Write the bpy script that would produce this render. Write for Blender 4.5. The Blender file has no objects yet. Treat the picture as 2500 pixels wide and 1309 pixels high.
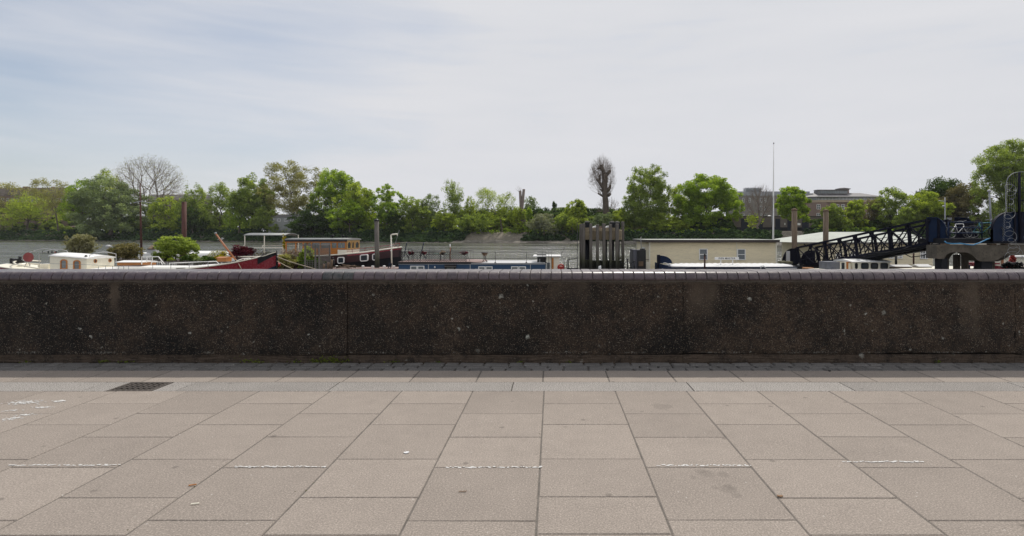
import bpy, math, random
import numpy as np
from mathutils import Vector
C = bpy.context.scene.collection
R = math.radians
random.seed(7)

# ------------------------------------------------------------------ camera, sky, sun, exposure
sc = bpy.context.scene
F, VX, VY, EYE = 1360.0, 1349.0, 574.0, 1.66      # focal length and vanishing point in photo pixels, eye height
cam_d = bpy.data.cameras.new('camera'); cam = bpy.data.objects.new('camera', cam_d); C.objects.link(cam)
cam.location = (0, 0, EYE); cam.rotation_euler = (R(90), 0, 0)
cam_d.sensor_width = 36; cam_d.lens = F/2500*36
cam_d.shift_x = (1250-VX)/2500; cam_d.shift_y = -(654.5-VY)/2500
cam_d.clip_start = 0.05; cam_d.clip_end = 8000
sc.camera = cam
SUN_EL, SUN_AZ = R(56), R(16)                      # azimuth to the right of straight ahead
w = bpy.data.worlds.new('World'); sc.world = w; w.use_nodes = True
nt = w.node_tree; nt.nodes.clear()
def N(tree, typ, **kw):
    n = tree.nodes.new(typ)
    for k, v in kw.items(): setattr(n, k, v)
    return n
out = N(nt, 'ShaderNodeOutputWorld'); bg = N(nt, 'ShaderNodeBackground')
sky = N(nt, 'ShaderNodeTexSky', sky_type='NISHITA', sun_disc=False, sun_elevation=SUN_EL, sun_rotation=SUN_AZ,
        air_density=1.0, dust_density=1.2, ozone_density=1.0)
bg.inputs['Strength'].default_value = 0.1
tc = N(nt, 'ShaderNodeTexCoord')
mp = N(nt, 'ShaderNodeMapping'); mp.inputs['Scale'].default_value = (1.3, 1.3, 7.0); mp.inputs['Rotation'].default_value = (0, R(-9), 0)
nz = N(nt, 'ShaderNodeTexNoise'); nz.inputs['Scale'].default_value = 1.7; nz.inputs['Detail'].default_value = 7; nz.inputs['Roughness'].default_value = .52; nz.inputs['Distortion'].default_value = .5
mp2 = N(nt, 'ShaderNodeMapping'); mp2.inputs['Scale'].default_value = (2.2, 2.2, 22.0); mp2.inputs['Rotation'].default_value = (0, R(-14), 0)
nz2 = N(nt, 'ShaderNodeTexNoise'); nz2.inputs['Scale'].default_value = 1.5; nz2.inputs['Detail'].default_value = 6; nz2.inputs['Distortion'].default_value = .8
sep = N(nt, 'ShaderNodeSeparateXYZ')
def math_(tree, op, a, b=None, clamp=False):
    m = N(tree, 'ShaderNodeMath', operation=op); m.use_clamp = clamp
    for i, v in enumerate((a, b)):
        if v is None: continue
        if isinstance(v, (int, float)): m.inputs[i].default_value = v
        else: tree.links.new(v, m.inputs[i])
    return m.outputs[0]
L = nt.links.new
L(tc.outputs['Generated'], mp.inputs[0]); L(mp.outputs[0], nz.inputs['Vector'])
L(tc.outputs['Generated'], mp2.inputs[0]); L(mp2.outputs[0], nz2.inputs['Vector'])
L(tc.outputs['Generated'], sep.inputs[0])
# thin high cloud: nearly closed to the right, opening into blue on the left
side = math_(nt, 'MULTIPLY', math_(nt, 'ADD', sep.outputs['X'], 0.68), 1.05)
side = math_(nt, 'MAXIMUM', side, 0.0); side = math_(nt, 'MINIMUM', side, 0.62)
n1 = math_(nt, 'MULTIPLY', math_(nt, 'SUBTRACT', nz.outputs['Fac'], 0.5), 1.9)
n2 = math_(nt, 'MULTIPLY', math_(nt, 'SUBTRACT', nz2.outputs['Fac'], 0.5), 1.0)
low = math_(nt, 'MULTIPLY', math_(nt, 'MAXIMUM', math_(nt, 'SUBTRACT', 0.16, sep.outputs['Z']), 0.0), 2.2)
cf = math_(nt, 'ADD', math_(nt, 'ADD', math_(nt, 'ADD', side, 0.47), math_(nt, 'MULTIPLY', math_(nt, 'ADD', n1, n2), 0.42)), low, True)
mix = N(nt, 'ShaderNodeMix', data_type='RGBA')
CLOUD_MIX = mix
L(cf, mix.inputs['Factor']); L(sky.outputs[0], mix.inputs[6])
mc = N(nt, 'ShaderNodeMix', data_type='RGBA'); mc.inputs[6].default_value = (6.6, 6.8, 7.25, 1); mc.inputs[7].default_value = (7.5, 7.52, 7.8, 1)
cb = math_(nt, 'ADD', math_(nt, 'MULTIPLY', math_(nt, 'ADD', n1, math_(nt, 'MULTIPLY', n2, 0.8)), 0.6), 0.58, True)
L(cb, mc.inputs[0]); L(mc.outputs[2], mix.inputs[7])
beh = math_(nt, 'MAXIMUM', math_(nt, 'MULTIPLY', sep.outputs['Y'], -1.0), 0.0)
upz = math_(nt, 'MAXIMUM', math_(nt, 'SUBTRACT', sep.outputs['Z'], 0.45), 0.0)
gain = math_(nt, 'ADD', math_(nt, 'ADD', 1.0, math_(nt, 'MULTIPLY', beh, 0.22)), math_(nt, 'MULTIPLY', upz, 0.2))  # sky brightened behind the camera and overhead, added as unseen fill light
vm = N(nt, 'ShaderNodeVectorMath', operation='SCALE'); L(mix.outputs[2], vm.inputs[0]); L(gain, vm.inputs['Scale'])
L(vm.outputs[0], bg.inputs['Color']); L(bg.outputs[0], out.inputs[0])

sd = bpy.data.lights.new('sun', 'SUN'); sun = bpy.data.objects.new('sun', sd); C.objects.link(sun)
sd.energy = 3.0; sd.angle = R(0.7); sd.color = (1.0, .95, .87)
tosun = Vector((math.sin(SUN_AZ)*math.cos(SUN_EL), math.cos(SUN_AZ)*math.cos(SUN_EL), math.sin(SUN_EL)))
sun.rotation_euler = (-tosun).to_track_quat('-Z', 'Y').to_euler(); sun.location = (0, 0, 60)
sc.view_settings.view_transform = 'Standard'; sc.view_settings.look = 'None'
sc.view_settings.exposure = 0.0; sc.view_settings.gamma = 1.0
sc.cycles.max_bounces = 6; sc.cycles.transparent_max_bounces = 6

# ------------------------------------------------------------------ helpers
def at(px, py, Y):
    """the point at depth Y (metres) seen at a photo pixel"""
    return ((px-VX)/F*Y, Y, EYE-(py-VY)/F*Y)
def ax(px, Y): return (px-VX)/F*Y
def az(py, Y): return EYE-(py-VY)/F*Y
ORG = {}
def tag(o, label=None, cat=None, group=None, kind=None):
    if label: o['label'] = label
    if cat: o['category'] = cat
    if group: o['group'] = group
    if kind: o['kind'] = kind
    return o
def thing(name, loc, label, cat, group=None):
    o = bpy.data.objects.new(name, None); C.objects.link(o); o.location = loc; o.empty_display_size = .2
    ORG[o.name] = Vector(loc)
    return tag(o, label, cat, group)
class MB:
    def __init__(s): s.v = []; s.f = []; s.sm = []
    def add(s, vs, fs, smooth=False):
        n = len(s.v); s.v.extend([tuple(p) for p in vs]); s.f.extend([tuple(i+n for i in f) for f in fs]); s.sm.extend([smooth]*len(fs)); return s
    def box(s, x0, x1, y0, y1, z0, z1):
        return s.add([(x0,y0,z0),(x1,y0,z0),(x1,y1,z0),(x0,y1,z0),(x0,y0,z1),(x1,y0,z1),(x1,y1,z1),(x0,y1,z1)],
              [(0,3,2,1),(4,5,6,7),(0,1,5,4),(1,2,6,5),(2,3,7,6),(3,0,4,7)])
    def bbox(s, x0, x1, y0, y1, z0, z1, b=.02):
        """box with chamfered vertical and top edges"""
        def ring(x0,x1,y0,y1,z,c): return [(x0+c,y0,z),(x1-c,y0,z),(x1,y0+c,z),(x1,y1-c,z),(x1-c,y1,z),(x0+c,y1,z),(x0,y1-c,z),(x0,y0+c,z)]
        v = ring(x0,x1,y0,y1,z0,b)+ring(x0,x1,y0,y1,z1-b,b)+ring(x0+b,x1-b,y0+b,y1-b,z1,b*.6)
        f = [tuple(range(7,-1,-1)), tuple(range(16,24))]
        for k in (0, 8): f += [(k+i, k+(i+1)%8, k+8+(i+1)%8, k+8+i) for i in range(8)]
        return s.add(v, f)
    def tube(s, p0, p1, r0, r1=None, n=8, caps=True): return s.path([p0, p1], [r0, r0 if r1 is None else r1], n, caps)
    def path(s, pts, rs, n=8, caps=True, smooth=True):
        if isinstance(rs, (int, float)): rs = [rs]*len(pts)
        pts = [Vector(p) for p in pts]; base = len(s.v); prev = None
        for i, p in enumerate(pts):
            d = (pts[min(i+1, len(pts)-1)]-pts[max(i-1, 0)])
            d = d.normalized() if d.length > 1e-9 else Vector((0,0,1))
            if prev is None:
                a = Vector((0,0,1)) if abs(d.z) < .9 else Vector((1,0,0))
                u = d.cross(a).normalized()
            else:
                u = (prev-d*prev.dot(d)); u = u.normalized() if u.length > 1e-6 else d.orthogonal().normalized()
            prev = u; w_ = d.cross(u)
            for k in range(n):
                t = 2*math.pi*k/n
                s.v.append(tuple(p+(u*math.cos(t)+w_*math.sin(t))*rs[i]))
        for i in range(len(pts)-1):
            for k in range(n):
                a = base+i*n+k; b = base+i*n+(k+1)%n
                s.f.append((a, b, b+n, a+n)); s.sm.append(smooth)
        if caps and n > 2:
            s.f.append(tuple(base+k for k in reversed(range(n)))); s.sm.append(False)
            e = base+(len(pts)-1)*n
            s.f.append(tuple(e+k for k in range(n))); s.sm.append(False)
        return s
    def lathe(s, c, prof, n=16, axis='z'):
        base = len(s.v)
        for r, h in prof:
            for k in range(n):
                t = 2*math.pi*k/n; a, b = r*math.cos(t), r*math.sin(t)
                s.v.append((c[0]+a, c[1]+b, c[2]+h) if axis == 'z' else ((c[0]+a, c[1]+h, c[2]+b) if axis == 'y' else (c[0]+h, c[1]+a, c[2]+b)))
        for i in range(len(prof)-1):
            for k in range(n):
                a = base+i*n+k; b = base+i*n+(k+1)%n; s.f.append((a, b, b+n, a+n)); s.sm.append(True)
        s.f.append(tuple(base+k for k in reversed(range(n)))); s.sm.append(False)
        e = base+(len(prof)-1)*n; s.f.append(tuple(e+k for k in range(n))); s.sm.append(False)
        return s
    def prism(s, pts, d, smooth=False):
        """planar outline (3D points) pushed along vector d"""
        n = len(pts); d = Vector(d); a = [Vector(p) for p in pts]; b = [p+d for p in a]
        f = [tuple(reversed(range(n))), tuple(range(n, 2*n))]+[(i, (i+1)%n, n+(i+1)%n, n+i) for i in range(n)]
        return s.add([tuple(p) for p in a+b], f, smooth)
    def loft(s, rings, closed=False, caps=False, smooth=True):
        n = len(rings[0]); base = len(s.v)
        for r in rings: s.v.extend([tuple(p) for p in r])
        m = n if closed else n-1
        for i in range(len(rings)-1):
            for k in range(m):
                a = base+i*n+k; b = base+i*n+(k+1)%n
                s.f.append((a, b, b+n, a+n)); s.sm.append(smooth)
        if caps:
            s.f.append(tuple(base+k for k in reversed(range(n)))); s.sm.append(False)
            e = base+(len(rings)-1)*n; s.f.append(tuple(e+k for k in range(n))); s.sm.append(False)
        return s
    def torus(s, c, R_, r, axis='y', n=24, m=6, a0=0, a1=2*math.pi):
        full = abs(a1-a0-2*math.pi) < 1e-6
        pts = []
        for i in range(n+1):
            t = a0+(a1-a0)*i/n; a, b = R_*math.cos(t), R_*math.sin(t)
            pts.append((c[0]+a, c[1], c[2]+b) if axis == 'y' else ((c[0], c[1]+a, c[2]+b) if axis == 'x' else (c[0]+a, c[1]+b, c[2])))
        return s.path(pts, r, m, caps=not full)
    def build(s, name, mat, parent=None, attr=None):
        if parent is not None: org = ORG[parent.name]
        else:
            a = np.array(s.v); lo = a.min(0); hi = a.max(0); org = Vector(((lo[0]+hi[0])/2, (lo[1]+hi[1])/2, lo[2]))
        me = bpy.data.meshes.new(name)
        me.from_pydata([(x-org[0], y-org[1], z-org[2]) for x, y, z in s.v], [], s.f)
        me.polygons.foreach_set('use_smooth', s.sm)
        if attr is not None:
            A = me.attributes.new('tint', 'FLOAT', 'FACE'); A.data.foreach_set('value', attr)
        me.materials.append(mat); me.validate(); me.update()
        o = bpy.data.objects.new(name, me); C.objects.link(o)
        ORG[o.name] = Vector(org)
        if parent is not None: o.parent = parent
        else: o.location = org
        return o

def copy_tree(o, parent=None):
    c = o.copy(); C.objects.link(c)
    if parent is not None: c.parent = parent
    ORG[c.name] = ORG.get(o.name, Vector((0,0,0)))
    for ch in [x for x in bpy.data.objects if x.parent == o]: copy_tree(ch, c)
    return c

# ------------------------------------------------------------------ materials
MATS = {}
def newmat(name):
    m = bpy.data.materials.new(name); m.use_nodes = True; t = m.node_tree; t.nodes.clear()
    o = N(t, 'ShaderNodeOutputMaterial'); b = N(t, 'ShaderNodeBsdfPrincipled'); t.links.new(b.outputs[0], o.inputs[0])
    MATS[name] = m
    return m, t, b, o
def obj_coord(t, scale=(1,1,1)):
    c = N(t, 'ShaderNodeTexCoord'); m = N(t, 'ShaderNodeMapping'); m.inputs['Scale'].default_value = scale
    g = N(t, 'ShaderNodeNewGeometry'); t.links.new(g.outputs['Position'], m.inputs[0]); return m.outputs[0]
def noise(t, vec, scale, detail=4, rough=.55, dist=0):
    n = N(t, 'ShaderNodeTexNoise'); n.inputs['Scale'].default_value = scale; n.inputs['Detail'].default_value = detail
    n.inputs['Roughness'].default_value = rough; n.inputs['Distortion'].default_value = dist; t.links.new(vec, n.inputs['Vector']); return n.outputs['Fac']
def ramp(t, fac, stops, interp='LINEAR'):
    r = N(t, 'ShaderNodeValToRGB'); r.color_ramp.interpolation = interp; e = r.color_ramp.elements
    while len(e) < len(stops): e.new(.5)
    for i, (p, c) in enumerate(stops):
        e[i].position = p; e[i].color = (c, c, c, 1) if isinstance(c, (int, float)) else (*c, 1)
    t.links.new(fac, r.inputs[0]); return r.outputs[0]
def mixc(t, fac, a, b, mode='MIX'):
    m = N(t, 'ShaderNodeMix', data_type='RGBA', blend_type=mode)
    for i, v in ((0, fac), (6, a), (7, b)):
        if isinstance(v, (int, float)): m.inputs[i].default_value = v
        elif isinstance(v, tuple): m.inputs[i].default_value = (*v, 1) if len(v) == 3 else v
        else: t.links.new(v, m.inputs[i])
    return m.outputs[2]
def bump(t, b, h, strength=.3, dist=.01):
    n = N(t, 'ShaderNodeBump'); n.inputs['Strength'].default_value = strength; n.inputs['Distance'].default_value = dist
    t.links.new(h, n.inputs['Height']); t.links.new(n.outputs[0], b.inputs['Normal']); return n
def paint(name, col, rough=.45, var=.25, scale=2.5, dirt=(.09,.075,.05), dirtf=.25, metal=0, stretch=(1,1,1), bmp=.1):
    """painted or raw surface with worn, uneven colour"""
    m, t, b, o = newmat(name); v = obj_coord(t, stretch)
    n1 = noise(t, v, scale, 6, .6); n2 = noise(t, v, scale*7, 4, .6)
    c = mixc(t, ramp(t, n1, [(.3, 0), (.75, 1)]), tuple(x*(1-var) for x in col), tuple(min(1, x*(1+var*.6)) for x in col))
    c = mixc(t, ramp(t, n2, [(.52, 0), (.78, dirtf)]), c, dirt)
    t.links.new(c, b.inputs['Base Color']); b.inputs['Metallic'].default_value = metal
    t.links.new(ramp(t, n2, [(0, max(0, rough-.12)), (1, min(1, rough+.2))]), b.inputs['Roughness'])
    if bmp: bump(t, b, n2, bmp, .01)
    return m
def dull(m, v=.2):
    m.node_tree.nodes['Principled BSDF'].inputs['Specular IOR Level'].default_value = v; return m
def leafmat(name, dark, light, trans=.55, gloss=.0):
    m, t, b, o = newmat(name); t.nodes.remove(b)
    a = N(t, 'ShaderNodeAttribute'); a.attribute_name = 'tint'
    c = ramp(t, a.outputs['Fac'], [(0, dark), (1, light)])
    d = N(t, 'ShaderNodeBsdfDiffuse'); tr = N(t, 'ShaderNodeBsdfTranslucent'); mx = N(t, 'ShaderNodeMixShader')
    t.links.new(c, d.inputs[0]); t.links.new(mixc(t, 1.0, c, (1.35, 1.35, .6), 'MULTIPLY'), tr.inputs[0])
    mx.inputs[0].default_value = trans
    t.links.new(d.outputs[0], mx.inputs[1]); t.links.new(tr.outputs[0], mx.inputs[2]); t.links.new(mx.outputs[0], o.inputs[0])
    return m
def glassmat(name, col=(.03,.04,.05), rough=.06):
    m, t, b, o = newmat(name); b.inputs['Base Color'].default_value = (*col, 1); b.inputs['Roughness'].default_value = rough
    b.inputs['Specular IOR Level'].default_value = .8
    return m

# paving slab stone
def stone_mat(name, c0, c1, speck=.5, fine=260, stains=None):
    m, t, b, o = newmat(name); v = obj_coord(t)
    a = N(t, 'ShaderNodeAttribute'); a.attribute_name = 'tint'
    n1 = noise(t, v, 1.3, 5, .6); n2 = noise(t, v, 5.5, 5, .65); n3 = noise(t, v, fine, 2, .5); n4 = noise(t, v, 60, 3, .6)
    c = mixc(t, a.outputs['Fac'], c0, c1)
    c = mixc(t, ramp(t, n2, [(.3, .30), (.62, 0)]), c, tuple(x*.72 for x in c0))
    c = mixc(t, ramp(t, n1, [(.4, 0), (.7, .35)]), c, tuple(x*1.12 for x in c1))
    c = mixc(t, ramp(t, n3, [(.36, speck), (.52, 0)]), c, tuple(x*.42 for x in c0))
    n5 = noise(t, v, 95, 2, .6); c = mixc(t, ramp(t, n5, [(.40, .42), (.52, 0)]), c, tuple(x*.5 for x in c0)); c = mixc(t, ramp(t, n5, [(.56, 0), (.70, .5)]), c, tuple(min(1, x*1.5) for x in c1))
    if stains:
        for X_, Y_, r_ in stains:
            vd = N(t, 'ShaderNodeVectorMath', operation='DISTANCE'); wv_ = N(t, 'ShaderNodeVectorMath', operation='ADD'); t.links.new(v, wv_.inputs[0])
            sc_ = N(t, 'ShaderNodeVectorMath', operation='SCALE'); sc_.inputs['Scale'].default_value = r_*1.2; nn_ = N(t, 'ShaderNodeTexNoise'); nn_.inputs['Scale'].default_value = 18; t.links.new(v, nn_.inputs['Vector'])
            t.links.new(nn_.outputs['Color'], sc_.inputs[0]); t.links.new(sc_.outputs[0], wv_.inputs[1]); t.links.new(wv_.outputs[0], vd.inputs[0]); vd.inputs[1].default_value = (X_+r_*.6, Y_+r_*.6, r_*.6)
            c = mixc(t, ramp(t, math_(t, 'DIVIDE', vd.outputs['Value'], r_), [(.6, .30), (1.15, 0)]), c, tuple(x*.45 for x in c0))
    c = mixc(t, ramp(t, n4, [(.62, 0), (.72, .35)]), c, tuple(min(1, x*1.5) for x in c1))
    vo = N(t, 'ShaderNodeTexVoronoi'); vo.inputs['Scale'].default_value = 9; t.links.new(v, vo.inputs['Vector'])
    c = mixc(t, ramp(t, vo.outputs['Distance'], [(.035, .8), (.06, 0)]), c, (.5,.47,.43))
    vo2 = N(t, 'ShaderNodeTexVoronoi'); vo2.inputs['Scale'].default_value = 3.1; t.links.new(v, vo2.inputs['Vector'])
    c = mixc(t, ramp(t, vo2.outputs['Distance'], [(.04, .55), (.09, 0)]), c, tuple(x*.4 for x in c0))
    t.links.new(c, b.inputs['Base Color']); b.inputs['Roughness'].default_value = .88; b.inputs['Specular IOR Level'].default_value = .25
    bump(t, b, mixc(t, .6, n3, n2), .35, .004)
    return m
STAINS = []
for px_, py_, r_ in ((1710,1150,.05),(1728,1157,.07),(1765,1158,.05),(1775,1195,.07),(1782,1189,.05),(1745,1190,.03),(1800,1210,.04),(1693,1166,.03),(1615,993,.12)):
    Y_ = F*EYE/(py_-VY); STAINS.append(((px_-VX)/F*Y_, Y_, r_))
M_slab = stone_mat('slab_stone', (.275,.236,.203), (.342,.294,.253), stains=STAINS)
M_granite = stone_mat('granite', (.27,.25,.23), (.36,.335,.31), 1.0, 95)
M_sett = stone_mat('sett_stone', (.11,.105,.10), (.19,.18,.17), .4, 120)
M_mortar = paint('mortar', (.14,.122,.105), .95, .35, 9, (.03,.035,.015), .6)
M_iron = paint('cast_iron', (.085,.072,.062), .7, .35, 8, (.09,.045,.025), .4)
M_moss = leafmat('moss', (.05,.07,.012), (.13,.15,.03), .2)
M_white_paint = paint('road_paint', (.60,.59,.57), .8, .1, 20, (.3,.27,.24), .6)

# parapet concrete: dark weathered exposed aggregate with lichen
m, t, b, o = newmat('wall_concrete'); v = obj_coord(t)
vs = obj_coord(t, (1, 1, .32))
nA = noise(t, v, 1.1, 6, .62); nB = noise(t, vs, 2.6, 5, .6); nC = noise(t, v, 120, 3, .6); nD = noise(t, v, 9, 5, .65)
gx = N(t, 'ShaderNodeSeparateXYZ'); t.links.new(v, gx.inputs[0]); mrx = N(t, 'ShaderNodeMapRange'); mrx.inputs[1].default_value = -6; mrx.inputs[2].default_value = 4; mrx.inputs[3].default_value = -.07; mrx.inputs[4].default_value = .07; t.links.new(gx.outputs['X'], mrx.inputs[0])
nA = math_(t, 'ADD', nA, mrx.outputs[0])
c = mixc(t, ramp(t, nA, [(.36, 0), (.64, 1)]), (.0085,.0072,.0062), (.062,.042,.028))
c = mixc(t, ramp(t, nB, [(.55, 0), (.78, .6)]), c, (.060,.044,.031))
c = mixc(t, ramp(t, nD, [(.35, .75), (.55, 0)]), c, (.008,.0078,.0075))
c = mixc(t, ramp(t, noise(t, v, 42, 3, .7), [(.40, .6), (.56, 0)]), c, (.004,.004,.004))
vo = N(t, 'ShaderNodeTexVoronoi'); vo.inputs['Scale'].default_value = 82; t.links.new(v, vo.inputs['Vector'])
peb = ramp(t, vo.outputs['Distance'], [(.12, 1), (.42, 0)])
sep2 = N(t, 'ShaderNodeSeparateColor'); t.links.new(vo.outputs['Color'], sep2.inputs[0])
pv = ramp(t, sep2.outputs[0], [(.30, 0), (.68, .55), (.95, 1)])
c = mixc(t, math_(t, 'MULTIPLY', peb, pv), c, mixc(t, sep2.outputs[1], (.19,.11,.062), (.38,.33,.265)))
for sc_, thr, rnd, cc in ((3.4, .13, .78, (.44,.45,.40)), (7, .14, .82, (.34,.34,.30)), (14, .19, .86, (.30,.29,.25))):
    vl = N(t, 'ShaderNodeTexVoronoi'); vl.inputs['Scale'].default_value = sc_
    wv = N(t, 'ShaderNodeVectorMath', operation='ADD')
    nn = N(t, 'ShaderNodeTexNoise'); nn.inputs['Scale'].default_value = 22; nn.inputs['Detail'].default_value = 3; t.links.new(v, nn.inputs['Vector'])
    sc2 = N(t, 'ShaderNodeVectorMath', operation='SCALE'); sc2.inputs['Scale'].default_value = .07
    t.links.new(nn.outputs['Color'], sc2.inputs[0]); t.links.new(v, wv.inputs[0]); t.links.new(sc2.outputs[0], wv.inputs[1])
    t.links.new(wv.outputs[0], vl.inputs['Vector'])
    s3 = N(t, 'ShaderNodeSeparateColor'); t.links.new(vl.outputs['Color'], s3.inputs[0])
    f = math_(t, 'MULTIPLY', ramp(t, vl.outputs['Distance'], [(thr*.6, .85), (thr, 0)]), ramp(t, s3.outputs[0], [(rnd, 0), (min(.99, rnd+.1), 1)]))
    f = math_(t, 'MULTIPLY', f, ramp(t, noise(t, v, 55, 2), [(.35, .45), (.6, 1)]))
    c = mixc(t, f, c, cc)
pz = N(t, 'ShaderNodeMapRange'); pz.inputs[1].default_value = .100; pz.inputs[2].default_value = .085; t.links.new(gx.outputs['Z'], pz.inputs[0])
c = mixc(t, math_(t, 'MULTIPLY', pz.outputs[0], ramp(t, nD, [(.35, .2), (.6, .8)])), c, (.085,.062,.045))
ez = N(t, 'ShaderNodeMath', operation='COMPARE'); t.links.new(gx.outputs['Z'], ez.inputs[0]); ez.inputs[1].default_value = .125; ez.inputs[2].default_value = .012
c = mixc(t, math_(t, 'MULTIPLY', ez.outputs[0], math_(t, 'MULTIPLY', ramp(t, noise(t, v, 2.2, 6, .75), [(.5, 0), (.62, 1)]), ramp(t, noise(t, v, 38, 4, .7), [(.48, 0), (.60, .8)]))), c, (.26,.25,.22))
tz = N(t, 'ShaderNodeMapRange'); tz.inputs[1].default_value = 1.01; tz.inputs[2].default_value = 1.035; t.links.new(gx.outputs['Z'], tz.inputs[0])
c = mixc(t, math_(t, 'MULTIPLY', tz.outputs[0], ramp(t, noise(t, v, 3, 6, .7), [(.38, .15), (.62, .8)])), c, (.12,.10,.08))
for X_, w_, z_ in ((-5.72, .09, .78), (1.95, .25, .72), (5.45, .16, .45), (.2, .3, .9)):
    sx_ = math_(t, 'DIVIDE', math_(t, 'ABSOLUTE', math_(t, 'SUBTRACT', math_(t, 'ADD', gx.outputs['X'], math_(t, 'MULTIPLY', math_(t, 'SUBTRACT', nD, .5), .25)), X_)), w_)
    zf_ = N(t, 'ShaderNodeMapRange'); zf_.inputs[1].default_value = z_-.2; zf_.inputs[2].default_value = z_+.1; t.links.new(gx.outputs['Z'], zf_.inputs[0])
    c = mixc(t, math_(t, 'MULTIPLY', math_(t, 'MULTIPLY', ramp(t, sx_, [(.5, .75), (1, 0)]), zf_.outputs[0]), ramp(t, nB, [(.35, .3), (.6, 1)])), c, (.10,.076,.055))
t.links.new(c, b.inputs['Base Color']); b.inputs['Roughness'].default_value = .9; b.inputs['Specular IOR Level'].default_value = .3
bump(t, b, mixc(t, .5, vo.outputs['Distance'], nD), .7, .012)
M_wall = m
# glazed coping tiles
m, t, b, o = newmat('coping_tile'); v = obj_coord(t)
a = N(t, 'ShaderNodeAttribute'); a.attribute_name = 'tint'
c = ramp(t, a.outputs['Fac'], [(0, (.022,.026,.027)), (.25, (.042,.030,.037)), (1, (.070,.047,.058))])
c = mixc(t, ramp(t, noise(t, v, 14, 5, .6), [(.45, 0), (.8, .55)]), c, (.16,.13,.12))
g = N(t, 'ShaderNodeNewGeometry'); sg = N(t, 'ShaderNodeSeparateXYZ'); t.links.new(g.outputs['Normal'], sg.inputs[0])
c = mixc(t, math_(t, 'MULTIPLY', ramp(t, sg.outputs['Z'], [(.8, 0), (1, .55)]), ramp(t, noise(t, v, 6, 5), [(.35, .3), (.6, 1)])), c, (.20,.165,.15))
t.links.new(c, b.inputs['Base Color'])
t.links.new(ramp(t, noise(t, v, 30, 4), [(.3, .24), (.7, .42)]), b.inputs['Roughness']); bump(t, b, noise(t, v, 18, 3), .12, .01)
M_coping = m

M_cream = paint('cream_paint', (.80,.76,.63), .4, .08, 1.5, (.4,.35,.25), .2)
M_white = paint('white_paint', (.84,.83,.80), .4, .06, 1.5, (.35,.3,.24), .2)
M_greywhite = paint('grey_white_panel', (.5,.5,.5), .45, .12, 1.5)
M_red = paint('red_hull', (.23,.018,.03), .22, .15, 1.2, (.1,.02,.02), .2, bmp=.03)
M_redbright = paint('red_plastic', (.42,.04,.03), .4, .15, 3)
M_reddisc = paint('faded_red', (.33,.07,.065), .6, .25, 3)
M_maroon = paint('maroon_hull', (.05,.022,.026), .3, .25, 1.2, (.12,.06,.04), .2)
M_navy = paint('navy_paint', (.008,.014,.034), .5, .25, 1.5, (.05,.05,.05), .2)
M_navyblk = paint('bitumen_black', (.012,.013,.017), .5, .3, 2, (.05,.045,.04), .3)
M_blue = paint('blue_cabin', (.012,.052,.12), .4, .18, 1.2, (.05,.05,.06), .15)
M_pierblue = paint('pier_blue', (.007,.020,.055), .6, .35, 1.6, (.06,.045,.035), .3)
M_pierdark = paint('pier_dark', (.006,.007,.018), .65, .35, 2, (.045,.03,.02), .3)
M_varnish = paint('varnished_wood', (.52,.19,.035), .3, .3, 2.5, (.1,.04,.01), .4, stretch=(1,1,6))
M_orange = paint('orange_wood', (.40,.155,.035), .45, .25, 2.5, (.15,.06,.02), .3)
M_spar = paint('spar_wood', (.36,.14,.06), .5, .25, 2.5)
M_greywood = paint('weathered_timber', (.17,.155,.14), .9, .4, 2, (.03,.028,.022), .7, stretch=(8,8,.7), bmp=.5)
M_brownwood = paint('brown_timber', (.16,.105,.065), .9, .4, 2, (.03,.022,.014), .6, stretch=(6,6,.6), bmp=.5)
M_rust = paint('rusted_steel', (.085,.032,.024), .75, .35, 2, (.03,.015,.01), .5)
M_steel = paint('dark_rail', (.010,.010,.013), .6, .3, 4)
M_galv = paint('galvanised', (.32,.33,.34), .5, .2, 4, metal=.3)
M_roofgrey = paint('grey_roof', (.26,.27,.26), .6, .2, 1.2)
M_rooflight = paint('pale_felt_roof', (.44,.46,.41), .8, .12, .8, (.25,.25,.2), .3)
M_fascia = paint('brown_fascia', (.045,.032,.03), .6, .25, 2)
M_deck = paint('pontoon_deck', (.26,.18,.16), .8, .3, 2)
M_glass = glassmat('dark_glass'); M_glassl = glassmat('pale_glass', (.16,.18,.19), .08)
M_rope = paint('rope', (.34,.28,.2), .9, .2, 8); M_hose = paint('blue_hose', (.04,.22,.42), .4, .1, 3)
M_rubber = paint('tyre_rubber', (.02,.02,.02), .7, .2, 5)
M_black = paint('black_lacquer', (.008,.008,.009), .4, .3, 3)
M_concrete = paint('pier_concrete', (.125,.105,.08), .9, .45, 1.3, (.03,.026,.02), .75, bmp=.5)
M_yellowc = paint('stained_concrete', (.29,.235,.155), .9, .45, 1.6, (.06,.045,.03), .8, bmp=.4)
M_tarp = paint('white_tarp', (.62,.62,.62), .6, .15, 3)
for m_ in (M_pierblue, M_pierdark, M_navyblk, M_steel, M_navy): dull(m_)
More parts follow.
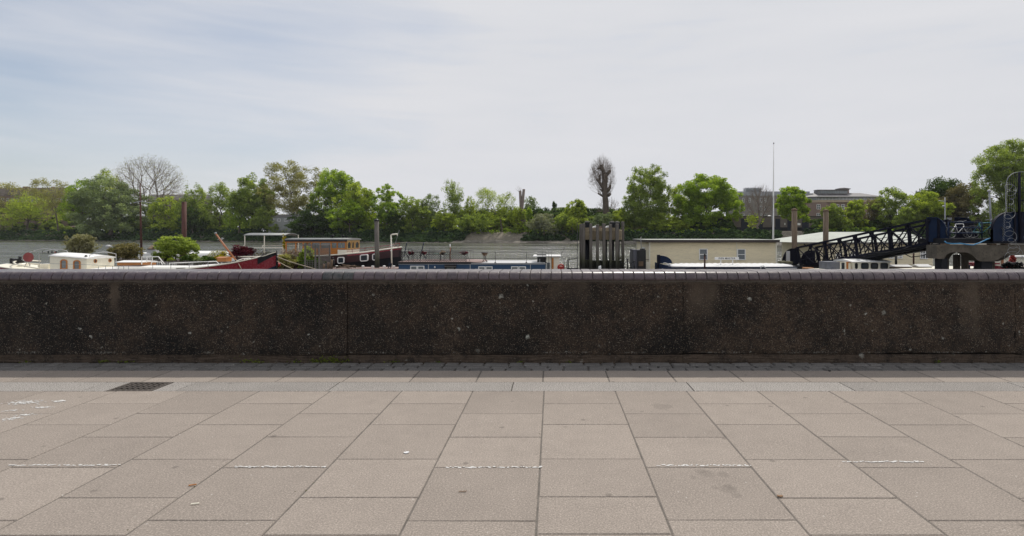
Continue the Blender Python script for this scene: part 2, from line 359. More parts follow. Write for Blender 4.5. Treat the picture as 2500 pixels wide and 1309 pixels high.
# timber going green and black towards the tide line
def pile_mat(name, top, low):
    m, t, b, o = newmat(name); v = obj_coord(t, (8,8,.7)); g = N(t, 'ShaderNodeNewGeometry'); s = N(t, 'ShaderNodeSeparateXYZ')
    t.links.new(g.outputs['Position'], s.inputs[0]); n = noise(t, v, 2, 6, .65)
    zz = math_(t, 'ADD', s.outputs['Z'], math_(t, 'MULTIPLY', math_(t, 'SUBTRACT', n, .5), 1.4))
    c = mixc(t, ramp(t, n, [(.3, 0), (.7, 1)]), tuple(x*.6 for x in top), tuple(x*1.25 for x in top))
    mr = N(t, 'ShaderNodeMapRange'); mr.inputs[1].default_value = .7; mr.inputs[2].default_value = -.3; t.links.new(zz, mr.inputs[0])
    c = mixc(t, mr.outputs[0], c, low)
    mr2 = N(t, 'ShaderNodeMapRange'); mr2.inputs[1].default_value = -.1; mr2.inputs[2].default_value = -.6; t.links.new(zz, mr2.inputs[0])
    c = mixc(t, mr2.outputs[0], c, (.018,.018,.014))
    t.links.new(c, b.inputs['Base Color']); b.inputs['Roughness'].default_value = .9; bump(t, b, n, .6, .02)
    return m
M_pile = pile_mat('tidal_timber', (.135,.12,.105), (.05,.052,.024))
M_pileb = pile_mat('tidal_brown_timber', (.17,.125,.085), (.09,.085,.03))
M_bark = paint('bark', (.11,.085,.065), .95, .4, 1.2, (.02,.018,.012), .5)
M_barkg = paint('grey_bark', (.20,.16,.135), .95, .35, 1.2, (.03,.025,.02), .5)
M_twig = paint('twigs', (.20,.155,.12), .95, .3, 1)

# brick
def brickmat(name, c1, c2, mort, sx=3.5):
    m, t, b, o = newmat(name); v = obj_coord(t); n = noise(t, v, .5, 5)
    n2 = noise(t, obj_coord(t, (4, 4, 13)), 1.0, 2)
    c = mixc(t, ramp(t, n2, [(.35, 0), (.65, 1)]), c1, c2); c = mixc(t, ramp(t, n, [(.3, .35), (.7, 0)]), c, tuple(x*.6 for x in c1))
    c = mixc(t, .18, c, mort)
    t.links.new(c, b.inputs['Base Color']); b.inputs['Roughness'].default_value = .9
    return m
M_brick = brickmat('brown_brick', (.22,.145,.115), (.30,.205,.165), (.25,.22,.2))
M_brickg = brickmat('grey_brick', (.21,.19,.17), (.28,.255,.225), (.22,.21,.2))
M_brickd = brickmat('yard_brick', (.12,.095,.08), (.18,.145,.12), (.15,.14,.13))
M_creamband = paint('cream_render', (.42,.33,.24), .8, .12, .5)
M_slate = paint('slate_roof', (.19,.18,.18), .6, .2, .6)
# ------------------------------------------------------------------ promenade
FH = F*EYE
def zy(py): return FH/(py-VY)                     # depth on the paving for a photo row
Y_STRIP0, Y_STRIP1, Y_BORD, Y_WALL = zy(955), zy(933), zy(905), 7.28
mb = MB(); mb.box(-60, 60, -40, 7.86, -6.0, -.028)
g = mb.build('ground', M_mortar); tag(g, kind='structure')
rs = random.Random(3)
def slab(mb, tints, x0, x1, y0, y1, rng, gap=.006, jit=.0015, ch=.004):
    x0 += gap+rng.uniform(0,.002); x1 -= gap+rng.uniform(0,.002); y0 += gap*.75; y1 -= gap*.75
    z = [rng.uniform(-jit, jit) for _ in range(4)]
    P = [(x0,y0),(x1,y0),(x1,y1),(x0,y1)]
    Q = [(x0+ch,y0+ch),(x1-ch,y0+ch),(x1-ch,y1-ch),(x0+ch,y1-ch)]
    vs = [(*P[i], -.03) for i in range(4)]+[(*P[i], z[i]-ch) for i in range(4)]+[(*Q[i], z[i]) for i in range(4)]
    fs = [(8,9,10,11)]+[(i,(i+1)%4,4+(i+1)%4,4+i) for i in range(4)]+[(4+i,4+(i+1)%4,8+(i+1)%4,8+i) for i in range(4)]
    mb.add(vs, fs); tints += [rng.uniform(0, 1)]*9
mb = MB(); tints = []
pitch = .757; x_ref = -.091
Acol = [.75,.60,.60,.74,.62,.75,.6]; Bcol = [.445,.605,.755,.60,.44,.61,.75]
for n in range(-14, 14):
    x0 = x_ref+pitch*n; y = Y_STRIP0
    seq = Acol if n % 2 else Bcol
    seq = list(seq); k = 0
    off = 0
    while y > -3:
        d = seq[k % len(seq)]+rs.uniform(-.006, .006); k += 1
        if y < .5: d = 1.2
        slab(mb, tints, x0, x0+pitch, y-d, y, rs, gap=.004)
        y -= d
for n in range(-17, 17):
    x0 = x_ref+pitch*n-.02
    slab(mb, tints, x0, x0+pitch, Y_STRIP1, Y_BORD, rs)
pv = mb.build('pavement', M_slab, attr=tints); tag(pv, kind='structure')
mb = MB()
for n in range(-14, 15):
    xx = x_ref+pitch*n; mb.box(xx-.012, xx+.012, -3, Y_STRIP0-.004, -.028, -.0035)
for n in range(-17, 18):
    xx = x_ref+pitch*n-.02; mb.box(xx-.012, xx+.012, Y_STRIP1, Y_BORD-.004, -.028, -.0035)
o = mb.build('joint_filling', M_mortar); tag(o, kind='structure')
mb = MB(); tints = []
xs = [-10.1,-8.2,-6.75,-5.02]
for a_, b_ in zip(xs, xs[1:]): slab(mb, tints, a_, b_, Y_STRIP0, Y_STRIP1, rs, .004)
slab(mb, tints, -4.27, -4.02, Y_STRIP0, Y_STRIP1, rs, .004)
x = -4.02
for d in (1.62, 1.96, 1.95, 1.72, 1.9, 1.9, 1.9, 1.9):
    slab(mb, tints, x, x+d, Y_STRIP0, Y_STRIP1, rs, .004); x += d
slab(mb, tints, -5.02, -4.76, Y_STRIP0, Y_STRIP1, rs, .004)
o = mb.build('granite_strip', M_granite, attr=tints); tag(o, kind='structure')
mb = MB(); tints = []
rows = np.linspace(Y_BORD, Y_WALL-.03, 4)
for i in range(3):
    x = -12+rs.uniform(0,.2)
    while x < 12:
        d = rs.uniform(.16, .34)
        slab(mb, tints, x, x+d, rows[i], rows[i+1], rs, .007, .004, .012); x += d
o = mb.build('sett_strip', M_sett, attr=tints); tag(o, kind='structure')

# drain grate
gr = thing('drain_grate', (-4.51, 6.1, 0), 'rusty square iron drain grate set in the granite strip', 'drain grate')
mb = MB(); x0, x1, y0, y1 = -4.755, -4.275, Y_STRIP0+.004, Y_STRIP1-.004
for a in ((x0,x0+.03,y0,y1),(x1-.03,x1,y0,y1),(x0+.03,x1-.03,y0,y0+.025),(x0+.03,x1-.03,y1-.025,y1)): mb.box(*a, -.027, .001)
mb.build('frame', M_iron, gr)
mb = MB()
for i in range(1, 8): xx = x0+(x1-x0)*i/8; mb.box(xx-.008, xx+.008, y0+.025, y1-.025, -.024, -.001)
for i in range(1, 5): yy = y0+(y1-y0)*i/5; mb.box(x0+.03, x1-.03, yy-.009, yy+.009, -.02, -.003)
mb.build('bars', M_iron, gr)

# worn white dashes painted beside the slab joints (row 1138) and scuffed white paint on the left
def flakes(mb, x0, x1, yc, h, n, rng, z=.0045):
    """broken paint: many small irregular chips, thinner towards one end"""
    for i in range(n):
        t = (i+rng.random())/n; x = x0+(x1-x0)*t; yy = yc+rng.uniform(-h/2, h/2)*.8
        a, b = rng.uniform(.005, .019), rng.uniform(.18, .45)*h
        k = rng.randint(5, 7); pts = []
        for j in range(k):
            tt = 2*math.pi*j/k; rr = rng.uniform(.65, 1.1); pts.append((x+a*rr*math.cos(tt), yy+b*rr*math.sin(tt), z-.0015+i*2e-5+rng.random()*1e-5))
        mb.add(pts, [tuple(range(k))])
rf = random.Random(11)
mb = MB()
for px0, px1, py in ((22,292,1136.5),(570,800,1140),(1088,1325,1141.5),(1602,1832,1137),(2060,2255,1128)):
    Y = zy(py); flakes(mb, ax(px0, Y), ax(px1, Y), Y, .026, 42, rf)
o = mb.build('painted_line', M_white_paint); tag(o, kind='structure')
mb = MB()
for (px, py, w_, h_, n_) in ((55,983,.42,.10,60),(140,980,.16,.05,16),(100,995,.3,.04,16),(25,1022,.22,.10,18),(60,1013,.25,.05,12),(20,1003,.2,.05,8)):
    Y = zy(py); X = ax(px, Y)
    for i in range(int(n_*2.5)): flakes(mb, X-w_/2+rf.gauss(.5,.22)*w_, X-w_/2+rf.gauss(.5,.22)*w_+.04, Y+rf.gauss(0, .3)*h_, .02, 1, rf)
o = mb.build('scuffed_paint', M_white_paint); tag(o, kind='structure')
# moss in the joints and weeds at the foot of the wall: uncountable ground cover
def tuft_mesh(name, pts, rng, mat, s=.012, n=14, spread=.04, up=.02):
    mb = MB(); tt = []
    for x, y, z, k in pts:
        for i in range(int(n*k)):
            c = Vector((x+rng.gauss(0, spread*k), y+rng.gauss(0, spread*.25), z+abs(rng.gauss(0, up*k))))
            a = Vector((rng.uniform(-1,1), rng.uniform(-1,1), rng.uniform(-.2,1))).normalized()*s*rng.uniform(.6,1.5)
            b = a.orthogonal().normalized()*s*.45
            mb.add([c-b, c+b, c+a], [(0,1,2)]); tt.append(rng.random())
    return mb.build(name, mat, attr=tt)
pts = []
for px, py, k in ((465,1187,.9),(440,1210,.7),(330,1290,1.0),(735,1200,1.1),(760,1180,.8),(345,965,1),(300,952,1.2),(440,930,.9),(475,925,.8),(560,900,.9),(1327,1060,.8),(1326,1040,.6),(1547,1085,1),(1555,1105,1),(1540,1070,.6),(1625,1270,.8),(1980,1308,.7),(220,975,.6),(190,985,.6),(540,905,.9),(360,906,.7)):
    Y = zy(py); pts.append((ax(px, Y), Y, -.012, k*.6))
o = tuft_mesh('joint_moss', pts, rf, M_moss, .009, 26, .05, .008); tag(o, 'patches of green moss growing in the paving joints', 'moss', kind='stuff')
pts = []
for px, k in ((250,.7),(310,.6),(610,1.1),(640,.4),(720,.6),(800,1.8),(815,1.6),(830,1.2),(770,.7),(962,.7),(1070,.3),(1270,.3),(1390,.4),(2290,.5),(60,.3)):
    pts.append((ax(px, 7.25), 7.245, .0, k))
o = tuft_mesh('wall_foot_weeds', pts, rf, M_moss, .022, 30, .07, .022); tag(o, 'small green weeds and moss along the foot of the parapet', 'weeds', kind='stuff')
# litter
def scrap(name, px, py, pts, mat, label, cat, th=.003, lift=.003):
    Y = zy(py); X = ax(px, Y); mb = MB()
    mb.prism([(X+a, Y+b, lift+abs(a)*.08) for a, b in pts], (0, 0, th)); o = mb.build(name, mat); tag(o, label, cat); return o
scrap('petal', 993, 1106, [(-.02,-.014),(-.005,-.02),(.012,-.016),(.02,0),(.012,.014),(-.012,.016),(-.006,.003),(-.022,.004)], M_tarp, 'small white petal-like scrap lying on a slab left of the central joint', 'paper scrap')
M_leafd = paint('dry_leaf', (.22,.13,.07), .8, .3, 20)
scrap('twig', 1130, 1202, [(-.026,-.003),(.02,0),(.026,.006),(-.005,.005),(-.028,.001)], M_leafd, 'dark dry sliver of leaf lying on a slab at bottom centre', 'twig')
scrap('cigarette_end', 476, 1233, [(-.022,-.006),(.024,.003),(.022,.009),(-.024,0)], M_cream, 'pale cigarette end lying on a slab at lower left', 'cigarette end', .006)
scrap('dry_leaf', 1904, 1213, [(-.02,-.004),(0,-.016),(.018,-.006),(.012,.006),(-.004,.003),(-.012,.01)], M_leafd, 'curled brown leaf beside a joint at lower right', 'leaf', .006)
scrap('wood_chip', 470, 1187, [(-.02,-.01),(.02,.008),(.018,.014),(-.022,-.003)], M_orange, 'small orange chip of wood stuck in a mossy joint', 'wood chip', .006)
scrap('pebble', 2025, 907, [(-.012,-.012),(.012,-.012),(.016,0),(.008,.013),(-.01,.012)], M_black, 'small black lump lying in the wall shadow at right', 'pebble', .01)

# ------------------------------------------------------------------ parapet wall
wall = thing('parapet_wall', (0, Y_WALL, 0), 'long dark lichen-speckled concrete parapet with rounded glazed coping', 'wall')
ZT = 1.045
rw = random.Random(5)
def wall_panel(name, x0, x1, zb0, zb1, z1, yf, yb, seed, amp=.006, taper=0):
    """front face as a fine uneven grid, closed behind"""
    rng = np.random.RandomState(seed); nx = max(4, int((x1-x0)/.05)); nz_ = 22
    xs = np.linspace(x0, x1, nx+1); mb = MB(); idx = {}
    base = rng.normal(0, amp, (nx+1, nz_+1))
    for _ in range(1): base = (base+np.roll(base,1,0)+np.roll(base,-1,0)+np.roll(base,1,1)+np.roll(base,-1,1))/3
    wav = np.cumsum(rng.normal(0, .0022, nx+1)); wav -= np.linspace(0, wav[-1], nx+1)
    for i, x in enumerate(xs):
        zb = zb0+(zb1-zb0)*(x-x0)/(x1-x0)
        for j in range(nz_+1):
            f = j/nz_; z = (zb+wav[i])*(1-f)+z1*f; e = 0
            if j in (0, nz_) or i in (0, nx): e = .010
            mb.v.append((x, yf+base[i, j]+e, z))
    m1 = nz_+1
    for i in range(nx):
        for j in range(nz_): mb.f.append((i*m1+j, (i+1)*m1+j, (i+1)*m1+j+1, i*m1+j+1)); mb.sm.append(True)
    n = len(mb.v)
    mb.v += [(x0, yb, zb0), (x1, yb, zb1), (x1, yb, z1), (x0, yb, z1)]
    fr = [0, nx*m1, nx*m1+nz_, nz_]
    for a_, b_ in ((0,1),(1,2),(2,3),(3,0)): mb.f.append((n+a_, n+b_, fr[b_], fr[a_])); mb.sm.append(False)
    mb.f.append((n+3, n+2, n+1, n)); mb.sm.append(False)
    o = mb.build(name, M_wall, wall); return o
xj = [-20, ax(848, 7.28), ax(1668, 7.28), ax(2480, 7.28), 20]
zc = [.03, .095, .10, .10, .10]
for i in range(4):
    wall_panel('wall_panel', xj[i]+(.003,.0035,.001,.001)[i], xj[i+1]-(.0035,.001,.001,.001)[i], (.04,.10,.112,.105)[i], (.095,.105,.115,.10)[i], ZT, Y_WALL, 7.80, 20+i)
    wall_panel('plinth', xj[i]+(.003,.0035,.001,.001)[i], xj[i+1]-(.0035,.001,.001,.001)[i], -.05, -.05, (.08,.092,.10,.092)[i], Y_WALL+.012, 7.80, 40+i, .004)
mb = MB(); mb.box(-20, 20, 7.35, 7.82, -6, ZT-.05); mb.build('wall_core', M_wall, wall)
mb = MB(); mb.box(-20, 20, Y_WALL+.01, 7.80, ZT-.004, ZT+.034); mb.build('mortar_bed', M_mortar, wall)
# coping: one bullnose tile after another, each set a little differently
mb = MB(); tints = []
x = -13.0; TW = .1352; i = 0
xd0, xd1 = ax(776, 7.25), ax(852, 7.25)
while x < 12.5:
    wdt = TW+rw.uniform(-.002, .002)
    a0, a1 = x+.004, x+wdt-.003; dz = rw.uniform(-.002, .002); dy = rw.uniform(-.004, .004)
    yf, yb, zb, zt = 7.215+dy, 7.835+dy, ZT+.03, 1.182+dz
    prof = [(yb, zb), (yb, zt-.01), (yb-.012, zt)]
    r_ = .088
    for k in range(0, 9):
        tt = R(90)*k/8
        prof.append((yf+r_-r_*math.sin(tt), zt-r_+r_*math.cos(tt)))
    prof += [(yf+.002, zb+.004), (yf+.006, zb)]
    rings = []
    for xx, sh in ((a0, .004), (a0+.004, 0), (a0+.008, 0), (a1-.008, 0), (a1-.004, 0), (a1, .004)):
        cy, cz = (yf+yb)/2, (zb+zt)/2
        rings.append([(xx, yy+(sh if yy < cy else -sh), zz-(sh if zz > cz else -sh)) for yy, zz in prof])
    nf = len(mb.f); mb.loft(rings, closed=True, caps=True)
    xm = (a0+a1)/2
    tv = 0.0 if xd0 < xm < xd1 else min(1, max(.28, rw.gauss(.62, .2)))
    tints += [tv]*(len(mb.f)-nf); x += wdt; i += 1
mb.build('coping', M_coping, wall, attr=tints)
mb = MB(); mb.box(-13, 12.5, 7.226, 7.82, ZT+.035, 1.085); mb.prism([(-13, 7.226, 1.086), (-13, 7.234, 1.12), (-13, 7.262, 1.155), (-13, 7.30, 1.172), (-13, 7.82, 1.172), (-13, 7.82, 1.086)], (25.5, 0, 0)); mb.build('coping_joints', M_mortar, wall)

# ------------------------------------------------------------------ river, foreshore and far bank
WZ = -2.2
def shoreY(X): return max(259.4-.3515*X, 168.0)
nrm = Vector((.3316, .9434))
def shore_px(px):
    u = (px-VX)/F; return max(259.4/(1+.3515*u), 168)
prof = [(-60, -6), (-4, -2.9), (0, -2.2), (3.5, -1.75), (7.5, -1.2), (9, -.85), (16, 3.0), (17, 3.25), (22, 3.35), (30, 3.45), (60, 3.6), (120, 3.6), (500, 3.8), (1100, 3.8)]
xs = list(np.linspace(-900, 250, 240))+[300, 400, 600, 1200]
rg = np.random.RandomState(4)
mb = MB(); mbp = MB()
cols = []
for X in xs:
    row = []
    for o_, z in prof:
        j = rg.normal(0, .35 if 0 < o_ < 9 else .05)
        jz = rg.normal(0, .05) if o_ < 16 else 0
        row.append((X+(o_+j)*nrm.x if X < 250 else X, shoreY(X)+(o_+j)*nrm.y, z+jz))
    cols.append(row)
n = len(prof)
mb.loft([c_[:6] for c_ in cols]); 
m, t, b, o_ = newmat('foreshore_mud'); v = obj_coord(t); v2 = obj_coord(t, (1, 1, 3))
c = mixc(t, ramp(t, noise(t, v, .25, 6, .65), [(.35, 0), (.65, 1)]), (.095,.08,.062), (.22,.195,.16))
c = mixc(t, ramp(t, noise(t, v, 2.2, 4, .7), [(.5, 0), (.68, .6)]), c, (.32,.30,.27))
gg = N(t, 'ShaderNodeNewGeometry'); ss = N(t, 'ShaderNodeSeparateXYZ'); t.links.new(gg.outputs['Position'], ss.inputs[0])
c = mixc(t, ramp(t, math_(t, 'ADD', ss.outputs['Z'], 2.0), [(.0, .75), (.55, 0)]), c, (.05,.042,.03))
t.links.new(c, b.inputs['Base Color']); b.inputs['Roughness'].default_value = .85; bump(t, b, noise(t, v, 1.5, 5), .6, .3)
o = mb.build('foreshore', m); tag(o, kind='structure')
mb = MB(); mb.loft([c_[5:8] for c_ in cols])
m, t, b, o_ = newmat('stone_pitching'); v = obj_coord(t, (1, 1, 1.6))
vv = N(t, 'ShaderNodeTexVoronoi'); vv.inputs['Scale'].default_value = 2.2; t.links.new(v, vv.inputs['Vector'])
sp = N(t, 'ShaderNodeSeparateColor'); t.links.new(vv.outputs['Color'], sp.inputs[0])
c = mixc(t, sp.outputs[0], (.15,.125,.095), (.27,.235,.185)); c = mixc(t, ramp(t, vv.outputs['Distance'], [(.5, 0), (.75, .55)]), c, (.05,.045,.035))
c = mixc(t, ramp(t, noise(t, v, .2, 5), [(.5, 0), (.7, .5)]), c, (.11,.11,.07))
t.links.new(c, b.inputs['Base Color']); b.inputs['Roughness'].default_value = .95; bump(t, b, vv.outputs['Distance'], .7, .15)
o = mb.build('river_bank', m); tag(o, kind='structure')
mb = MB(); mb.loft([c_[7:10] for c_ in cols])
M_path = paint('towpath_gravel', (.27,.225,.165), .95, .2, .4); o = mb.build('towpath', M_path); tag(o, kind='structure')
mb = MB(); mb.loft([c_[9:] for c_ in cols])
M_grass = paint('far_grass', (.075,.085,.03), .95, .45, .15, (.12,.09,.05), .5); o = mb.build('far_ground', M_grass); tag(o, kind='structure')
mb = MB(); mb.add([(-1600,7.9,WZ),(1600,7.9,WZ),(1600,820,WZ),(-1600,820,WZ)], [(0,1,2,3)])
m, t, b, o_ = newmat('river_water')
v = obj_coord(t, (.34, 1, 1)); n1 = noise(t, v, 1.5, 6, .62, .4); v3 = obj_coord(t, (.12, .35, 1)); n2 = noise(t, v3, .35, 3, .55, .6)
b.inputs['Base Color'].default_value = (.085,.083,.065, 1)
b.inputs['IOR'].default_value = 1.33
cal = noise(t, obj_coord(t, (.02, .10, 1)), 1.0, 6, .68, .6)
t.links.new(ramp(t, cal, [(.40, .06), (.60, .24)]), b.inputs['Roughness'])
n3 = noise(t, obj_coord(t, (.09, .24, 1)), 1.0, 4, .6, .5)
hh = math_(t, 'ADD', math_(t, 'ADD', math_(t, 'MULTIPLY', n1, .35), math_(t, 'MULTIPLY', n2, 1.6)), math_(t, 'MULTIPLY', n3, 1.6))
bp = bump(t, b, hh, 1.0, .9)
gw_ = N(t, 'ShaderNodeSeparateXYZ'); t.links.new(obj_coord(t), gw_.inputs[0])
shel = N(t, 'ShaderNodeMapRange'); shel.inputs[1].default_value = 95; shel.inputs[2].default_value = 230; shel.inputs[3].default_value = .05; shel.inputs[4].default_value = -.14; t.links.new(math_(t, 'ADD', gw_.outputs['Y'], math_(t, 'MULTIPLY', gw_.outputs['X'], .3515)), shel.inputs[0])
cal2 = math_(t, 'ADD', cal, shel.outputs[0])
t.links.new(ramp(t, cal2, [(.34, .06), (.52, 1.0)]), bp.inputs['Strength'])
o = mb.build('river', m); tag(o, kind='structure')
mb = MB(); mb.add([(-1600,7.9,-6.2),(1600,7.9,-6.2),(1600,820,-6.2),(-1600,820,-6.2)], [(0,1,2,3)]); o = mb.build('riverbed', M_mortar); tag(o, kind='structure')
# scattered stones on the foreshore: rubble nobody could count
rg = random.Random(9); mb = MB()
for i in range(1500):
    px = rg.choice([rg.uniform(1000, 1560), rg.uniform(1880, 1960), rg.uniform(-60, 2600)]); Ys = shore_px(px); X = ax(px, Ys); off = rg.choice([rg.uniform(.2, 8.5), rg.uniform(6.5, 9.5)])
    s = rg.uniform(.12, .42)*(1.4 if rg.random() < .08 else 1); cx, cy, cz = X+off*nrm.x, shoreY(X)+off*nrm.y, -2.2+off*.12
    vs = [(cx+s*rg.uniform(.7,1.3)*a, cy+s*rg.uniform(.7,1.2)*b_, cz+s*rg.uniform(.3,.7)*c_) for a, b_, c_ in ((-1,-1,-.5),(1,-1,-.5),(1,1,-.5),(-1,1,-.5),(-.6,-.6,.7),(.6,-.6,.7),(.6,.6,.7),(-.6,.6,.7))]
    mb.add(vs, [(0,3,2,1),(4,5,6,7),(0,1,5,4),(1,2,6,5),(2,3,7,6),(3,0,4,7)])
o = mb.build('foreshore_rubble', paint('rubble', (.27,.25,.22), .95, .35, .8)); tag(o, 'pale stones scattered along the muddy far foreshore', 'stones', kind='stuff')
# ------------------------------------------------------------------ foliage
def leaf_obj(name, lobes, n, size, seed, mat, parent=None, clumps=26, cs=.30, bottom=None, org=None, hollow=.55):
    """crown of leaf sprays: lobes -> clumps on and inside each lobe -> small bent faces.  lobes: (centre, (rx,ry,rz))"""
    rng = np.random.RandomState(seed)
    vol = np.array([l[1][0]*l[1][2] for l in lobes]); vol = vol/vol.sum()
    Cn, Rd, T = [], [], []
    for (c, r), f in zip(lobes, vol):
        k = max(4, int(clumps*len(lobes)*f))
        d = rng.normal(size=(k, 3)); d /= np.linalg.norm(d, axis=1)[:, None]
        rad = hollow+(1.02-hollow)*rng.rand(k)**.6
        p = np.array(c)+d*rad[:, None]*np.array(r)
        Cn.append(p); Rd.append(np.outer(rng.uniform(.6, 1.25, k), np.array(r))*cs); T.append(rng.rand(k))
    Cn, Rd, T = np.concatenate(Cn), np.concatenate(Rd), np.concatenate(T)
    wt = Rd[:, 0]*Rd[:, 2]; wt /= wt.sum()
    idx = rng.choice(len(Cn), n, p=wt)
    d = rng.normal(size=(n, 3)); d /= np.linalg.norm(d, axis=1)[:, None]
    P = Cn[idx]+d*(rng.rand(n)**.45)[:, None]*Rd[idx]
    if bottom is not None: P = P[P[:, 2] > bottom]; idx = idx[:len(P)]
    n = len(P)
    nn = rng.normal(size=(n, 3)); nn[:, 2] = np.abs(nn[:, 2])+.45
    a = np.cross(nn, rng.normal(size=(n, 3))); a /= np.linalg.norm(a, axis=1)[:, None]
    b = np.cross(nn, a); b /= np.linalg.norm(b, axis=1)[:, None]
    c = np.cross(a, b)
    s = size*rng.uniform(.5, 1.35, n)
    a *= s[:, None]; b *= (s*.55)[:, None]; c *= (s*.18)[:, None]
    V = np.stack([P-a, P-b+c, P+a*.9, P+b+c], 1).reshape(-1, 3)
    if parent is not None: o_ = np.array(ORG[parent.name])
    elif org is not None: o_ = np.array(org)
    else: o_ = np.array([V[:, 0].mean(), V[:, 1].mean(), V[:, 2].min()])
    me = bpy.data.meshes.new(name); me.vertices.add(4*n); me.vertices.foreach_set('co', (V-o_).astype(np.float32).ravel())
    me.loops.add(4*n); me.loops.foreach_set('vertex_index', np.arange(4*n, dtype=np.int32))
    me.polygons.add(n); me.polygons.foreach_set('loop_start', np.arange(0, 4*n, 4, dtype=np.int32)); me.polygons.foreach_set('loop_total', np.full(n, 4, dtype=np.int32))
    tint = np.clip(T[idx][:n]*.65+rng.rand(n)*.35, 0, 1)
    A = me.attributes.new('tint', 'FLOAT', 'FACE'); A.data.foreach_set('value', tint.astype(np.float32))
    me.materials.append(mat); me.update(calc_edges=True)
    o = bpy.data.objects.new(name, me); C.objects.link(o); ORG[o.name] = Vector(o_)
    if parent is not None: o.parent = parent
    else: o.location = o_
    return o
TN, TS = 3.3, 1.0
GZ = 3.3
LM = {
 'mid': leafmat('leaf_mid', (0.11, 0.16, 0.045), (0.38, 0.46, 0.13)),
 'vivid': leafmat('leaf_vivid', (0.11, 0.19, 0.03), (0.43, 0.55, 0.085)),
 'yellow': leafmat('leaf_yellow', (.13,.18,.035), (.45,.53,.10)),
 'olive': leafmat('leaf_olive', (0.15, 0.15, 0.06), (0.45, 0.43, 0.18), .35),
 'grey': leafmat('leaf_grey', (0.12, 0.16, 0.08), (0.33, 0.4, 0.2), .35),
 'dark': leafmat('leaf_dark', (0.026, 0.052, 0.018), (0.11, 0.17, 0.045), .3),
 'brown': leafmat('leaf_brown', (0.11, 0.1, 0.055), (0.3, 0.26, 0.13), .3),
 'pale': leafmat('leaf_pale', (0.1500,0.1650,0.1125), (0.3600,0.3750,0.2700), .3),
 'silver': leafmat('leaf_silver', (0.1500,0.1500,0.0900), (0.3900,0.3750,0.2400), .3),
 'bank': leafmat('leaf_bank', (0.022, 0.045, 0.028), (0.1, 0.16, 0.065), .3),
 'purple': leafmat('leaf_purple', (0.0480,0.0128,0.0224), (0.1600,0.0352,0.0560), .3),
 'gold': leafmat('leaf_gold', (0.22, 0.17, 0.012), (0.5, 0.42, 0.03), .2),
 'pink': leafmat('leaf_pink', (0.1800,0.1320,0.1080), (0.4080,0.3120,0.2640), .2),
}
def limb(mb, p0, p1, r0, r1, rng, n=6, seg=5, wob=.06):
    p0, p1 = Vector(p0), Vector(p1); Ln = (p1-p0).length; pts = []
    for i in range(seg+1):
        f = i/seg; q = p0.lerp(p1, f)
        if 0 < i < seg: q += Vector((rng.gauss(0, wob), rng.gauss(0, wob), rng.gauss(0, wob*.5)))*Ln
        pts.append(q)
    mb.path(pts, [r0+(r1-r0)*(i/seg)**.8 for i in range(seg+1)], n, caps=False); return pts
def skeleton(mb, base, lobes, r, rng, lean=0, extra=3):
    """tapered trunk, one limb into every lobe, side branches from each limb"""
    cz = sum(l[0][2] for l in lobes)/len(lobes); cx = sum(l[0][0] for l in lobes)/len(lobes); cy = sum(l[0][1] for l in lobes)/len(lobes)
    fork = Vector((base[0]+(cx-base[0])*.5, base[1]+(cy-base[1])*.5, base[2]+(cz-base[2])*.55))
    mb.path([Vector(base)+Vector((0,0,-.6)), Vector(base)+Vector((0,0,.15)), Vector(base).lerp(fork, .5)+Vector((rng.gauss(0, r*.4), 0, 0)), fork], [r*1.5, r*1.15, r*.9, r*.75], 8, caps=False)
    for c, rr in lobes:
        tip = Vector(c)+Vector((0, 0, rr[2]*.5))
        pts = limb(mb, fork, tip, r*.5, r*.08, rng)
        for k in range(extra):
            q = pts[rng.randint(2, 4)]
            e = Vector(c)+Vector((rng.gauss(0, .55)*rr[0], rng.gauss(0, .5)*rr[1], rng.uniform(-.2, .9)*rr[2]))
            limb(mb, q, e, r*.2, r*.04, rng, 5, 4)
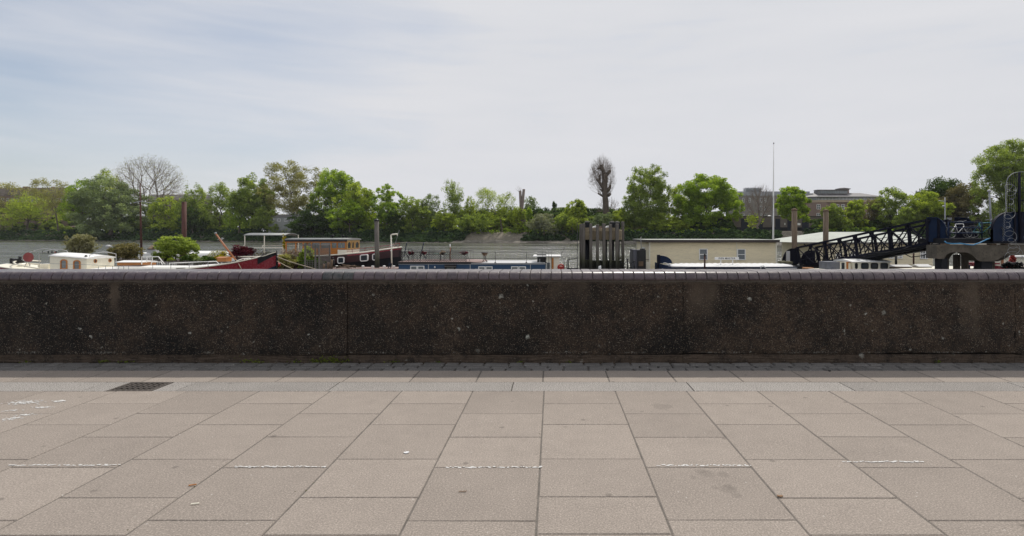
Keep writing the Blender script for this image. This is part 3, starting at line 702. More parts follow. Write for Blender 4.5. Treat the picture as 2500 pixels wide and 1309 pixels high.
def tree(name, px, wpx, ytop, ybase, kind, label, off=24, n=5200, size=.40, nl=8, low=.05, seed=None, dens=1.0, trunk=True, lobes=None, cat='tree',
         group='trees along the far bank', bark=None, r=None, basepx=None, hollow=.55, cs=.26, clumps=38, crown_name='crown'):
    """px/wpx/ytop/ybase: crown centre, width, top and trunk foot in photo pixels; built at its real distance and size"""
    seed = seed if seed is not None else int(px*7+ytop)
    rng = random.Random(seed); Y = shore_px(px)+off; k = Y/F
    gz = GZ if off > 15 else 2.2
    H = (ybase-ytop)*k; W = wpx*k*(1.18 if px < 1000 else 1.1); X = ax(px, Y); zt = az(ytop, Y); zb = az(ybase, Y)
    bx = ax(basepx, Y) if basepx else X+rng.gauss(0, W*.03)
    if lobes is None:
        cz, hz = (zb+H*low+zt)/2, (zt-zb-H*low)/2; L_ = [((X+rng.gauss(0,.05)*W, Y, zt-hz*.52), (W*.30, W*.30, hz*.5))]
        for i in range(nl):
            a = 2*math.pi*i/nl+rng.uniform(-.4,.4); q = rng.uniform(.42,.62); vz = rng.uniform(-.68,.42)
            fac = math.sqrt(max(.2, 1-vz*vz*.8))
            L_.append(((X+math.cos(a)*q*W/2*fac*1.12, Y+math.sin(a)*q*W/2*.8, cz+vz*hz), (W*rng.uniform(.20,.29), W*.24, hz*rng.uniform(.30,.44))))
    else:
        L_ = [((ax(lx, Y), Y+rng.gauss(0, 1), az(ly, Y)), (lw/2*k, lw/2*k*.9, lh/2*k)) for lx, ly, lw, lh in lobes]
    t_ = thing(name, (bx, Y, min(zb, gz) if off <= 15 else gz), label, cat, group)
    if trunk:
        mb = MB(); skeleton(mb, (bx, Y, gz), L_, r or max(.16, H*.022), rng); mb.build('trunk', bark or M_bark, t_)
    leaf_obj(crown_name, L_, int(n*dens*TN), size*TS*(Y/270)**.8, seed, LM[kind], t_, clumps=clumps, cs=cs, bottom=gz-.3 if off > 15 else -1.6, hollow=hollow)
    return t_
def branch_out(mb_thick, mb_thin, org, pts, rt, rng, pull=.36, thick=.13, lvl=0):
    """limbs that fork again and again towards their share of the twig tips"""
    nn_ = len(pts)
    if nn_ == 1:
        p = pts[0]; mid = org.lerp(p, .5)+Vector((rng.gauss(0,.04), rng.gauss(0,.04), rng.gauss(0,.03)))*(p-org).length
        mb_thin.path([org, mid, p], [rt, rt*.85, rt*.6], 3, caps=False); return
    k = 2 if (lvl and nn_ < 60) else 3
    sd = rng.sample(pts, min(k, nn_)); gr_ = [[] for _ in sd]
    for p in pts:
        d = [((p-org).normalized()-(s_-org).normalized()).length for s_ in sd]; gr_[d.index(min(d))].append(p)
    for g_ in gr_:
        if not g_: continue
        m_ = sum(g_, Vector())/len(g_); q_ = org+(m_-org)*(pull if len(g_) > 1 else 1)
        if len(g_) == 1: branch_out(mb_thick, mb_thin, org, g_, rt, rng, pull, thick, lvl+1); continue
        r0 = rt*nn_**.44*.85; r1 = rt*len(g_)**.44*.9; r0 = min(r0, r1*1.35)
        mid = org.lerp(q_, .5)+Vector((rng.gauss(0,.05), rng.gauss(0,.05), -.03))*(q_-org).length
        (mb_thick if r1 > thick else mb_thin).path([org, mid, q_], [r0, (r0+r1)/2, r1], 6 if r1 > thick else 4, caps=False)
        branch_out(mb_thick, mb_thin, q_, g_, rt, rng, pull, thick, lvl+1)
def bare_tree(name, px, wpx, ytop, ybase, label, off=24, seed=1, low=.3, mat=None, buds=0, tips=600, rt=.032, basepx=None, lean=0, group='trees along the far bank'):
    rng = random.Random(seed); Y = shore_px(px)+off; k = Y/F; X = ax(px, Y); zb, zt = az(ybase, Y), az(ytop, Y); H = zt-zb; W = wpx*k
    bx = ax(basepx or px, Y)
    t_ = thing(name, (bx, Y, GZ), label, 'tree', group); tm = MB(); bm_ = MB()
    fork = Vector(((X+bx)/2, Y, zb+H*low)); cz = zb+H*(low+1)/2; rz = H*(1-low)/2; pts = []
    while len(pts) < tips:
        d = Vector((rng.gauss(0,1), rng.gauss(0,1), rng.gauss(0,1))).normalized()
        if d.z < -.75: continue
        q_ = (.45+.57*rng.random()**.5)*rng.uniform(.93, 1.05); pts.append(Vector((X+d.x*q_*W/2, Y+d.y*q_*W/2, cz+d.z*q_*rz+rng.gauss(0,.2))))
    r = rt*tips**.44*.95
    tm.path([(bx, Y, GZ-.6), (bx, Y, GZ+.3), Vector((bx, Y, GZ)).lerp(fork, .6)+Vector((lean*H*.05,0,0)), fork], [r*1.5, r*1.15, r, r*.9], 10, caps=False)
    branch_out(tm, bm_, fork, pts, rt, rng)
    tm.build('trunk', mat or M_barkg, t_); bm_.build('branches', M_twig, t_)
    if buds:
        P = rng.sample(pts, min(buds, len(pts)))
        leaf_obj('young_leaves', [(tuple(p), (.5,.5,.5)) for p in P], len(P)*3, .26, seed, LM['olive'], t_, clumps=1, cs=.8)
    return t_

G = 'trees along the far bank'
# from left to right across the far bank
tree('spring_tree', 10, 150, 440, 575, 'olive', 'brownish-green spring tree standing at the left edge in front of the terrace', 40, 4200, .42, dens=.8)
tree('thin_tree', 70, 110, 468, 575, 'yellow', 'thin light-green tree before the long brown roof, second from the left', 30, 3000, .36, hollow=.7)
tree('leaning_tree', 128, 90, 437, 560, 'olive', 'slender sparsely leaved tree with a dark leaning trunk at far left', 22, 2100, .32, lobes=[(128,462,80,55),(105,485,50,50),(155,490,50,50),(130,505,70,40)], basepx=143, r=.45, bark=M_bark)
tree('young_sycamore', 205, 90, 436, 570, 'vivid', 'bright green dense tree left of the grey-green willow', 26, 5200, .40)
tree('ash_tree', 258, 75, 412, 560, 'yellow', 'tall yellow-green tree rising behind the grey-green willow', 40, 3200, .36, dens=.9)
tree('willow_tree', 275, 145, 432, 590, 'grey', 'large grey-green willow whose crown hangs down to the water on the left', 12, 12000, .42, nl=11, low=.02, seed=5, clumps=30)
bare_tree('poplar_tree', 364, 160, 377, 575, 'tall leafless poplar with a wide rounded fan of fine branches', 48, seed=12, low=.22, buds=2200, tips=4200, rt=.025)
tree('hawthorn_tree', 412, 75, 478, 575, 'yellow', 'low yellow-green tree below the leafless poplar', 24, 3400, .36)
tree('maple_tree', 472, 66, 448, 575, 'mid', 'green tree with a pointed top just right of the rust-red pile', 24, 3600, .36)
tree('ivy_clad_tree', 470, 60, 505, 582, 'dark', 'dark ivy-covered bush right of the rust-red pile', 16, 3600, .34)
tree('alder_tree', 535, 75, 447, 575, 'mid', 'open-crowned alder between the rust-red pile and the dense lime', 26, 3600, .36, seed=91)
tree('lime_tree', 618, 95, 422, 578, 'mid', 'dense mid-green lime left of the olive-brown oak', 24, 7200, .42)
tree('elder_tree', 585, 55, 470, 580, 'vivid', 'small bright elder at the foot of the dense lime', 18, 2600, .34)
tree('oak_tree', 715, 150, 392, 575, 'olive', 'large olive-brown oak, highest crown left of centre', 30, 8200, .34, lobes=[(700,425,100,62),(745,432,80,60),(675,470,70,60),(765,480,60,60),(712,480,110,70),(690,520,90,50),(745,520,80,50)], r=.7, bark=M_bark)
tree('horse_chestnut', 808, 88, 412, 575, 'vivid', 'vivid green rounded tree right beside the olive-brown oak', 28, 6200, .42, low=.1)
tree('field_maple', 868, 90, 444, 578, 'yellow', 'wide yellow-green tree right of the vivid rounded tree', 24, 6200, .40)
tree('holly_tree', 760, 100, 500, 582, 'dark', 'dark green thick tree below the oak and the vivid rounded tree', 16, 5200, .38)
tree('hazel_tree', 850, 85, 490, 582, 'vivid', 'bright green lower tree behind the orange wheelhouse', 15, 4300, .38)
tree('sapling', 655, 70, 505, 582, 'mid', 'low green tree below the lime, above the grey canopy', 16, 3400, .36)
tree('chestnut_tree', 944, 72, 450, 575, 'vivid', 'vivid green tree with a ragged top right of the wooden pile', 24, 4300, .42, hollow=.7, lobes=[(938,468,42,36),(962,485,38,36),(925,495,45,40),(950,520,60,50),(935,545,60,40)])
tree('yew_tree', 965, 45, 515, 582, 'dark', 'narrow very dark yew right of the wooden pile', 16, 2800, .34)
tree('crack_willow', 1006, 80, 480, 578, 'mid', 'feathery light green willow left of the grey-green sallow', 22, 4200, .34)
tree('sallow_tree', 1048, 66, 472, 575, 'grey', 'feathery grey-green sallow behind the bistro table', 32, 3400, .32)
tree('birch_tree', 1108, 56, 436, 560, 'mid', 'upright open-leaved tree standing clear against the sky at centre', 30, 1700, .34, lobes=[(1098,460,34,44),(1115,475,44,44),(1104,500,46,50),(1120,520,40,40)], hollow=.35, cs=.38)
tree('robinia_tree', 1146, 38, 480, 562, 'yellow', 'small yellow-green tree right beside the upright open tree', 30, 1500, .32)
tree('gorse_bush', 1088, 58, 512, 575, 'yellow', 'yellow-green bush below the upright open tree', 18, 2700, .32)
tree('field_elm', 1165, 90, 520, 575, 'mid', 'low green bush left of the forked multi-stem tree', 20, 3600, .34)
tree('forked_tree', 1215, 110, 455, 570, 'yellow', 'thinly leaved tree forking into two lobes over the stone slope', 18, 2700, .27, lobes=[(1187,480,54,50),(1240,492,50,42),(1175,505,42,34),(1262,520,40,36),(1215,520,60,36)], basepx=1226, r=.42, hollow=.35, cs=.36, bark=M_bark)
tree('bay_tree', 1294, 42, 476, 560, 'grey', 'pale rounded distant tree right behind the sawn-off trunk', 90, 1500, .36)
tree('lilac_bush', 1268, 52, 505, 570, 'yellow', 'yellow-green bush around the sawn-off trunk', 20, 2400, .3, dens=.8)
tree('cypress_tree', 1290, 22, 505, 578, 'vivid', 'narrow bright green columnar bush left of the white-blossomed bush', 16, 1200, .3, nl=4, low=.05)
tree('blossom_bush', 1328, 72, 520, 590, 'pale', 'white-blossomed arching bush hanging over the bank at centre', 11, 3600, .26, low=.05)
tree('dwarf_spruce', 1353, 12, 492, 530, 'dark', 'tiny dark pointed conifer on the skyline left of the pollard', 110, 500, .36, nl=4)
tree('distant_elm', 1372, 60, 506, 535, 'grey', 'low grey-green distant tree on the skyline', 110, 1300, .4)
tree('round_laurel', 1372, 44, 522, 578, 'mid', 'round mid-green laurel bush between the blossom and the gold-tipped bush', 16, 2200, .33)
tree('golden_elm', 1412, 66, 487, 575, 'yellow', 'yellow-green tree immediately left of the timber dolphin', 22, 4200, .36)
tree('gold_bush', 1398, 40, 528, 585, 'yellow', 'gold-tipped small bush left of the timber dolphin', 13, 600, .26)
tree('buddleia_bush', 1470, 80, 518, 580, 'grey', 'grey-green bush at the foot of the tall pollard', 15, 3600, .33)
tree('box_elder', 1515, 60, 512, 578, 'yellow', 'yellow-green bush between the pollard and the big plane tree', 20, 3000, .34)
tree('plane_tree', 1580, 118, 407, 572, 'mid', 'big mid-green plane tree right of the timber dolphin', 24, 11000, .40, nl=10, low=.08, seed=44, r=.6, clumps=40, lobes=[(1562,437,60,58),(1600,430,56,50),(1580,460,90,60),(1545,475,50,56),(1618,475,46,60),(1580,500,110,66),(1540,520,52,56),(1622,522,50,56),(1580,540,100,50),(1536,550,40,34),(1626,552,36,30)])
tree('sycamore_tree', 1730, 165, 427, 572, 'vivid', 'broad bright green dome-shaped tree left of the flagpole', 26, 15000, .40, seed=9, clumps=34,
     lobes=[(1725,460,110,64),(1685,480,70,60),(1775,480,80,62),(1668,515,48,60),(1720,515,90,70),(1790,510,56,56),(1700,545,70,40),(1755,540,60,40)], r=.7)
tree('beech_tree', 1668, 80, 450, 570, 'yellow', 'yellow-green tree merging with the left side of the domed tree', 34, 3500, .36)
tree('thorn_bush', 1625, 90, 520, 578, 'yellow', 'low yellow-green bush between the plane and the domed tree', 20, 3200, .34)
bare_tree('bare_ash', 1856, 80, 447, 568, 'leafless tree with curved trunk in front of the grey brick block', 18, seed=31, low=.2, tips=1300, rt=.022, basepx=1853, lean=-1)
tree('crab_apple', 1842, 40, 520, 560, 'yellow', 'small tuft of green leaves low on the left of the leafless tree', 20, 420, .3, trunk=False)
tree('norway_maple', 1934, 84, 457, 566, 'vivid', 'round vivid green tree directly right of the flagpole', 20, 6800, .38, lobes=[(1930,478,64,42),(1908,500,40,44),(1955,500,44,46),(1934,512,60,50),(1950,530,50,30)], r=.4)
tree('laurel_tree', 2040, 62, 498, 575, 'mid', 'dense dark-green rounded tree right of the two wooden piles', 16, 5200, .34, low=.05)
tree('lime_sapling', 2088, 58, 488, 570, 'yellow', 'light green tree in front of the brick building', 22, 3900, .34)
tree('bronze_tree', 2130, 44, 480, 570, 'brown', 'thin brown budding tree in front of the brick building', 24, 1500, .28, hollow=.3)
tree('hornbeam_tree', 2180, 92, 458, 572, 'mid', 'green tree hiding the right end of the brick building', 24, 6800, .36)
tree('acacia_tree', 2262, 110, 468, 575, 'yellow', 'bright yellow-green tree above the gangway', 18, 7600, .36, seed=77)
tree('whitebeam', 2215, 60, 505, 575, 'mid', 'low green tree left below the bright yellow-green tree', 14, 3500, .34)
tree('holm_oak', 2305, 110, 436, 575, 'dark', 'dark green domed evergreen oak behind the yellow-green tree', 30, 12000, .46, hollow=.2, cs=.42, clumps=50, lobes=[(2300,460,80,46),(2268,480,50,44),(2335,478,54,48),(2300,500,110,60),(2300,535,110,60)])
tree('copper_beech', 2345, 108, 448, 575, 'brown', 'dull brown-leaved dense tree between the dark oak and the giant plane', 22, 8600, .34)
tree('london_plane', 2470, 220, 345, 580, 'mid', 'giant green plane tree filling the right edge of the view', 16, 30000, .34, seed=21, r=.9, clumps=40,
     lobes=[(2470,372,70,54),(2410,400,60,50),(2440,420,90,70),(2450,395,110,80),(2500,380,120,80),(2415,440,80,80),(2475,450,140,90),(2530,440,120,100),(2425,500,90,80),(2490,520,140,80),(2550,520,120,80),(2400,540,60,50)])
# the sawn-off trunk and the pollard
rng = random.Random(8); Y = shore_px(1275)+22; k = Y/F
st = thing('sawn_trunk', (ax(1275, Y), Y, GZ), 'bare sawn-off double trunk sticking up above the bushes', 'tree trunk', G)
mb = MB(); mb.path([at(1278, 575, Y), at(1278, 545, Y), at(1274, 510, Y), at(1279, 462, Y)], [11*k, 7*k, 4*k, 3.4*k], 9)
mb.path([at(1276, 530, Y-.3), at(1271, 500, Y-.3), at(1270, 466, Y-.3)], [4*k, 3*k, 3.2*k], 8); mb.build('trunk', M_barkg, st)
mb = MB()
for a, b in (((1268,468),(1262,456)),((1270,466),(1266,454)),((1268,470),(1258,460)),((1271,466),(1272,457))): mb.tube(at(*a, Y), at(*b, Y), .09, .04, 4)
mb.build('twigs', M_twig, st)
Y = shore_px(1470)+26; k = Y/F
pt = thing('pollard_tree', (ax(1478, Y), Y, GZ), 'tall pollarded tree with thick stubs and a halo of fine bare shoots', 'tree', G)
mb = MB(); stubs = []
def q(px, py, dy=0): return Vector(at(px, py, Y))+Vector((0, dy, 0))
mb.path([q(1485,550), q(1480,520), q(1478,490), q(1476,465), q(1477,440), q(1476,425)], [11*k, 8*k, 7.2*k, 6.5*k, 7*k, 7.5*k], 11)
for pts_, r0, r1 in (([(1477,430),(1468,410),(1459,412-0)],5,3),([(1474,428),(1471,412),(1466,404)],5,3),([(1474,425),(1470,414),(1467,403)],4.5,3.4),
                     ([(1480,428),(1488,420),(1490,416)],4.5,3),([(1476,465),(1466,450),(1456,437)],4.5,3),([(1463,445),(1464,436),(1464,428)],3.2,2.2),
                     ([(1481,468),(1489,458),(1491,452)],5,3),([(1473,480),(1466,476),(1460,473)],3,1.8),([(1484,478),(1488,475),(1489,473)],4.5,4),([(1472,468),(1468,464),(1464,463)],2.5,1.6)):
    dy = rng.uniform(-1.6, 1.6); P = [q(a, b, dy*i/2) for i, (a, b) in enumerate(pts_)]; mb.path(P, [r0*k, (r0+r1)/2*k, r1*k], 7); stubs += P[1:]
mb.build('trunk', M_bark, pt)
mb = MB(); cx, cz, rx, rz = ax(1469, Y), az(432, Y), 35*k, 55*k
for i in range(300):
    s_ = rng.choice(stubs+[q(1476, 430), q(1477, 450), q(1476,440)]); a = rng.uniform(-.25, math.pi+.25); dy = rng.gauss(0, .35)
    fx = cx+math.cos(a)*rx*rng.uniform(.7,1.04); fz = cz+math.sin(a)*rz*rng.uniform(.75,1.04)
    if a < .3 or a > math.pi-.3: fz += rng.uniform(-18, 0)*k
    e = Vector((fx, Y+dy*rx, fz)); p0 = s_+Vector((rng.gauss(0,.3), rng.gauss(0,.3), rng.gauss(0,.4)))
    mid = p0.lerp(e, .5)+Vector(((e.x-p0.x)*.12, 0, -(e.z-p0.z)*.06)); mb.path([p0, mid, e], [.045, .035, .02], 3, caps=False)
    for _ in range(1):
        f = rng.uniform(.4, .8); pp = p0.lerp(e, f); mb.path([pp, pp.lerp(e, .6)+Vector((rng.gauss(0,.5), rng.gauss(0,.5), rng.uniform(0,.5)))], [.03, .018], 3, caps=False)
mb.build('shoots', M_twig, pt)
bare_tree('bare_thicket_tree', 1484, 62, 478, 545, 'small leafless tree low behind the pollard on the skyline', 60, seed=3, low=.15, tips=700, rt=.022)

# dense cover nobody could count: undergrowth on the bank slope, scrub under the trees, hedge behind
def cover(name, px0, px1, off0, off1, z0, z1, n, size, kind, seed, label, skip=(), cat='undergrowth', step=5, rad=1.4, hj=.8):
    rng = random.Random(seed); lobes = []; px = px0
    while px < px1:
        if any(a < px < b for a, b in skip): px += step; continue
        off = rng.uniform(off0, off1); u = (px-VX)/F; Ys = shore_px(px)
        # move along the bank normal
        X = ax(px, Ys)+off*nrm.x; Yy = shoreY(ax(px, Ys))+off*nrm.y
        f = (off-off0)/max(1e-6, off1-off0); z = z0+(z1-z0)*f+rng.uniform(-.2, hj)
        rr = rad*rng.uniform(.6, 1.35); lobes.append(((X, Yy, z), (rr, rr, rr*.75))); px += step*rng.uniform(.5, 1.5)*Ys/250*.9
    o = leaf_obj(name, lobes, n, size, seed, LM[kind], clumps=5, cs=.45, hollow=.3)
    return tag(o, label, cat, kind='stuff')
GAP = ((1106, 1262),)
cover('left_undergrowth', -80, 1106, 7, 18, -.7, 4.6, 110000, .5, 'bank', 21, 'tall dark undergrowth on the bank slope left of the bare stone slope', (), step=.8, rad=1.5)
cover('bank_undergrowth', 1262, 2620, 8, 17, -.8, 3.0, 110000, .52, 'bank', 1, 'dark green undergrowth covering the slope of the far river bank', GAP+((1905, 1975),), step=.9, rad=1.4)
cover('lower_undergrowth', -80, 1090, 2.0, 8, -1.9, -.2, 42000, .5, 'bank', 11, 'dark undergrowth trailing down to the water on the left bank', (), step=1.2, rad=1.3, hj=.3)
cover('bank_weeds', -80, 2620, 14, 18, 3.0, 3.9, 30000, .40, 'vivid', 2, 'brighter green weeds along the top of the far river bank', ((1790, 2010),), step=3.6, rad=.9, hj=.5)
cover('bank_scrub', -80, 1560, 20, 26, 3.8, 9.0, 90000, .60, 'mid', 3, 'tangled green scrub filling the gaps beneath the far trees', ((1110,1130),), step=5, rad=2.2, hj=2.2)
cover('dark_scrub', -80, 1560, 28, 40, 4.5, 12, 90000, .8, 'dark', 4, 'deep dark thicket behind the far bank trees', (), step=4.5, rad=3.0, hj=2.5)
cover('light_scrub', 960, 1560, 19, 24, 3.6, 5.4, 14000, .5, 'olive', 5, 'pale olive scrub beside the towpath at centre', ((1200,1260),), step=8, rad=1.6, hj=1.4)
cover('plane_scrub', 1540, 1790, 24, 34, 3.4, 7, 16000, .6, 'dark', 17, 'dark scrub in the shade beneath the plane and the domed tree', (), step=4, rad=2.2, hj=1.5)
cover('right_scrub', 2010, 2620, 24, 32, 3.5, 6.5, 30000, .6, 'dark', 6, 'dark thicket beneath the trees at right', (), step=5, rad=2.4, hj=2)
cover('distant_wood', -300, 2700, 150, 190, 3, 9, 40000, 1.6, 'dark', 7, 'low distant wooded skyline beyond the far bank', (), step=7, rad=6, hj=2)
Y = 330
hd = leaf_obj('clipped_hedge', [((ax(p, Y), Y, az(520, Y)), (4, 1.5, 3)) for p in range(1120, 1500, 14)], 14000, .5, 50, LM['dark'], clumps=10, cs=.5, hollow=.1)
tag(hd, 'long dark clipped hedge behind the bushes at centre', 'hedge')

# ------------------------------------------------------------------ buildings beyond the trees
def window_part(parent, px0, px1, py0, py1, Y, frame=M_white, bars=(1, 1), d=.12, fw=None, pane=None, name='window'):
    x0, x1, z1, z0 = ax(px0, Y), ax(px1, Y), az(py0, Y), az(py1, Y)
    fw = fw or max(.04, (x1-x0)*.09); mb = MB()
    mb.box(x0, x1, Y-d, Y+.02, z0, z0+fw); mb.box(x0, x1, Y-d, Y+.02, z1-fw, z1)
    mb.box(x0, x0+fw, Y-d, Y+.02, z0+fw, z1-fw); mb.box(x1-fw, x1, Y-d, Y+.02, z0+fw, z1-fw)
    for i in range(bars[0]): xx = x0+(x1-x0)*(i+1)/(bars[0]+1); mb.box(xx-fw*.4, xx+fw*.4, Y-d*.8, Y+.02, z0+fw, z1-fw)
    for i in range(bars[1]): zz = z0+(z1-z0)*(i+1)/(bars[1]+1); mb.box(x0+fw, x1-fw, Y-d*.78, Y+.015, zz-fw*.4, zz+fw*.4)
    w_ = mb.build(name, frame, parent)
    mb = MB(); mb.box(x0+fw*.5, x1-fw*.5, Y-d*.35, Y+.01, z0+fw*.5, z1-fw*.5); ORG[w_.name] = ORG[parent.name]
    p_ = mb.build('pane', pane or M_glass, w_); return w_
Y = 305
bA = thing('apartment_block', (ax(1848, Y), Y, 2.2), 'grey brick apartment block with a glass rooftop box behind the leafless tree', 'building')
mb = MB(); mb.box(ax(1796, Y), ax(1985, Y), Y, Y+16, 2.0, az(478, Y)); mb.build('wall', M_brickg, bA)
mb = MB(); mb.box(ax(1796, Y), ax(1985, Y), Y-.3, Y+16.2, az(478, Y), az(472.5, Y)); mb.box(ax(1802, Y), ax(1980, Y), Y+1.5, Y+14, az(472.5, Y), az(467, Y)); mb.build('roof', M_galv, bA)
rfb = MB()
x0, x1, z0, z1 = ax(1822, Y), ax(1862, Y), az(467, Y), az(458, Y)
for xx in np.linspace(x0, x1, 6): rfb.box(xx-.05, xx+.05, Y+1.0, Y+1.1, z0, z1); rfb.box(xx-.05, xx+.05, Y+1.1, Y+5, z1-.1, z1); rfb.box(xx-.05, xx+.05, Y+5, Y+5.1, z0, z1)
for zz in (z1, (z0+z1)/2): rfb.box(x0, x1, Y+.98, Y+1.12, zz-.06, zz+.06); rfb.box(x0, x1, Y+4.98, Y+5.12, zz-.06, zz+.06)
rfb.build('rooftop_frame', M_galv, bA)
mb = MB(); mb.box(x0+.2, x1-.2, Y+1.2, Y+4.8, z0, z1-.3); mb.build('rooftop_glass', M_glassl, bA)
for pxw in (1815, 1830, 1858, 1868, 1905, 1925, 1950):
    for py0, py1 in ((484,494.5),(503,513.5),(522,531)): window_part(bA, pxw-2.2, pxw+2.2, py0, py1, Y, bars=(1, 1), d=.15)
Y = 300
bB = thing('brick_building', (ax(2055, Y), Y, 2.2), 'brown brick building with cream band, glazed top storey and grey roof', 'building')
xa, xb, xc = ax(1962, Y), ax(1996, Y), ax(2152, Y)
mb = MB(); mb.prism([(xa, Y+4, 2), (xb, Y, 2), (ax(2018, Y), Y, 2), (ax(2024, Y), Y+.8, 2), (ax(2066, Y), Y+.8, 2), (ax(2072, Y), Y, 2), (xc, Y, 2), (xc, Y+18, 2), (xa, Y+18, 2)], (0, 0, az(494, Y)-2)); mb.build('wall', M_brick, bB)
mb = MB(); mb.prism([(xa-.1, Y+3.9, az(494, Y)), (xb, Y-.15, az(494, Y)), (xc+.1, Y-.15, az(494, Y)), (xc+.1, Y+18, az(494, Y)), (xa-.1, Y+18, az(494, Y))], (0, 0, az(488.5, Y)-az(494, Y))); mb.build('band', M_creamband, bB)
mb = MB(); mb.prism([(xa+.4, Y+4.5, az(488.5, Y)), (xb, Y+.6, az(488.5, Y)), (xc-.4, Y+.6, az(488.5, Y)), (xc-.4, Y+17, az(488.5, Y)), (xa+.4, Y+17, az(488.5, Y))], (0, 0, az(480, Y)-az(488.5, Y))); gl = mb.build('glazing', M_glassl, bB)
mb = MB()
for i in range(46):
    xx = xb+(xc-.5-xb)*i/45; mb.box(xx-.07, xx+.07, Y+.45, Y+.6, az(488.5, Y), az(480.5, Y))
mb.box(xb, xc-.4, Y+.42, Y+.6, az(486.5, Y)-.06, az(486.5, Y)+.06); mb.build('mullions', M_white, bB)
ze, zr = az(480, Y), az(469, Y); mb = MB()
e = [(xa-.8, Y+3.6, ze), (xb, Y-.8, ze), (xc+.6, Y-.8, ze), (xc+.6, Y+18, ze), (xa-.8, Y+18, ze)]
r_ = [(ax(1995, Y), Y+9, zr), (ax(2004, Y), Y+7, zr), (ax(2118, Y), Y+7, zr), (ax(2118, Y), Y+11, zr), (ax(1995, Y), Y+11, zr)]
mb.add(e+r_, [(i, (i+1)%5, 5+(i+1)%5, 5+i) for i in range(5)]+[(9,8,7,6,5)][:1])
mb.prism(e, (0, 0, -.35)); mb.build('roof', M_slate, bB)
mb = MB(); mb.box(ax(2004, Y), ax(2077, Y), Y+3, Y+8, az(473, Y), az(463.5, Y)); dm = mb.build('dormer', M_slate, bB)
mb = MB()
for i in range(11): a = 2007+i*6.2; mb.box(ax(a, Y), ax(a+4.8, Y), Y+2.9, Y+3.05, az(471.2, Y), az(465.5, Y))
mb.build('dormer_window', M_glassl, bB)
mb = MB(); mb.prism([(ax(2001, Y), Y+2.6, az(463.5, Y)), (ax(2080, Y), Y+2.6, az(463.5, Y)), (ax(2078, Y), Y+8, az(463, Y)), (ax(2003, Y), Y+8, az(463, Y))], (0, 0, .3)); mb.build('dormer_roof', M_slate, bB)
mb = MB(); mb.lathe((ax(2079, Y), Y+9, 0), [(3.1, az(473, Y)), (3.1, az(459, Y))], 10); mb.build('lantern_wall', M_brick, bB)
mb = MB(); mb.lathe((ax(2079, Y), Y+9, 0), [(4.0, az(459, Y)), (4.1, az(458.2, Y)), (1.2, az(455, Y)), (.1, az(454.8, Y))], 10); mb.build('lantern_roof', M_slate, bB)
for pxw in (1975, 1998, 2044, 2058, 2074, 2094, 2120, 2138):
    for py0, py1 in ((499,511),(520.5,531)): window_part(bB, pxw-4.3, pxw+4.3, py0, py1, Y-(0 if pxw > 2070 or 1990 < pxw < 2020 else (-3.0 if pxw < 1980 else -.8)), bars=(1, 1), d=.2)
M_gate = paint('gate_navy', (.010,.014,.028), .85, .2, 1)
# dark yard wall with gates between the trees
Y = 272
yw = thing('yard_wall', (ax(1900, Y), Y, 2.1), 'low brown brick yard wall with dark navy gates behind the towpath at right', 'wall')
mb = MB(); mb.box(ax(1745, Y), ax(2030, Y), Y, Y+1, 1.9, az(530, Y)); mb.build('brickwork', M_brickd, yw)
mb = MB(); mb.box(ax(1745, Y), ax(2031, Y), Y-.15, Y+1.1, az(530, Y), az(527.5, Y)); mb.build('coping', M_fascia, yw)
mb = MB(); mb.box(ax(1745, Y), ax(2030, Y), Y-.03, Y, 1.9, az(555, Y)); mb.build('base_course', M_navyblk, yw)
for a, b in ((1748,1768),(1809,1827),(1847,1862),(1893,1905),(1922,1935),(1958,1974.5),(1993.5,2016)):
    mb = MB(); mb.box(ax(a, Y), ax(b, Y), Y-.08, Y-.001, 1.95, az(534, Y)); mb.box(ax((a+b)/2-.15, Y), ax((a+b)/2+.15, Y), Y-.1, Y-.08, 2.0, az(535, Y)); mb.build('gate', M_gate, yw)
for i, (a, b, c1_) in enumerate(((1787,1793,549),(1947,1954,547.5),(1983,1990,547.5),(1915,1917,547))):
    mb = MB(); mb.box(ax(a, Y), ax(b, Y), Y-.16, Y-.04, az(c1_+2.5, Y), az(c1_-2.5, Y)); s_ = mb.build('notice', M_white, yw)
Y = 269; lb = thing('lamp_bracket', (ax(1878, Y), Y, az(530, Y)), 'white curved canopy lamp above the yard wall left of the flagpole', 'lamp')
mb = MB(); mb.lathe((ax(1878, Y), Y, 0), [(.95, az(528, Y)), (.8, az(527, Y)), (.4, az(526.2, Y)), (.05, az(526, Y))], 12); mb.build('lamp_shade', M_white, lb)
mb = MB(); mb.tube((ax(1884, Y), Y, 2.1), (ax(1884, Y), Y, az(527, Y)), .08, n=6); mb.tube((ax(1884, Y), Y, az(527.5, Y)), (ax(1878, Y), Y, az(527.5, Y)), .06, n=6); mb.build('post', M_galv, lb)
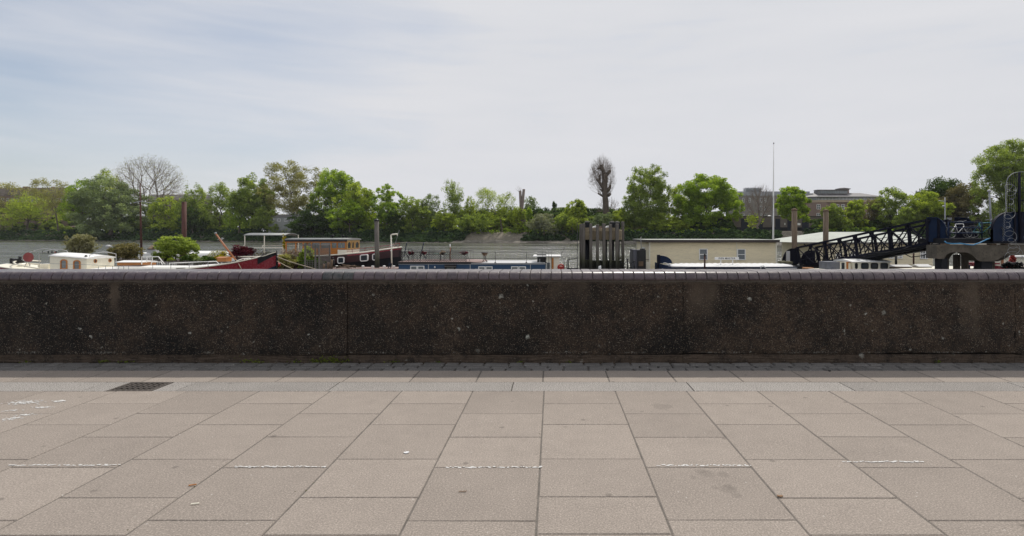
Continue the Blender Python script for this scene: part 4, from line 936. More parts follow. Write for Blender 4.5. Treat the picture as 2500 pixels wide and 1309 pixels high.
# terrace roofs at the left
Y = 440
tr = thing('brick_terrace', (ax(80, Y), Y, 2.3), 'long brown brick terrace behind the trees at the far left', 'building')
mb = MB(); mb.box(ax(-120, Y), ax(172, Y), Y, Y+10, 2, az(478, Y)); mb.build('wall', M_brick, tr)
mb = MB(); mb.prism([(ax(-120, Y), Y-.5, az(478, Y)), (ax(-120, Y), Y+5, az(457, Y)), (ax(-120, Y), Y+11, az(478, Y))], (ax(172, Y)-ax(-120, Y), 0, 0)); rfo = mb.build('roof', M_brickd, tr)
for pxw in (45, 52, 115): mb = MB(); mb.box(ax(pxw, Y), ax(pxw+5, Y), Y+3.5, Y+5.5, az(460, Y), az(454.5, Y)); mb.build('chimney', M_brick, tr)
for i in range(16): window_part(tr, -20+i*12, -14+i*12, 484, 494, Y, d=.2)
Y = 420
t2 = thing('far_terrace', (ax(430, Y), Y, 2.3), 'dark-roofed terrace showing between the leafless poplar and the rust-red pile', 'building')
mb = MB(); mb.box(ax(360, Y), ax(500, Y), Y, Y+9, 2, az(488, Y)); mb.build('wall', M_brickd, t2)
mb = MB(); mb.prism([(ax(358, Y), Y-.5, az(488, Y)), (ax(358, Y), Y+4.5, az(474, Y)), (ax(358, Y), Y+10, az(488, Y))], (ax(502, Y)-ax(358, Y), 0, 0)); mb.build('roof', M_slate, t2)
for i in range(9): window_part(t2, 368+i*14, 374+i*14, 494, 503, Y, d=.2)
Y = 330
t3 = thing('white_house', (ax(700, Y), Y, 2.3), 'white low building glimpsed through the trees above the grey canopy', 'building')
mb = MB(); mb.box(ax(655, Y), ax(860, Y), Y, Y+9, 2, az(530, Y)); mb.build('wall', M_roofgrey, t3)
mb = MB(); mb.prism([(ax(651, Y), Y-.5, az(530, Y)), (ax(651, Y), Y+4.5, az(523, Y)), (ax(651, Y), Y+10, az(530, Y))], (ax(864, Y)-ax(651, Y), 0, 0)); mb.build('roof', M_slate, t3)
for i in range(12): window_part(t3, 662+i*16, 669+i*16, 534, 541, Y, d=.2)
Y = 330
t4 = thing('flat_roofed_house', (ax(1458, Y), Y, 2.3), 'small white flat-roofed building low behind the pollard', 'building')
mb = MB(); mb.box(ax(1444, Y), ax(1467, Y), Y+3, Y+10, 2, az(511, Y)); mb.build('wall', M_white, t4); mb = MB(); mb.box(ax(1443, Y), ax(1468, Y), Y+2.6, Y+10.4, az(511, Y), az(508.5, Y)); mb.build('roof', M_slate, t4)
mb = MB(); mb.box(ax(1446, Y), ax(1465, Y), Y+2.9, Y+3, az(515, Y), az(512, Y)); mb.build('window', M_glass, t4)
# a walker on the far towpath
def figure(px, py_foot, h, Y, label, shirt, z0=None):
    """one continuous skinned body: standing, arms hanging"""
    X = ax(px, Y); z0 = az(py_foot, Y) if z0 is None else z0
    J = [(0,0,.93,.13),(0,0,1.15,.12),(0,0,1.38,.15),(0,0,1.5,.055),(0,-.01,1.62,.10),(0,0,1.72,.085),
         (-.19,0,1.40,.06),(-.25,.02,1.12,.045),(-.24,-.06,.88,.035),(-.24,-.08,.80,.03),(.19,0,1.40,.06),(.26,.02,1.12,.045),(.25,-.05,.88,.035),(.25,-.07,.80,.03),
         (-.09,0,.85,.10),(-.10,-.06,.48,.065),(-.10,.05,.09,.045),(-.10,-.12,.03,.035),(.09,0,.85,.10),(.11,.04,.48,.065),(.12,.12,.09,.045),(.12,-.03,.03,.035)]
    E = [(0,1),(1,2),(2,3),(3,4),(4,5),(2,6),(6,7),(7,8),(8,9),(2,10),(10,11),(11,12),(12,13),(0,14),(14,15),(15,16),(16,17),(0,18),(18,19),(19,20),(20,21)]
    me = bpy.data.meshes.new('person'); me.from_pydata([(a, b, c*h/1.8) for a, b, c, r in J], E, []); o = bpy.data.objects.new('person', me); C.objects.link(o)
    md = o.modifiers.new('skin', 'SKIN'); 
    for i, (a, b, c, r) in enumerate(J): me.skin_vertices[0].data[i].radius = (r, r*.8)
    me.skin_vertices[0].data[0].use_root = True
    o.modifiers.new('sub', 'SUBSURF').levels = 1
    m, t, b, oo = newmat('clothes_%d' % int(px)); tcn = N(t, 'ShaderNodeTexCoord'); sx = N(t, 'ShaderNodeSeparateXYZ'); t.links.new(tcn.outputs['Object'], sx.inputs[0])
    c = ramp(t, math_(t, 'MULTIPLY', sx.outputs['Z'], .5), [(0, (.02,.02,.03)), (.46, shirt), (.755, (.35,.2,.15)), (.83, (.06,.04,.03))], 'CONSTANT'); t.links.new(c, b.inputs['Base Color'])
    me.materials.append(m); o.location = (X, Y, z0); return tag(o, label, 'person')
figure(2069, 566, 1.75, shore_px(2069)+20, 'person in a white top standing on the far towpath beyond the pale roof', (.65,.65,.68), GZ)
figure(2110, 566, 1.7, shore_px(2110)+21, 'person in grey walking under the light green tree on the far towpath', (.2,.22,.26), GZ)
# ------------------------------------------------------------------ moored things, near to far.  W(px, py, Y) = world point
W = at
def railing(parent, pts, zt, zs, r=.018, posts=True, mat=None, name='railing', mids=()):
    """posts at pts (x, y, zbottom), top rail at zt, lower rails at mids"""
    mb = MB()
    for z in (zt,)+tuple(mids): mb.path([(x, y, z+(dz if len(p) > 3 else 0)) for p in pts for x, y, zb, *q in (p,) for dz in (q[0] if q else 0,)], r, 6)
    if posts:
        for p in pts: mb.tube((p[0], p[1], p[2]), (p[0], p[1], zt+(p[3] if len(p) > 3 else 0)), r*1.1, n=6)
    return mb.build(name, mat or M_steel, parent)
def hull(mb_side, stations, zk=-2.6, flare=.86):
    """stations: x, y centre, half beam, sheer z -> port and starboard sides with round bilge"""
    rings = []
    for x, yc, hb, zs in stations:
        rings.append([(x, yc-hb, zs), (x, yc-hb*.985, zs-.28), (x, yc-hb*flare, WZ+.25), (x, yc-hb*.6, zk), (x, yc+hb*.6, zk), (x, yc+hb*flare, WZ+.25), (x, yc+hb*.985, zs-.28), (x, yc+hb, zs)])
    mb_side.loft(rings, caps=False, smooth=True); return rings
def arch_window(parent, px0, px1, py0, py1, Y, X=None, frame=None, d=.05):
    """round-headed window on a wall facing the camera"""
    x0, x1, z1, z0 = ax(px0, Y), ax(px1, Y), az(py0, Y), az(py1, Y); w_ = (x1-x0); 
    def outl(i, y):
        a = [(x0+i, y, z0+i), (x1-i, y, z0+i)]
        for k in range(9): t_ = math.pi*k/8; a.append(((x0+x1)/2+(w_/2-i)*math.cos(t_), y, z1-w_*.32+(w_*.32-i)*math.sin(t_)))
        return a
    o_, i_ = outl(0, Y-d), outl(w_*.16, Y-d); mb = MB(); n_ = len(o_)
    mb.add(o_+i_+outl(0, Y+.01)+outl(w_*.16, Y+.01), [(k, (k+1)%n_, n_+(k+1)%n_, n_+k) for k in range(n_)]+[(k, 2*n_+k, 2*n_+(k+1)%n_, (k+1)%n_) for k in range(n_)]+[(n_+k, n_+(k+1)%n_, 3*n_+(k+1)%n_, 3*n_+k) for k in range(n_)])
    f_ = mb.build('window', frame or M_varnish, parent)
    mb = MB(); mb.prism(outl(w_*.15, Y-.015), (0, .02, 0)); mb.build('pane', M_glassl, f_); return f_

# ============ red-hulled barge in the left foreground, moored parallel to the wall
Yb = 40.2
rb = thing('red_barge', (ax(340, 40), 40.2, WZ), 'long barge with crimson hull, black bow and cream cabin', 'boat')
st_ = []
for px, hb, py in ((12,.15,650),(18,.75,646),(30,1.25,648),(50,1.6,652),(90,1.85,657),(140,1.95,659.5),(220,2.0,661),(340,2.0,662),(430,2.0,661),(500,1.95,657.5),(560,1.8,649.5),(600,1.6,642.5),(635,1.15,633),(655,.7,626),(668,.28,619),(674,.03,616)):
    yc = Yb; yn = yc-hb; st_.append((ax(px, yc), yc, hb, az(py, yn)))
mb = MB(); hull(mb, st_); h_ = mb.build('hull', M_red, rb)
mb = MB()   # gunwale strake and deck
for sgn in (-1, 1): mb.path([(x, y+sgn*hb, z+.02) for x, y, hb, z in st_], .045, 6)
mb.build('gunwale', M_cream, rb)
mb = MB(); mb.loft([[(x, y-hb*.97, z-.03), (x, y, z+.05), (x, y+hb*.97, z-.03)] for x, y, hb, z in st_]); mb.build('deck', M_cream, rb)
# black cap wrapping the bow, and the dark lower stem
cap = [s_ for s_ in st_ if s_[0] >= ax(652, Yb)-.01]; mb = MB(); x0c = ax(646, Yb)
cs_ = [(x0c, Yb, .93, az(630, Yb))]+cap
mb.loft([[(x, y-hb-.03, z-.02), (x+.0, y-hb-.05, z+.06), (x, y-hb+.06, z+.08)] for x, y, hb, z in cs_]+[])
mb.loft([[(x, y-hb-.028, z-.01), (x, y-hb*.985-.03, z-.42+.25*(x-x0c))] for x, y, hb, z in cs_])
mb.loft([[(x, y+hb+.03, z-.02), (x, y+hb*.985+.03, z-.45)] for x, y, hb, z in cs_])
mb.build('bow_cap', M_navyblk, rb)
mb = MB(); mb.path([(st_[-1][0]+.02, Yb, st_[-1][3]+.12), (st_[-1][0]+.08, Yb, -.3), (st_[-1][0]-.02, Yb, -1.6), (st_[-1][0]-.3, Yb, -2.5)], [.05,.07,.07,.07], 8); mb.build('stem', M_navyblk, rb)
low = [s_ for s_ in st_ if s_[0] >= ax(585, Yb)]; mb = MB()
mb.loft([[(x, y-hb*(.93 if x < 99 else 1)-.03, max(WZ+.1, z-1.05+.02*i)), (x, y-hb*.84-.03, WZ)] for i, (x, y, hb, z) in enumerate(low)]); mb.build('boot_top', M_navy, rb)
# stern: bulwark rail and black rudder
mb = MB(); mb.path([W(96,656,38.4), W(60,650,38.5), W(38,645,38.8), W(33,640,39.6), W(45,636.5,40.8), W(70,636,41.6), W(100,638,42)], .05, 8); mb.build('stern_rail', M_cream, rb)
mb = MB(); mb.prism([W(24.5,649,40.3), W(25,632,40.3), W(48,632,40.3), W(60,639,40.3), W(50,649,40.3)], (0, .12, 0)); mb.box(ax(24,40.3), ax(27,40.3), 40.28, 40.44, WZ, az(631,40.3)); mb.tube(W(45,634,40.35), W(53,630,40.35), .09, .05); mb.tube(W(48,632,40.35), W(49,626,40.35), .07, .10); mb.build('rudder', M_black, rb)
mb = MB(); mb.box(ax(92,39.5), ax(118,39.5), 39.5, 41, az(658,39.5), az(645,39.5)); mb.bbox(ax(40,39.6), ax(52,39.6), 39.6, 40.2, az(655,39.6), az(643,39.6), .08); mb.build('stern_bench', M_cream, rb)
# wheelhouse: sloping roof, arched windows in the side, portholes in the end
Yc0, Yc1 = 38.9, 41.35; x0, x1 = ax(122, Yc0), ax(211.5, Yc0); zl, zr, zb = az(624.5, Yc0), az(631.5, Yc0), az(664, Yc0)
mb = MB(); mb.prism([(x0, Yc0, zb), (x1, Yc0, zb), (x1, Yc0, zr), (x0, Yc0, zl)], (0, Yc1-Yc0, 0)); cab = mb.build('cabin', M_cream, rb)
mb = MB(); rr = []
for f in np.linspace(0, 1, 7):
    x = x0-.06+(x1-x0+.12)*f; z = zl+(zr-zl)*f+.02*math.sin(f*math.pi)
    rr.append([(x, Yc0-.07, z-.035)]+[(x, Yc0-.07+(Yc1-Yc0+.14)*g_, z+.02+.17*math.sin(math.pi*g_)) for g_ in np.linspace(0, 1, 9)]+[(x, Yc1+.07, z-.035)])
mb.loft(rr, closed=True, caps=True); mb.build('cabin_roof', M_white, rb)
mb = MB(); mb.prism([(x1+.001, Yc0+.02, zr)]+[(x1+.001, Yc0+(Yc1-Yc0)*g_, zr+.005+.155*math.sin(math.pi*g_)) for g_ in np.linspace(0.02, .98, 9)]+[(x1+.001, Yc1-.02, zr)], (.02, 0, 0)); mb.build('cabin_end', M_cream, rb)
arch_window(rb, 148, 165, 633, 657.5, Yc0); arch_window(rb, 179.5, 197, 635, 659, Yc0)
for pxp, pyp in ((232.4, 637.6), (268, 636)):
    Yp = x1/((pxp-VX)/F); zp = az(pyp, Yp); mb = MB(); mb.torus((x1+.02, Yp, zp), .11, .032, 'x', 16, 6); p_ = mb.build('porthole', M_orange, rb); ORG[p_.name] = ORG[rb.name]
    mb = MB(); mb.lathe((x1+.004, Yp, zp), [(.10, 0), (.10, .015)], 16, 'x'); mb.build('pane', M_glass, p_)
mb = MB(); mb.tube(W(210,629,39.2), W(210,623,39.2), .07); mb.tube(W(210,627,39.2), W(210,626,39.2), .10); mb.build('chimney', M_black, rb)
mb = MB(); mb.tube(W(157,625,39.3), W(158,622,39.3), .03); mb.tube(W(146,622,39.8), W(160,622.5,39.4), .02); mb.lathe(W(152,623,39.6), [(.07,0),(.07,.1)], 8); mb.lathe(W(136,618,40.5), [(.06,0),(.06,.1)], 8); mb.build('roof_fittings', M_redbright, rb)
# hoops over the deck
for name, P in (('hoop', [(73,652,39),(73,616,39),(84,612.5,39),(98,608.5,39),(108,607.5,39),(123,608.6,39),(140,612,39)]), ('hoop', [(95.5,655,38.7),(95.5,618,38.7),(112,613,38.7),(131,609,38.7),(148,609.3,38.7),(162,612,38.7),(166,616,39.3)]),
                ('hoop', [(219,654,39.2),(219.3,622.5,39.2),(234,618.5,39.3),(249,615.7,39.6),(262,616,39.9),(283,620,40.3),(283.5,640,40.3)])):
    mb = MB(); mb.path([W(*p) for p in P], .024, 6); mb.build(name, M_greywhite, rb)
mb = MB(); mb.path([W(96,618,38.7), W(120,619,38.9), W(150,614,39.2)], .012, 4)
for a in (104,118,127,137): mb.lathe(W(a,615.5,38.9), [(.02,-.08),(.05,0),(.02,.08)], 6)
mb.build('string_lights', M_steel, rb)
# round red disc
mb = MB(); c = Vector(W(69.3, 628.5, 38.6)); n_ = Vector((.25, -1, .05)).normalized(); rings = []
for r_, d_ in ((.32,.0),(.29,.045),(.15,.08),(.01,.09)):
    rings.append([tuple(c+n_*(-d_)+Vector((math.cos(t_)*r_*.97, math.cos(t_)*r_*.22, math.sin(t_)*r_*1.04))) for t_ in np.linspace(0, 2*math.pi, 24, endpoint=False)])
mb.loft(rings, closed=True, caps=True); mb.build('red_disc', M_reddisc, rb)
mb = MB(); mb.tube(c+Vector((0,.06,0)), W(60,652,38.9), .035); mb.tube(c+Vector((0,.06,0)), W(72,652,38.9), .03); mb.build('disc_stand', M_greywhite, rb)
# long low coach roof with ridge, hatches and rails
def coach(px0, px1, pyf0, pyf1, pyr0, pyr1, Y0, Y1, name, mat, base=None, pyb=663):
    mb = MB(); xa, xb = ax(px0, Y0), ax(px1, Y0); zb_ = az(pyb, Y0)
    z0_, z1_ = az(pyf0, Y0), az(pyf1, Y0); c0, c1 = az(pyr0, (Y0+Y1)/2), az(pyr1, (Y0+Y1)/2); ym = (Y0+Y1)/2
    A = [(xa, Y0, zb_), (xa, Y0, z0_), (xa, ym, c0), (xa, Y1, z0_), (xa, Y1, zb_)]; B = [(xb, Y0, zb_), (xb, Y0, z1_), (xb, ym, c1), (xb, Y1, z1_), (xb, Y1, zb_)]
    mb.loft([A, B], closed=True, caps=True, smooth=False); return mb.build(name, mat, rb)
coach(214, 290, 657, 656, 652.5, 651.5, 38.75, 41.5, 'side_deck', M_white)
coach(286, 452, 652.5, 653.5, 648, 648.5, 38.9, 41.4, 'coach_roof', M_white)
coach(430, 548, 654.5, 646.5, 650, 640.5, 38.9, 41.4, 'fore_roof', M_white)
coach(548, 614, 647, 641, 641, 637, 39.4, 41.0, 'fore_deck', M_cream, pyb=655)
def hatch(px0, px1, py0, py1, Y0, Y1, name='hatch', skew=0, lid=M_white):
    xa, xb, z1_, z0_ = ax(px0, Y0), ax(px1, Y0), az(py0, Y0), az(py1, Y0); mb = MB()
    mb.box(xa, xb, Y0, Y1, z0_, z1_); h = mb.build(name, M_orange, rb); ORG[h.name] = ORG[rb.name]
    mb = MB(); ym = (Y0+Y1)/2; mb.loft([[(x, Y0-.06, z1_), (x, Y0-.06, z1_+.035), (x, ym, z1_+.12), (x, Y1+.06, z1_+.035), (x, Y1+.06, z1_)] for x in (xa-.06, xb+.06)], closed=True, caps=True, smooth=False); mb.build('lid', lid, h)
hatch(286, 347, 641, 648.5, 39.5, 40.9, 'skylight'); hatch(530, 552, 631, 639, 39.9, 40.6, 'fore_hatch', lid=M_orange)
for P in ([(346,646,39.2),(346.3,627,39.2),(387,627,39.2),(402,645,39.2)], [(369,647,39),(370,640,39),(393,639.8,39),(397,647,39)], [(413,649,39.2),(414,642.5,39.2),(466,640.5,39.4),(528,638.2,39.6),(541,650,39.4)], [(577,637,39.7),(592,632,39.8),(610,630.5,40.2),(617.5,637,40.0)]):
    mb = MB(); mb.path([W(*p) for p in P], .032, 6)
    if len(P) == 4 and P[0][0] in (346, 413, 577):
        for f in (.3, .62): mb.tube(Vector(W(*P[1])).lerp(Vector(W(*P[2])), f), Vector(W(*P[1])).lerp(Vector(W(*P[2])), f)-Vector((0,0,.42 if P[0][0] == 346 else .2)), .022, n=6)
    mb.build('grab_rail', M_white, rb)
sp = [(x, Yb-hb+.1, z) for x, Yb_, hb, z in st_ if ax(95,38) < x < ax(570,38.5)]
mb = MB(); wire = [(219,648.5),(286,652),(314,651),(373,649),(417,646.5),(462,643.8),(508,641)]
mb.path([W(a, b-2, 38.25) for a, b in [(60,641),(120,645.5)]+wire], .012, 5)
for a, b in [(240,652),(258,651),(275,651),(290,651),(302,650.5)]+wire[2:]: mb.tube(W(a, b-2, 38.25), W(a, b+12, 38.25), .017, n=5)
mb.build('guard_wire', M_galv, rb)
mb = MB(); mb.path([W(527,571,40.1), W(548,600,40.15), W(575,634,40.2)], [.055,.07,.06], 10); mb.build('spar', M_spar, rb)
mb = MB(); mb.lathe(W(526.5,569.5,40.1), [(.05,-.06),(.09,-.02),(.07,.05),(.02,.07)], 8); mb.tube(W(531,585,40.1), W(547,583,40.1), .022); mb.lathe(W(542,583,40), [(.03,-.08),(.06,0),(.03,.08)], 6); mb.build('spar_fittings', M_galv, rb)
for a, b in ((556,645),(573,643)):
    mb = MB(); mb.lathe(W(a, b, 39.3), [(.16,-.1),(.17,.0),(.1,.06),(.14,.12),(.06,.15)], 10); mb.build('windlass', M_greywood, rb)
mb = MB(); mb.path([W(577,634,39.5), W(583,645,38.6), W(592,662,38.0)], .02, 5); mb.build('mooring_line', M_rope, rb)

fen = MB(); fen.lathe(W(679.5,647,40.6), [(.02,-.16),(.13,-.10),(.16,0),(.13,.10),(.03,.18)], 12); f_ = fen.build('fender_buoy', M_redbright); tag(f_, 'red round fender hanging beside the black bow', 'fender')
for nm, P, lab in (('mooring_rope', [(675,627,40.2),(710,640,39),(745,650,38.4),(785,662,37.5)], 'upper pale rope running from the black bow down to the right'), ('mooring_rope', [(675,637,40.2),(695,648,39.5),(722,661,38.5)], 'lower pale rope running steeply down from the black bow')):
    mb = MB(); mb.path([W(*p) for p in P], .035, 6); o = mb.build(nm, M_rope); tag(o, lab, 'rope', 'mooring ropes at the barge bow')

# ============ floating garden behind the barge
gp = thing('garden_pontoon', (ax(500, 44), 44.5, WZ), 'low floating garden pontoon with picket fence behind the red barge', 'pontoon')
mb = MB(); mb.box(ax(240, 43.2), ax(690, 43.2), 43.2, 47.5, WZ-.3, az(655, 43.2)); mb.build('deck', M_greywood, gp)
mb = MB()
for i in range(76):
    px = 288+i*4.1; y = 43.3; x = ax(px, y); zt = az(631.5 if px < 400 else 637, y)+.03*math.sin(i*7.1); mb.box(x-.028, x+.028, y, y+.02, az(656, y), zt)
y = 43.32; mb.box(ax(286, y), ax(600, y), y+.005, y+.03, az(640, y)-.02, az(640, y)+.03); mb.box(ax(286, y), ax(600, y), y+.005, y+.03, az(650, y)-.02, az(650, y)+.03)
mb.build('picket_fence', M_greywood, gp)
for px in (290, 342, 387, 430):
    mb = MB(); x = ax(px+5, 43.25); mb.bbox(x-.06, x+.06, 43.2, 43.32, az(656, 43.25), az(629.5 if px < 380 else 632, 43.25), .02); mb.build('fence_post', M_greywood, gp)
def shrub(name, px, wpx, ytop, ybot, Y, kind, label, n=2600, size=.07, seed=1, nl=6, stem=True, trunk_px=None, lobes=None, cat='shrub', cs=.33, hollow=.45, mat=None):
    rng = random.Random(seed); k = Y/F; X = ax(px, Y); zt, zb_ = az(ytop, Y), az(ybot, Y); H = zt-zb_; Wd = wpx*k
    if lobes is None:
        L_ = [((X, Y, (zt+zb_)/2), (Wd*.34, Wd*.3, H*.42))]
        for i in range(nl):
            a = 2*math.pi*i/nl+rng.uniform(-.3,.3); L_.append(((X+math.cos(a)*Wd*.27, Y+rng.uniform(-.3,.3)*Wd*.5, (zt+zb_)/2+math.sin(a)*H*.25), (Wd*rng.uniform(.18,.25), Wd*.22, H*rng.uniform(.2,.3))))
    else: L_ = [((ax(a, Y), Y+rng.uniform(-.2,.2), az(b, Y)), (c_/2*k, c_/2*k, d_/2*k)) for a, b, c_, d_ in lobes]
    t_ = thing(name, (X, Y, zb_), label, cat, 'plants on the floating garden')
    leaf_obj('foliage', L_, n, size, seed, LM[kind], t_, clumps=24, cs=cs, hollow=hollow)
    mb = MB(); bx = ax(trunk_px, Y) if trunk_px else X
    for c_, r_ in L_[:5]: limb(mb, (bx+rng.uniform(-.05,.05), Y, az(656, 44)), (c_[0], c_[1], c_[2]), .05 if not trunk_px else .09, .012, rng, 5, 4, .05)
    mb.build('stem', M_bark, t_); return t_
shrub('olive_bush', 198, 76, 571, 628, 46, 'silver', 'silvery grey-green bush standing behind the cream cabin', 5200, .075, 1, 8)
shrub('ivy_bush', 308, 84, 592, 636, 45.5, 'brown', 'dark rounded ivy bush behind the picket fence', 4200, .085, 2, 7)
shrub('dark_ivy', 300, 70, 600, 640, 45.8, 'dark', 'deep dark growth inside the rounded ivy bush', 3600, .09, 12, 6)
shrub('acer_tree', 430, 106, 570, 640, 45, 'mid', 'bright green spreading small tree in front of the rust-red pile', 7600, .085, 3, lobes=[(430,584,56,20),(405,596,52,24),(455,598,52,24),(395,612,44,26),(432,606,70,34),(468,610,38,26),(436,576,24,12),(400,624,40,16),(440,622,40,16),(470,603,34,18)], trunk_px=449, hollow=.55)
shrub('purple_maple', 592, 68, 600, 636, 44.5, 'purple', 'dark purple-leaved Japanese maple beside the slanting spar', 5200, .07, 4, 8)
shrub('forsythia', 536, 34, 622, 640, 44, 'gold', 'low bright yellow flowering bush left of the purple maple', 900, .07, 5, 4)
shrub('forsythia_sprig', 546, 20, 610, 626, 44.8, 'gold', 'small loose sprig of yellow flowers above the low yellow bush', 160, .06, 15, 3)
shrub('box_bush', 417, 22, 629, 642, 43.6, 'yellow', 'small rounded yellow-green bush in front of the bright green tree', 900, .06, 6, 4)
shrub('potted_laurel', 475, 26, 619, 640, 44, 'mid', 'small dark green bush right of the bright green tree', 900, .07, 7, 4)
shrub('myrtle_bush', 500, 22, 624, 640, 44.2, 'dark', 'small dark bush between the green tree and yellow flowers', 800, .07, 8, 4)
shrub('lavender_bush', 697, 46, 608, 652, 42.5, 'pink', 'tall pinkish dried-flower bush right of the black bow', 2000, .05, 9, 6, cs=.4)
shrub('fuchsia_bush', 700, 56, 620, 658, 42, 'olive', 'olive-green leafy bush in front of the dried-flower bush', 3000, .065, 10, 6)
shrub('climbing_ivy', 752, 34, 600, 640, 41.6, 'yellow', 'bright yellow-green climber growing through the trellis', 1700, .07, 11, 6)
shrub('ivy_screen', 742, 34, 612, 658, 41, 'mid', 'green ivy hanging at the left side of the trellis', 2400, .07, 13, 6)
shrub('wisteria', 722, 40, 606, 640, 42.8, 'pink', 'pinkish climber just left of the trellis', 1300, .05, 14, 6, cs=.4)
shrub('bay_bush', 458, 40, 622, 646, 43.9, 'dark', 'dark low bush under the right side of the bright green tree', 1600, .07, 31, 5)
shrub('hebe_bush', 515, 40, 626, 646, 43.8, 'dark', 'dark low bush just left of the yellow flowering bush', 1700, .07, 32, 5)
shrub('rosemary_bush', 486, 30, 628, 648, 43.6, 'grey', 'grey-green low bush behind the long white rail', 1200, .06, 33, 5)
shrub('bamboo', 530, 50, 610, 636, 45.4, 'olive', 'thin twiggy olive plants behind the yellow flowering bush', 1000, .05, 34, 6, cs=.4)
shrub('fern_bush', 395, 50, 618, 640, 45.6, 'dark', 'dark growth in the shade at the left foot of the bright green tree', 2200, .08, 35, 6)
shrub('bramble', 640, 60, 614, 640, 45.6, 'brown', 'brown twiggy growth around the parked bicycles', 1100, .05, 36, 6, cs=.4)
shrub('vine_heap', 765, 60, 630, 658, 40.6, 'dark', 'dark leafy growth at the foot of the trellis', 2200, .07, 37, 6)
# weathered trellis screen
tl = thing('trellis', (ax(775, 40), 40.5, az(660, 40)), 'weathered grey lattice trellis screen with corner posts', 'trellis')
Yt = 39.5; xL, xC = ax(745, Yt), ax(779, Yt); ztp = az(600, Yt); zbt = az(664, Yt); Yr = xC/((805-VX)/F)
def lattice(p0, p1, z0, z1, nx, nz_, t_, name='lattice_panel'):
    mb = MB(); p0, p1 = Vector(p0), Vector(p1); d = (p1-p0); u = d.normalized(); nv = Vector((-u.y, u.x, 0))
    for i in range(nx+1):
        c_ = p0+d*i/nx; a = c_-u*t_; b = c_+u*t_
        mb.prism([(a.x, a.y, z0), (b.x, b.y, z0), (b.x, b.y, z1), (a.x, a.y, z1)], tuple(nv*.02))
    for j in range(nz_+1):
        z = z0+(z1-z0)*j/nz_; a, b = p0-nv*.012, p1-nv*.012
        mb.prism([(a.x, a.y, z-t_), (b.x, b.y, z-t_), (b.x, b.y, z+t_), (a.x, a.y, z+t_)], tuple(-nv*.012))
    return mb.build(name, M_greywood, tl)
lattice((xL, Yt, 0), (xC, Yt, 0), az(625, Yt), ztp-.05, 8, 8, .012); lattice((xL, Yt, 0), (xC, Yt, 0), zbt, az(636, Yt), 6, 6, .014)
lattice((xC, Yt, 0), (xC, Yr, 0), zbt, ztp-.02, 12, 20, .012)
for (x, y, zz) in ((xL, Yt, ztp+.05), (xC, Yt, ztp+.08), (xC, Yr, ztp+.03), (ax(770, Yt), Yt+.02, ztp)):
    mb = MB(); mb.bbox(x-.05, x+.05, y-.05, y+.05, zbt, zz, .012); mb.build('post', M_greywood, tl)
mb = MB(); mb.box(xL-.15, xC-.06, Yt-.07, Yt+.06, ztp, ztp+.09); mb.box(xC-.05, xC+.05, Yt+.1, Yr-.1, ztp+.02, ztp+.10); mb.build('top_rail', M_greywood, tl)
# driftwood and posts at its foot
dw = MB(); rg = random.Random(6)
for i in range(9): a = rg.uniform(800, 860); dw.path([W(a, rg.uniform(646,654), 40), W(a+rg.uniform(8,30), rg.uniform(646,655), 39.6), W(a+rg.uniform(20,45), rg.uniform(648,658), 39.5)], [.05,.04,.02], 5)
o = dw.build('driftwood_pile', M_brownwood); tag(o, 'tangled pile of driftwood and rope on the pontoon deck', 'driftwood')
for i, (px, yt) in enumerate(((801, 641), (809, 634), (790, 645))):
    mb = MB(); mb.path([W(px, 660, 39.4), W(px+1, yt, 39.4)], [.10, .08], 8); o = mb.build('mooring_stump', M_brownwood)
    tag(o, ('short weathered stump right at the foot of the trellis corner', 'tallest of the weathered stumps by the trellis', 'lowest weathered stump, against the trellis lattice')[i], 'post')

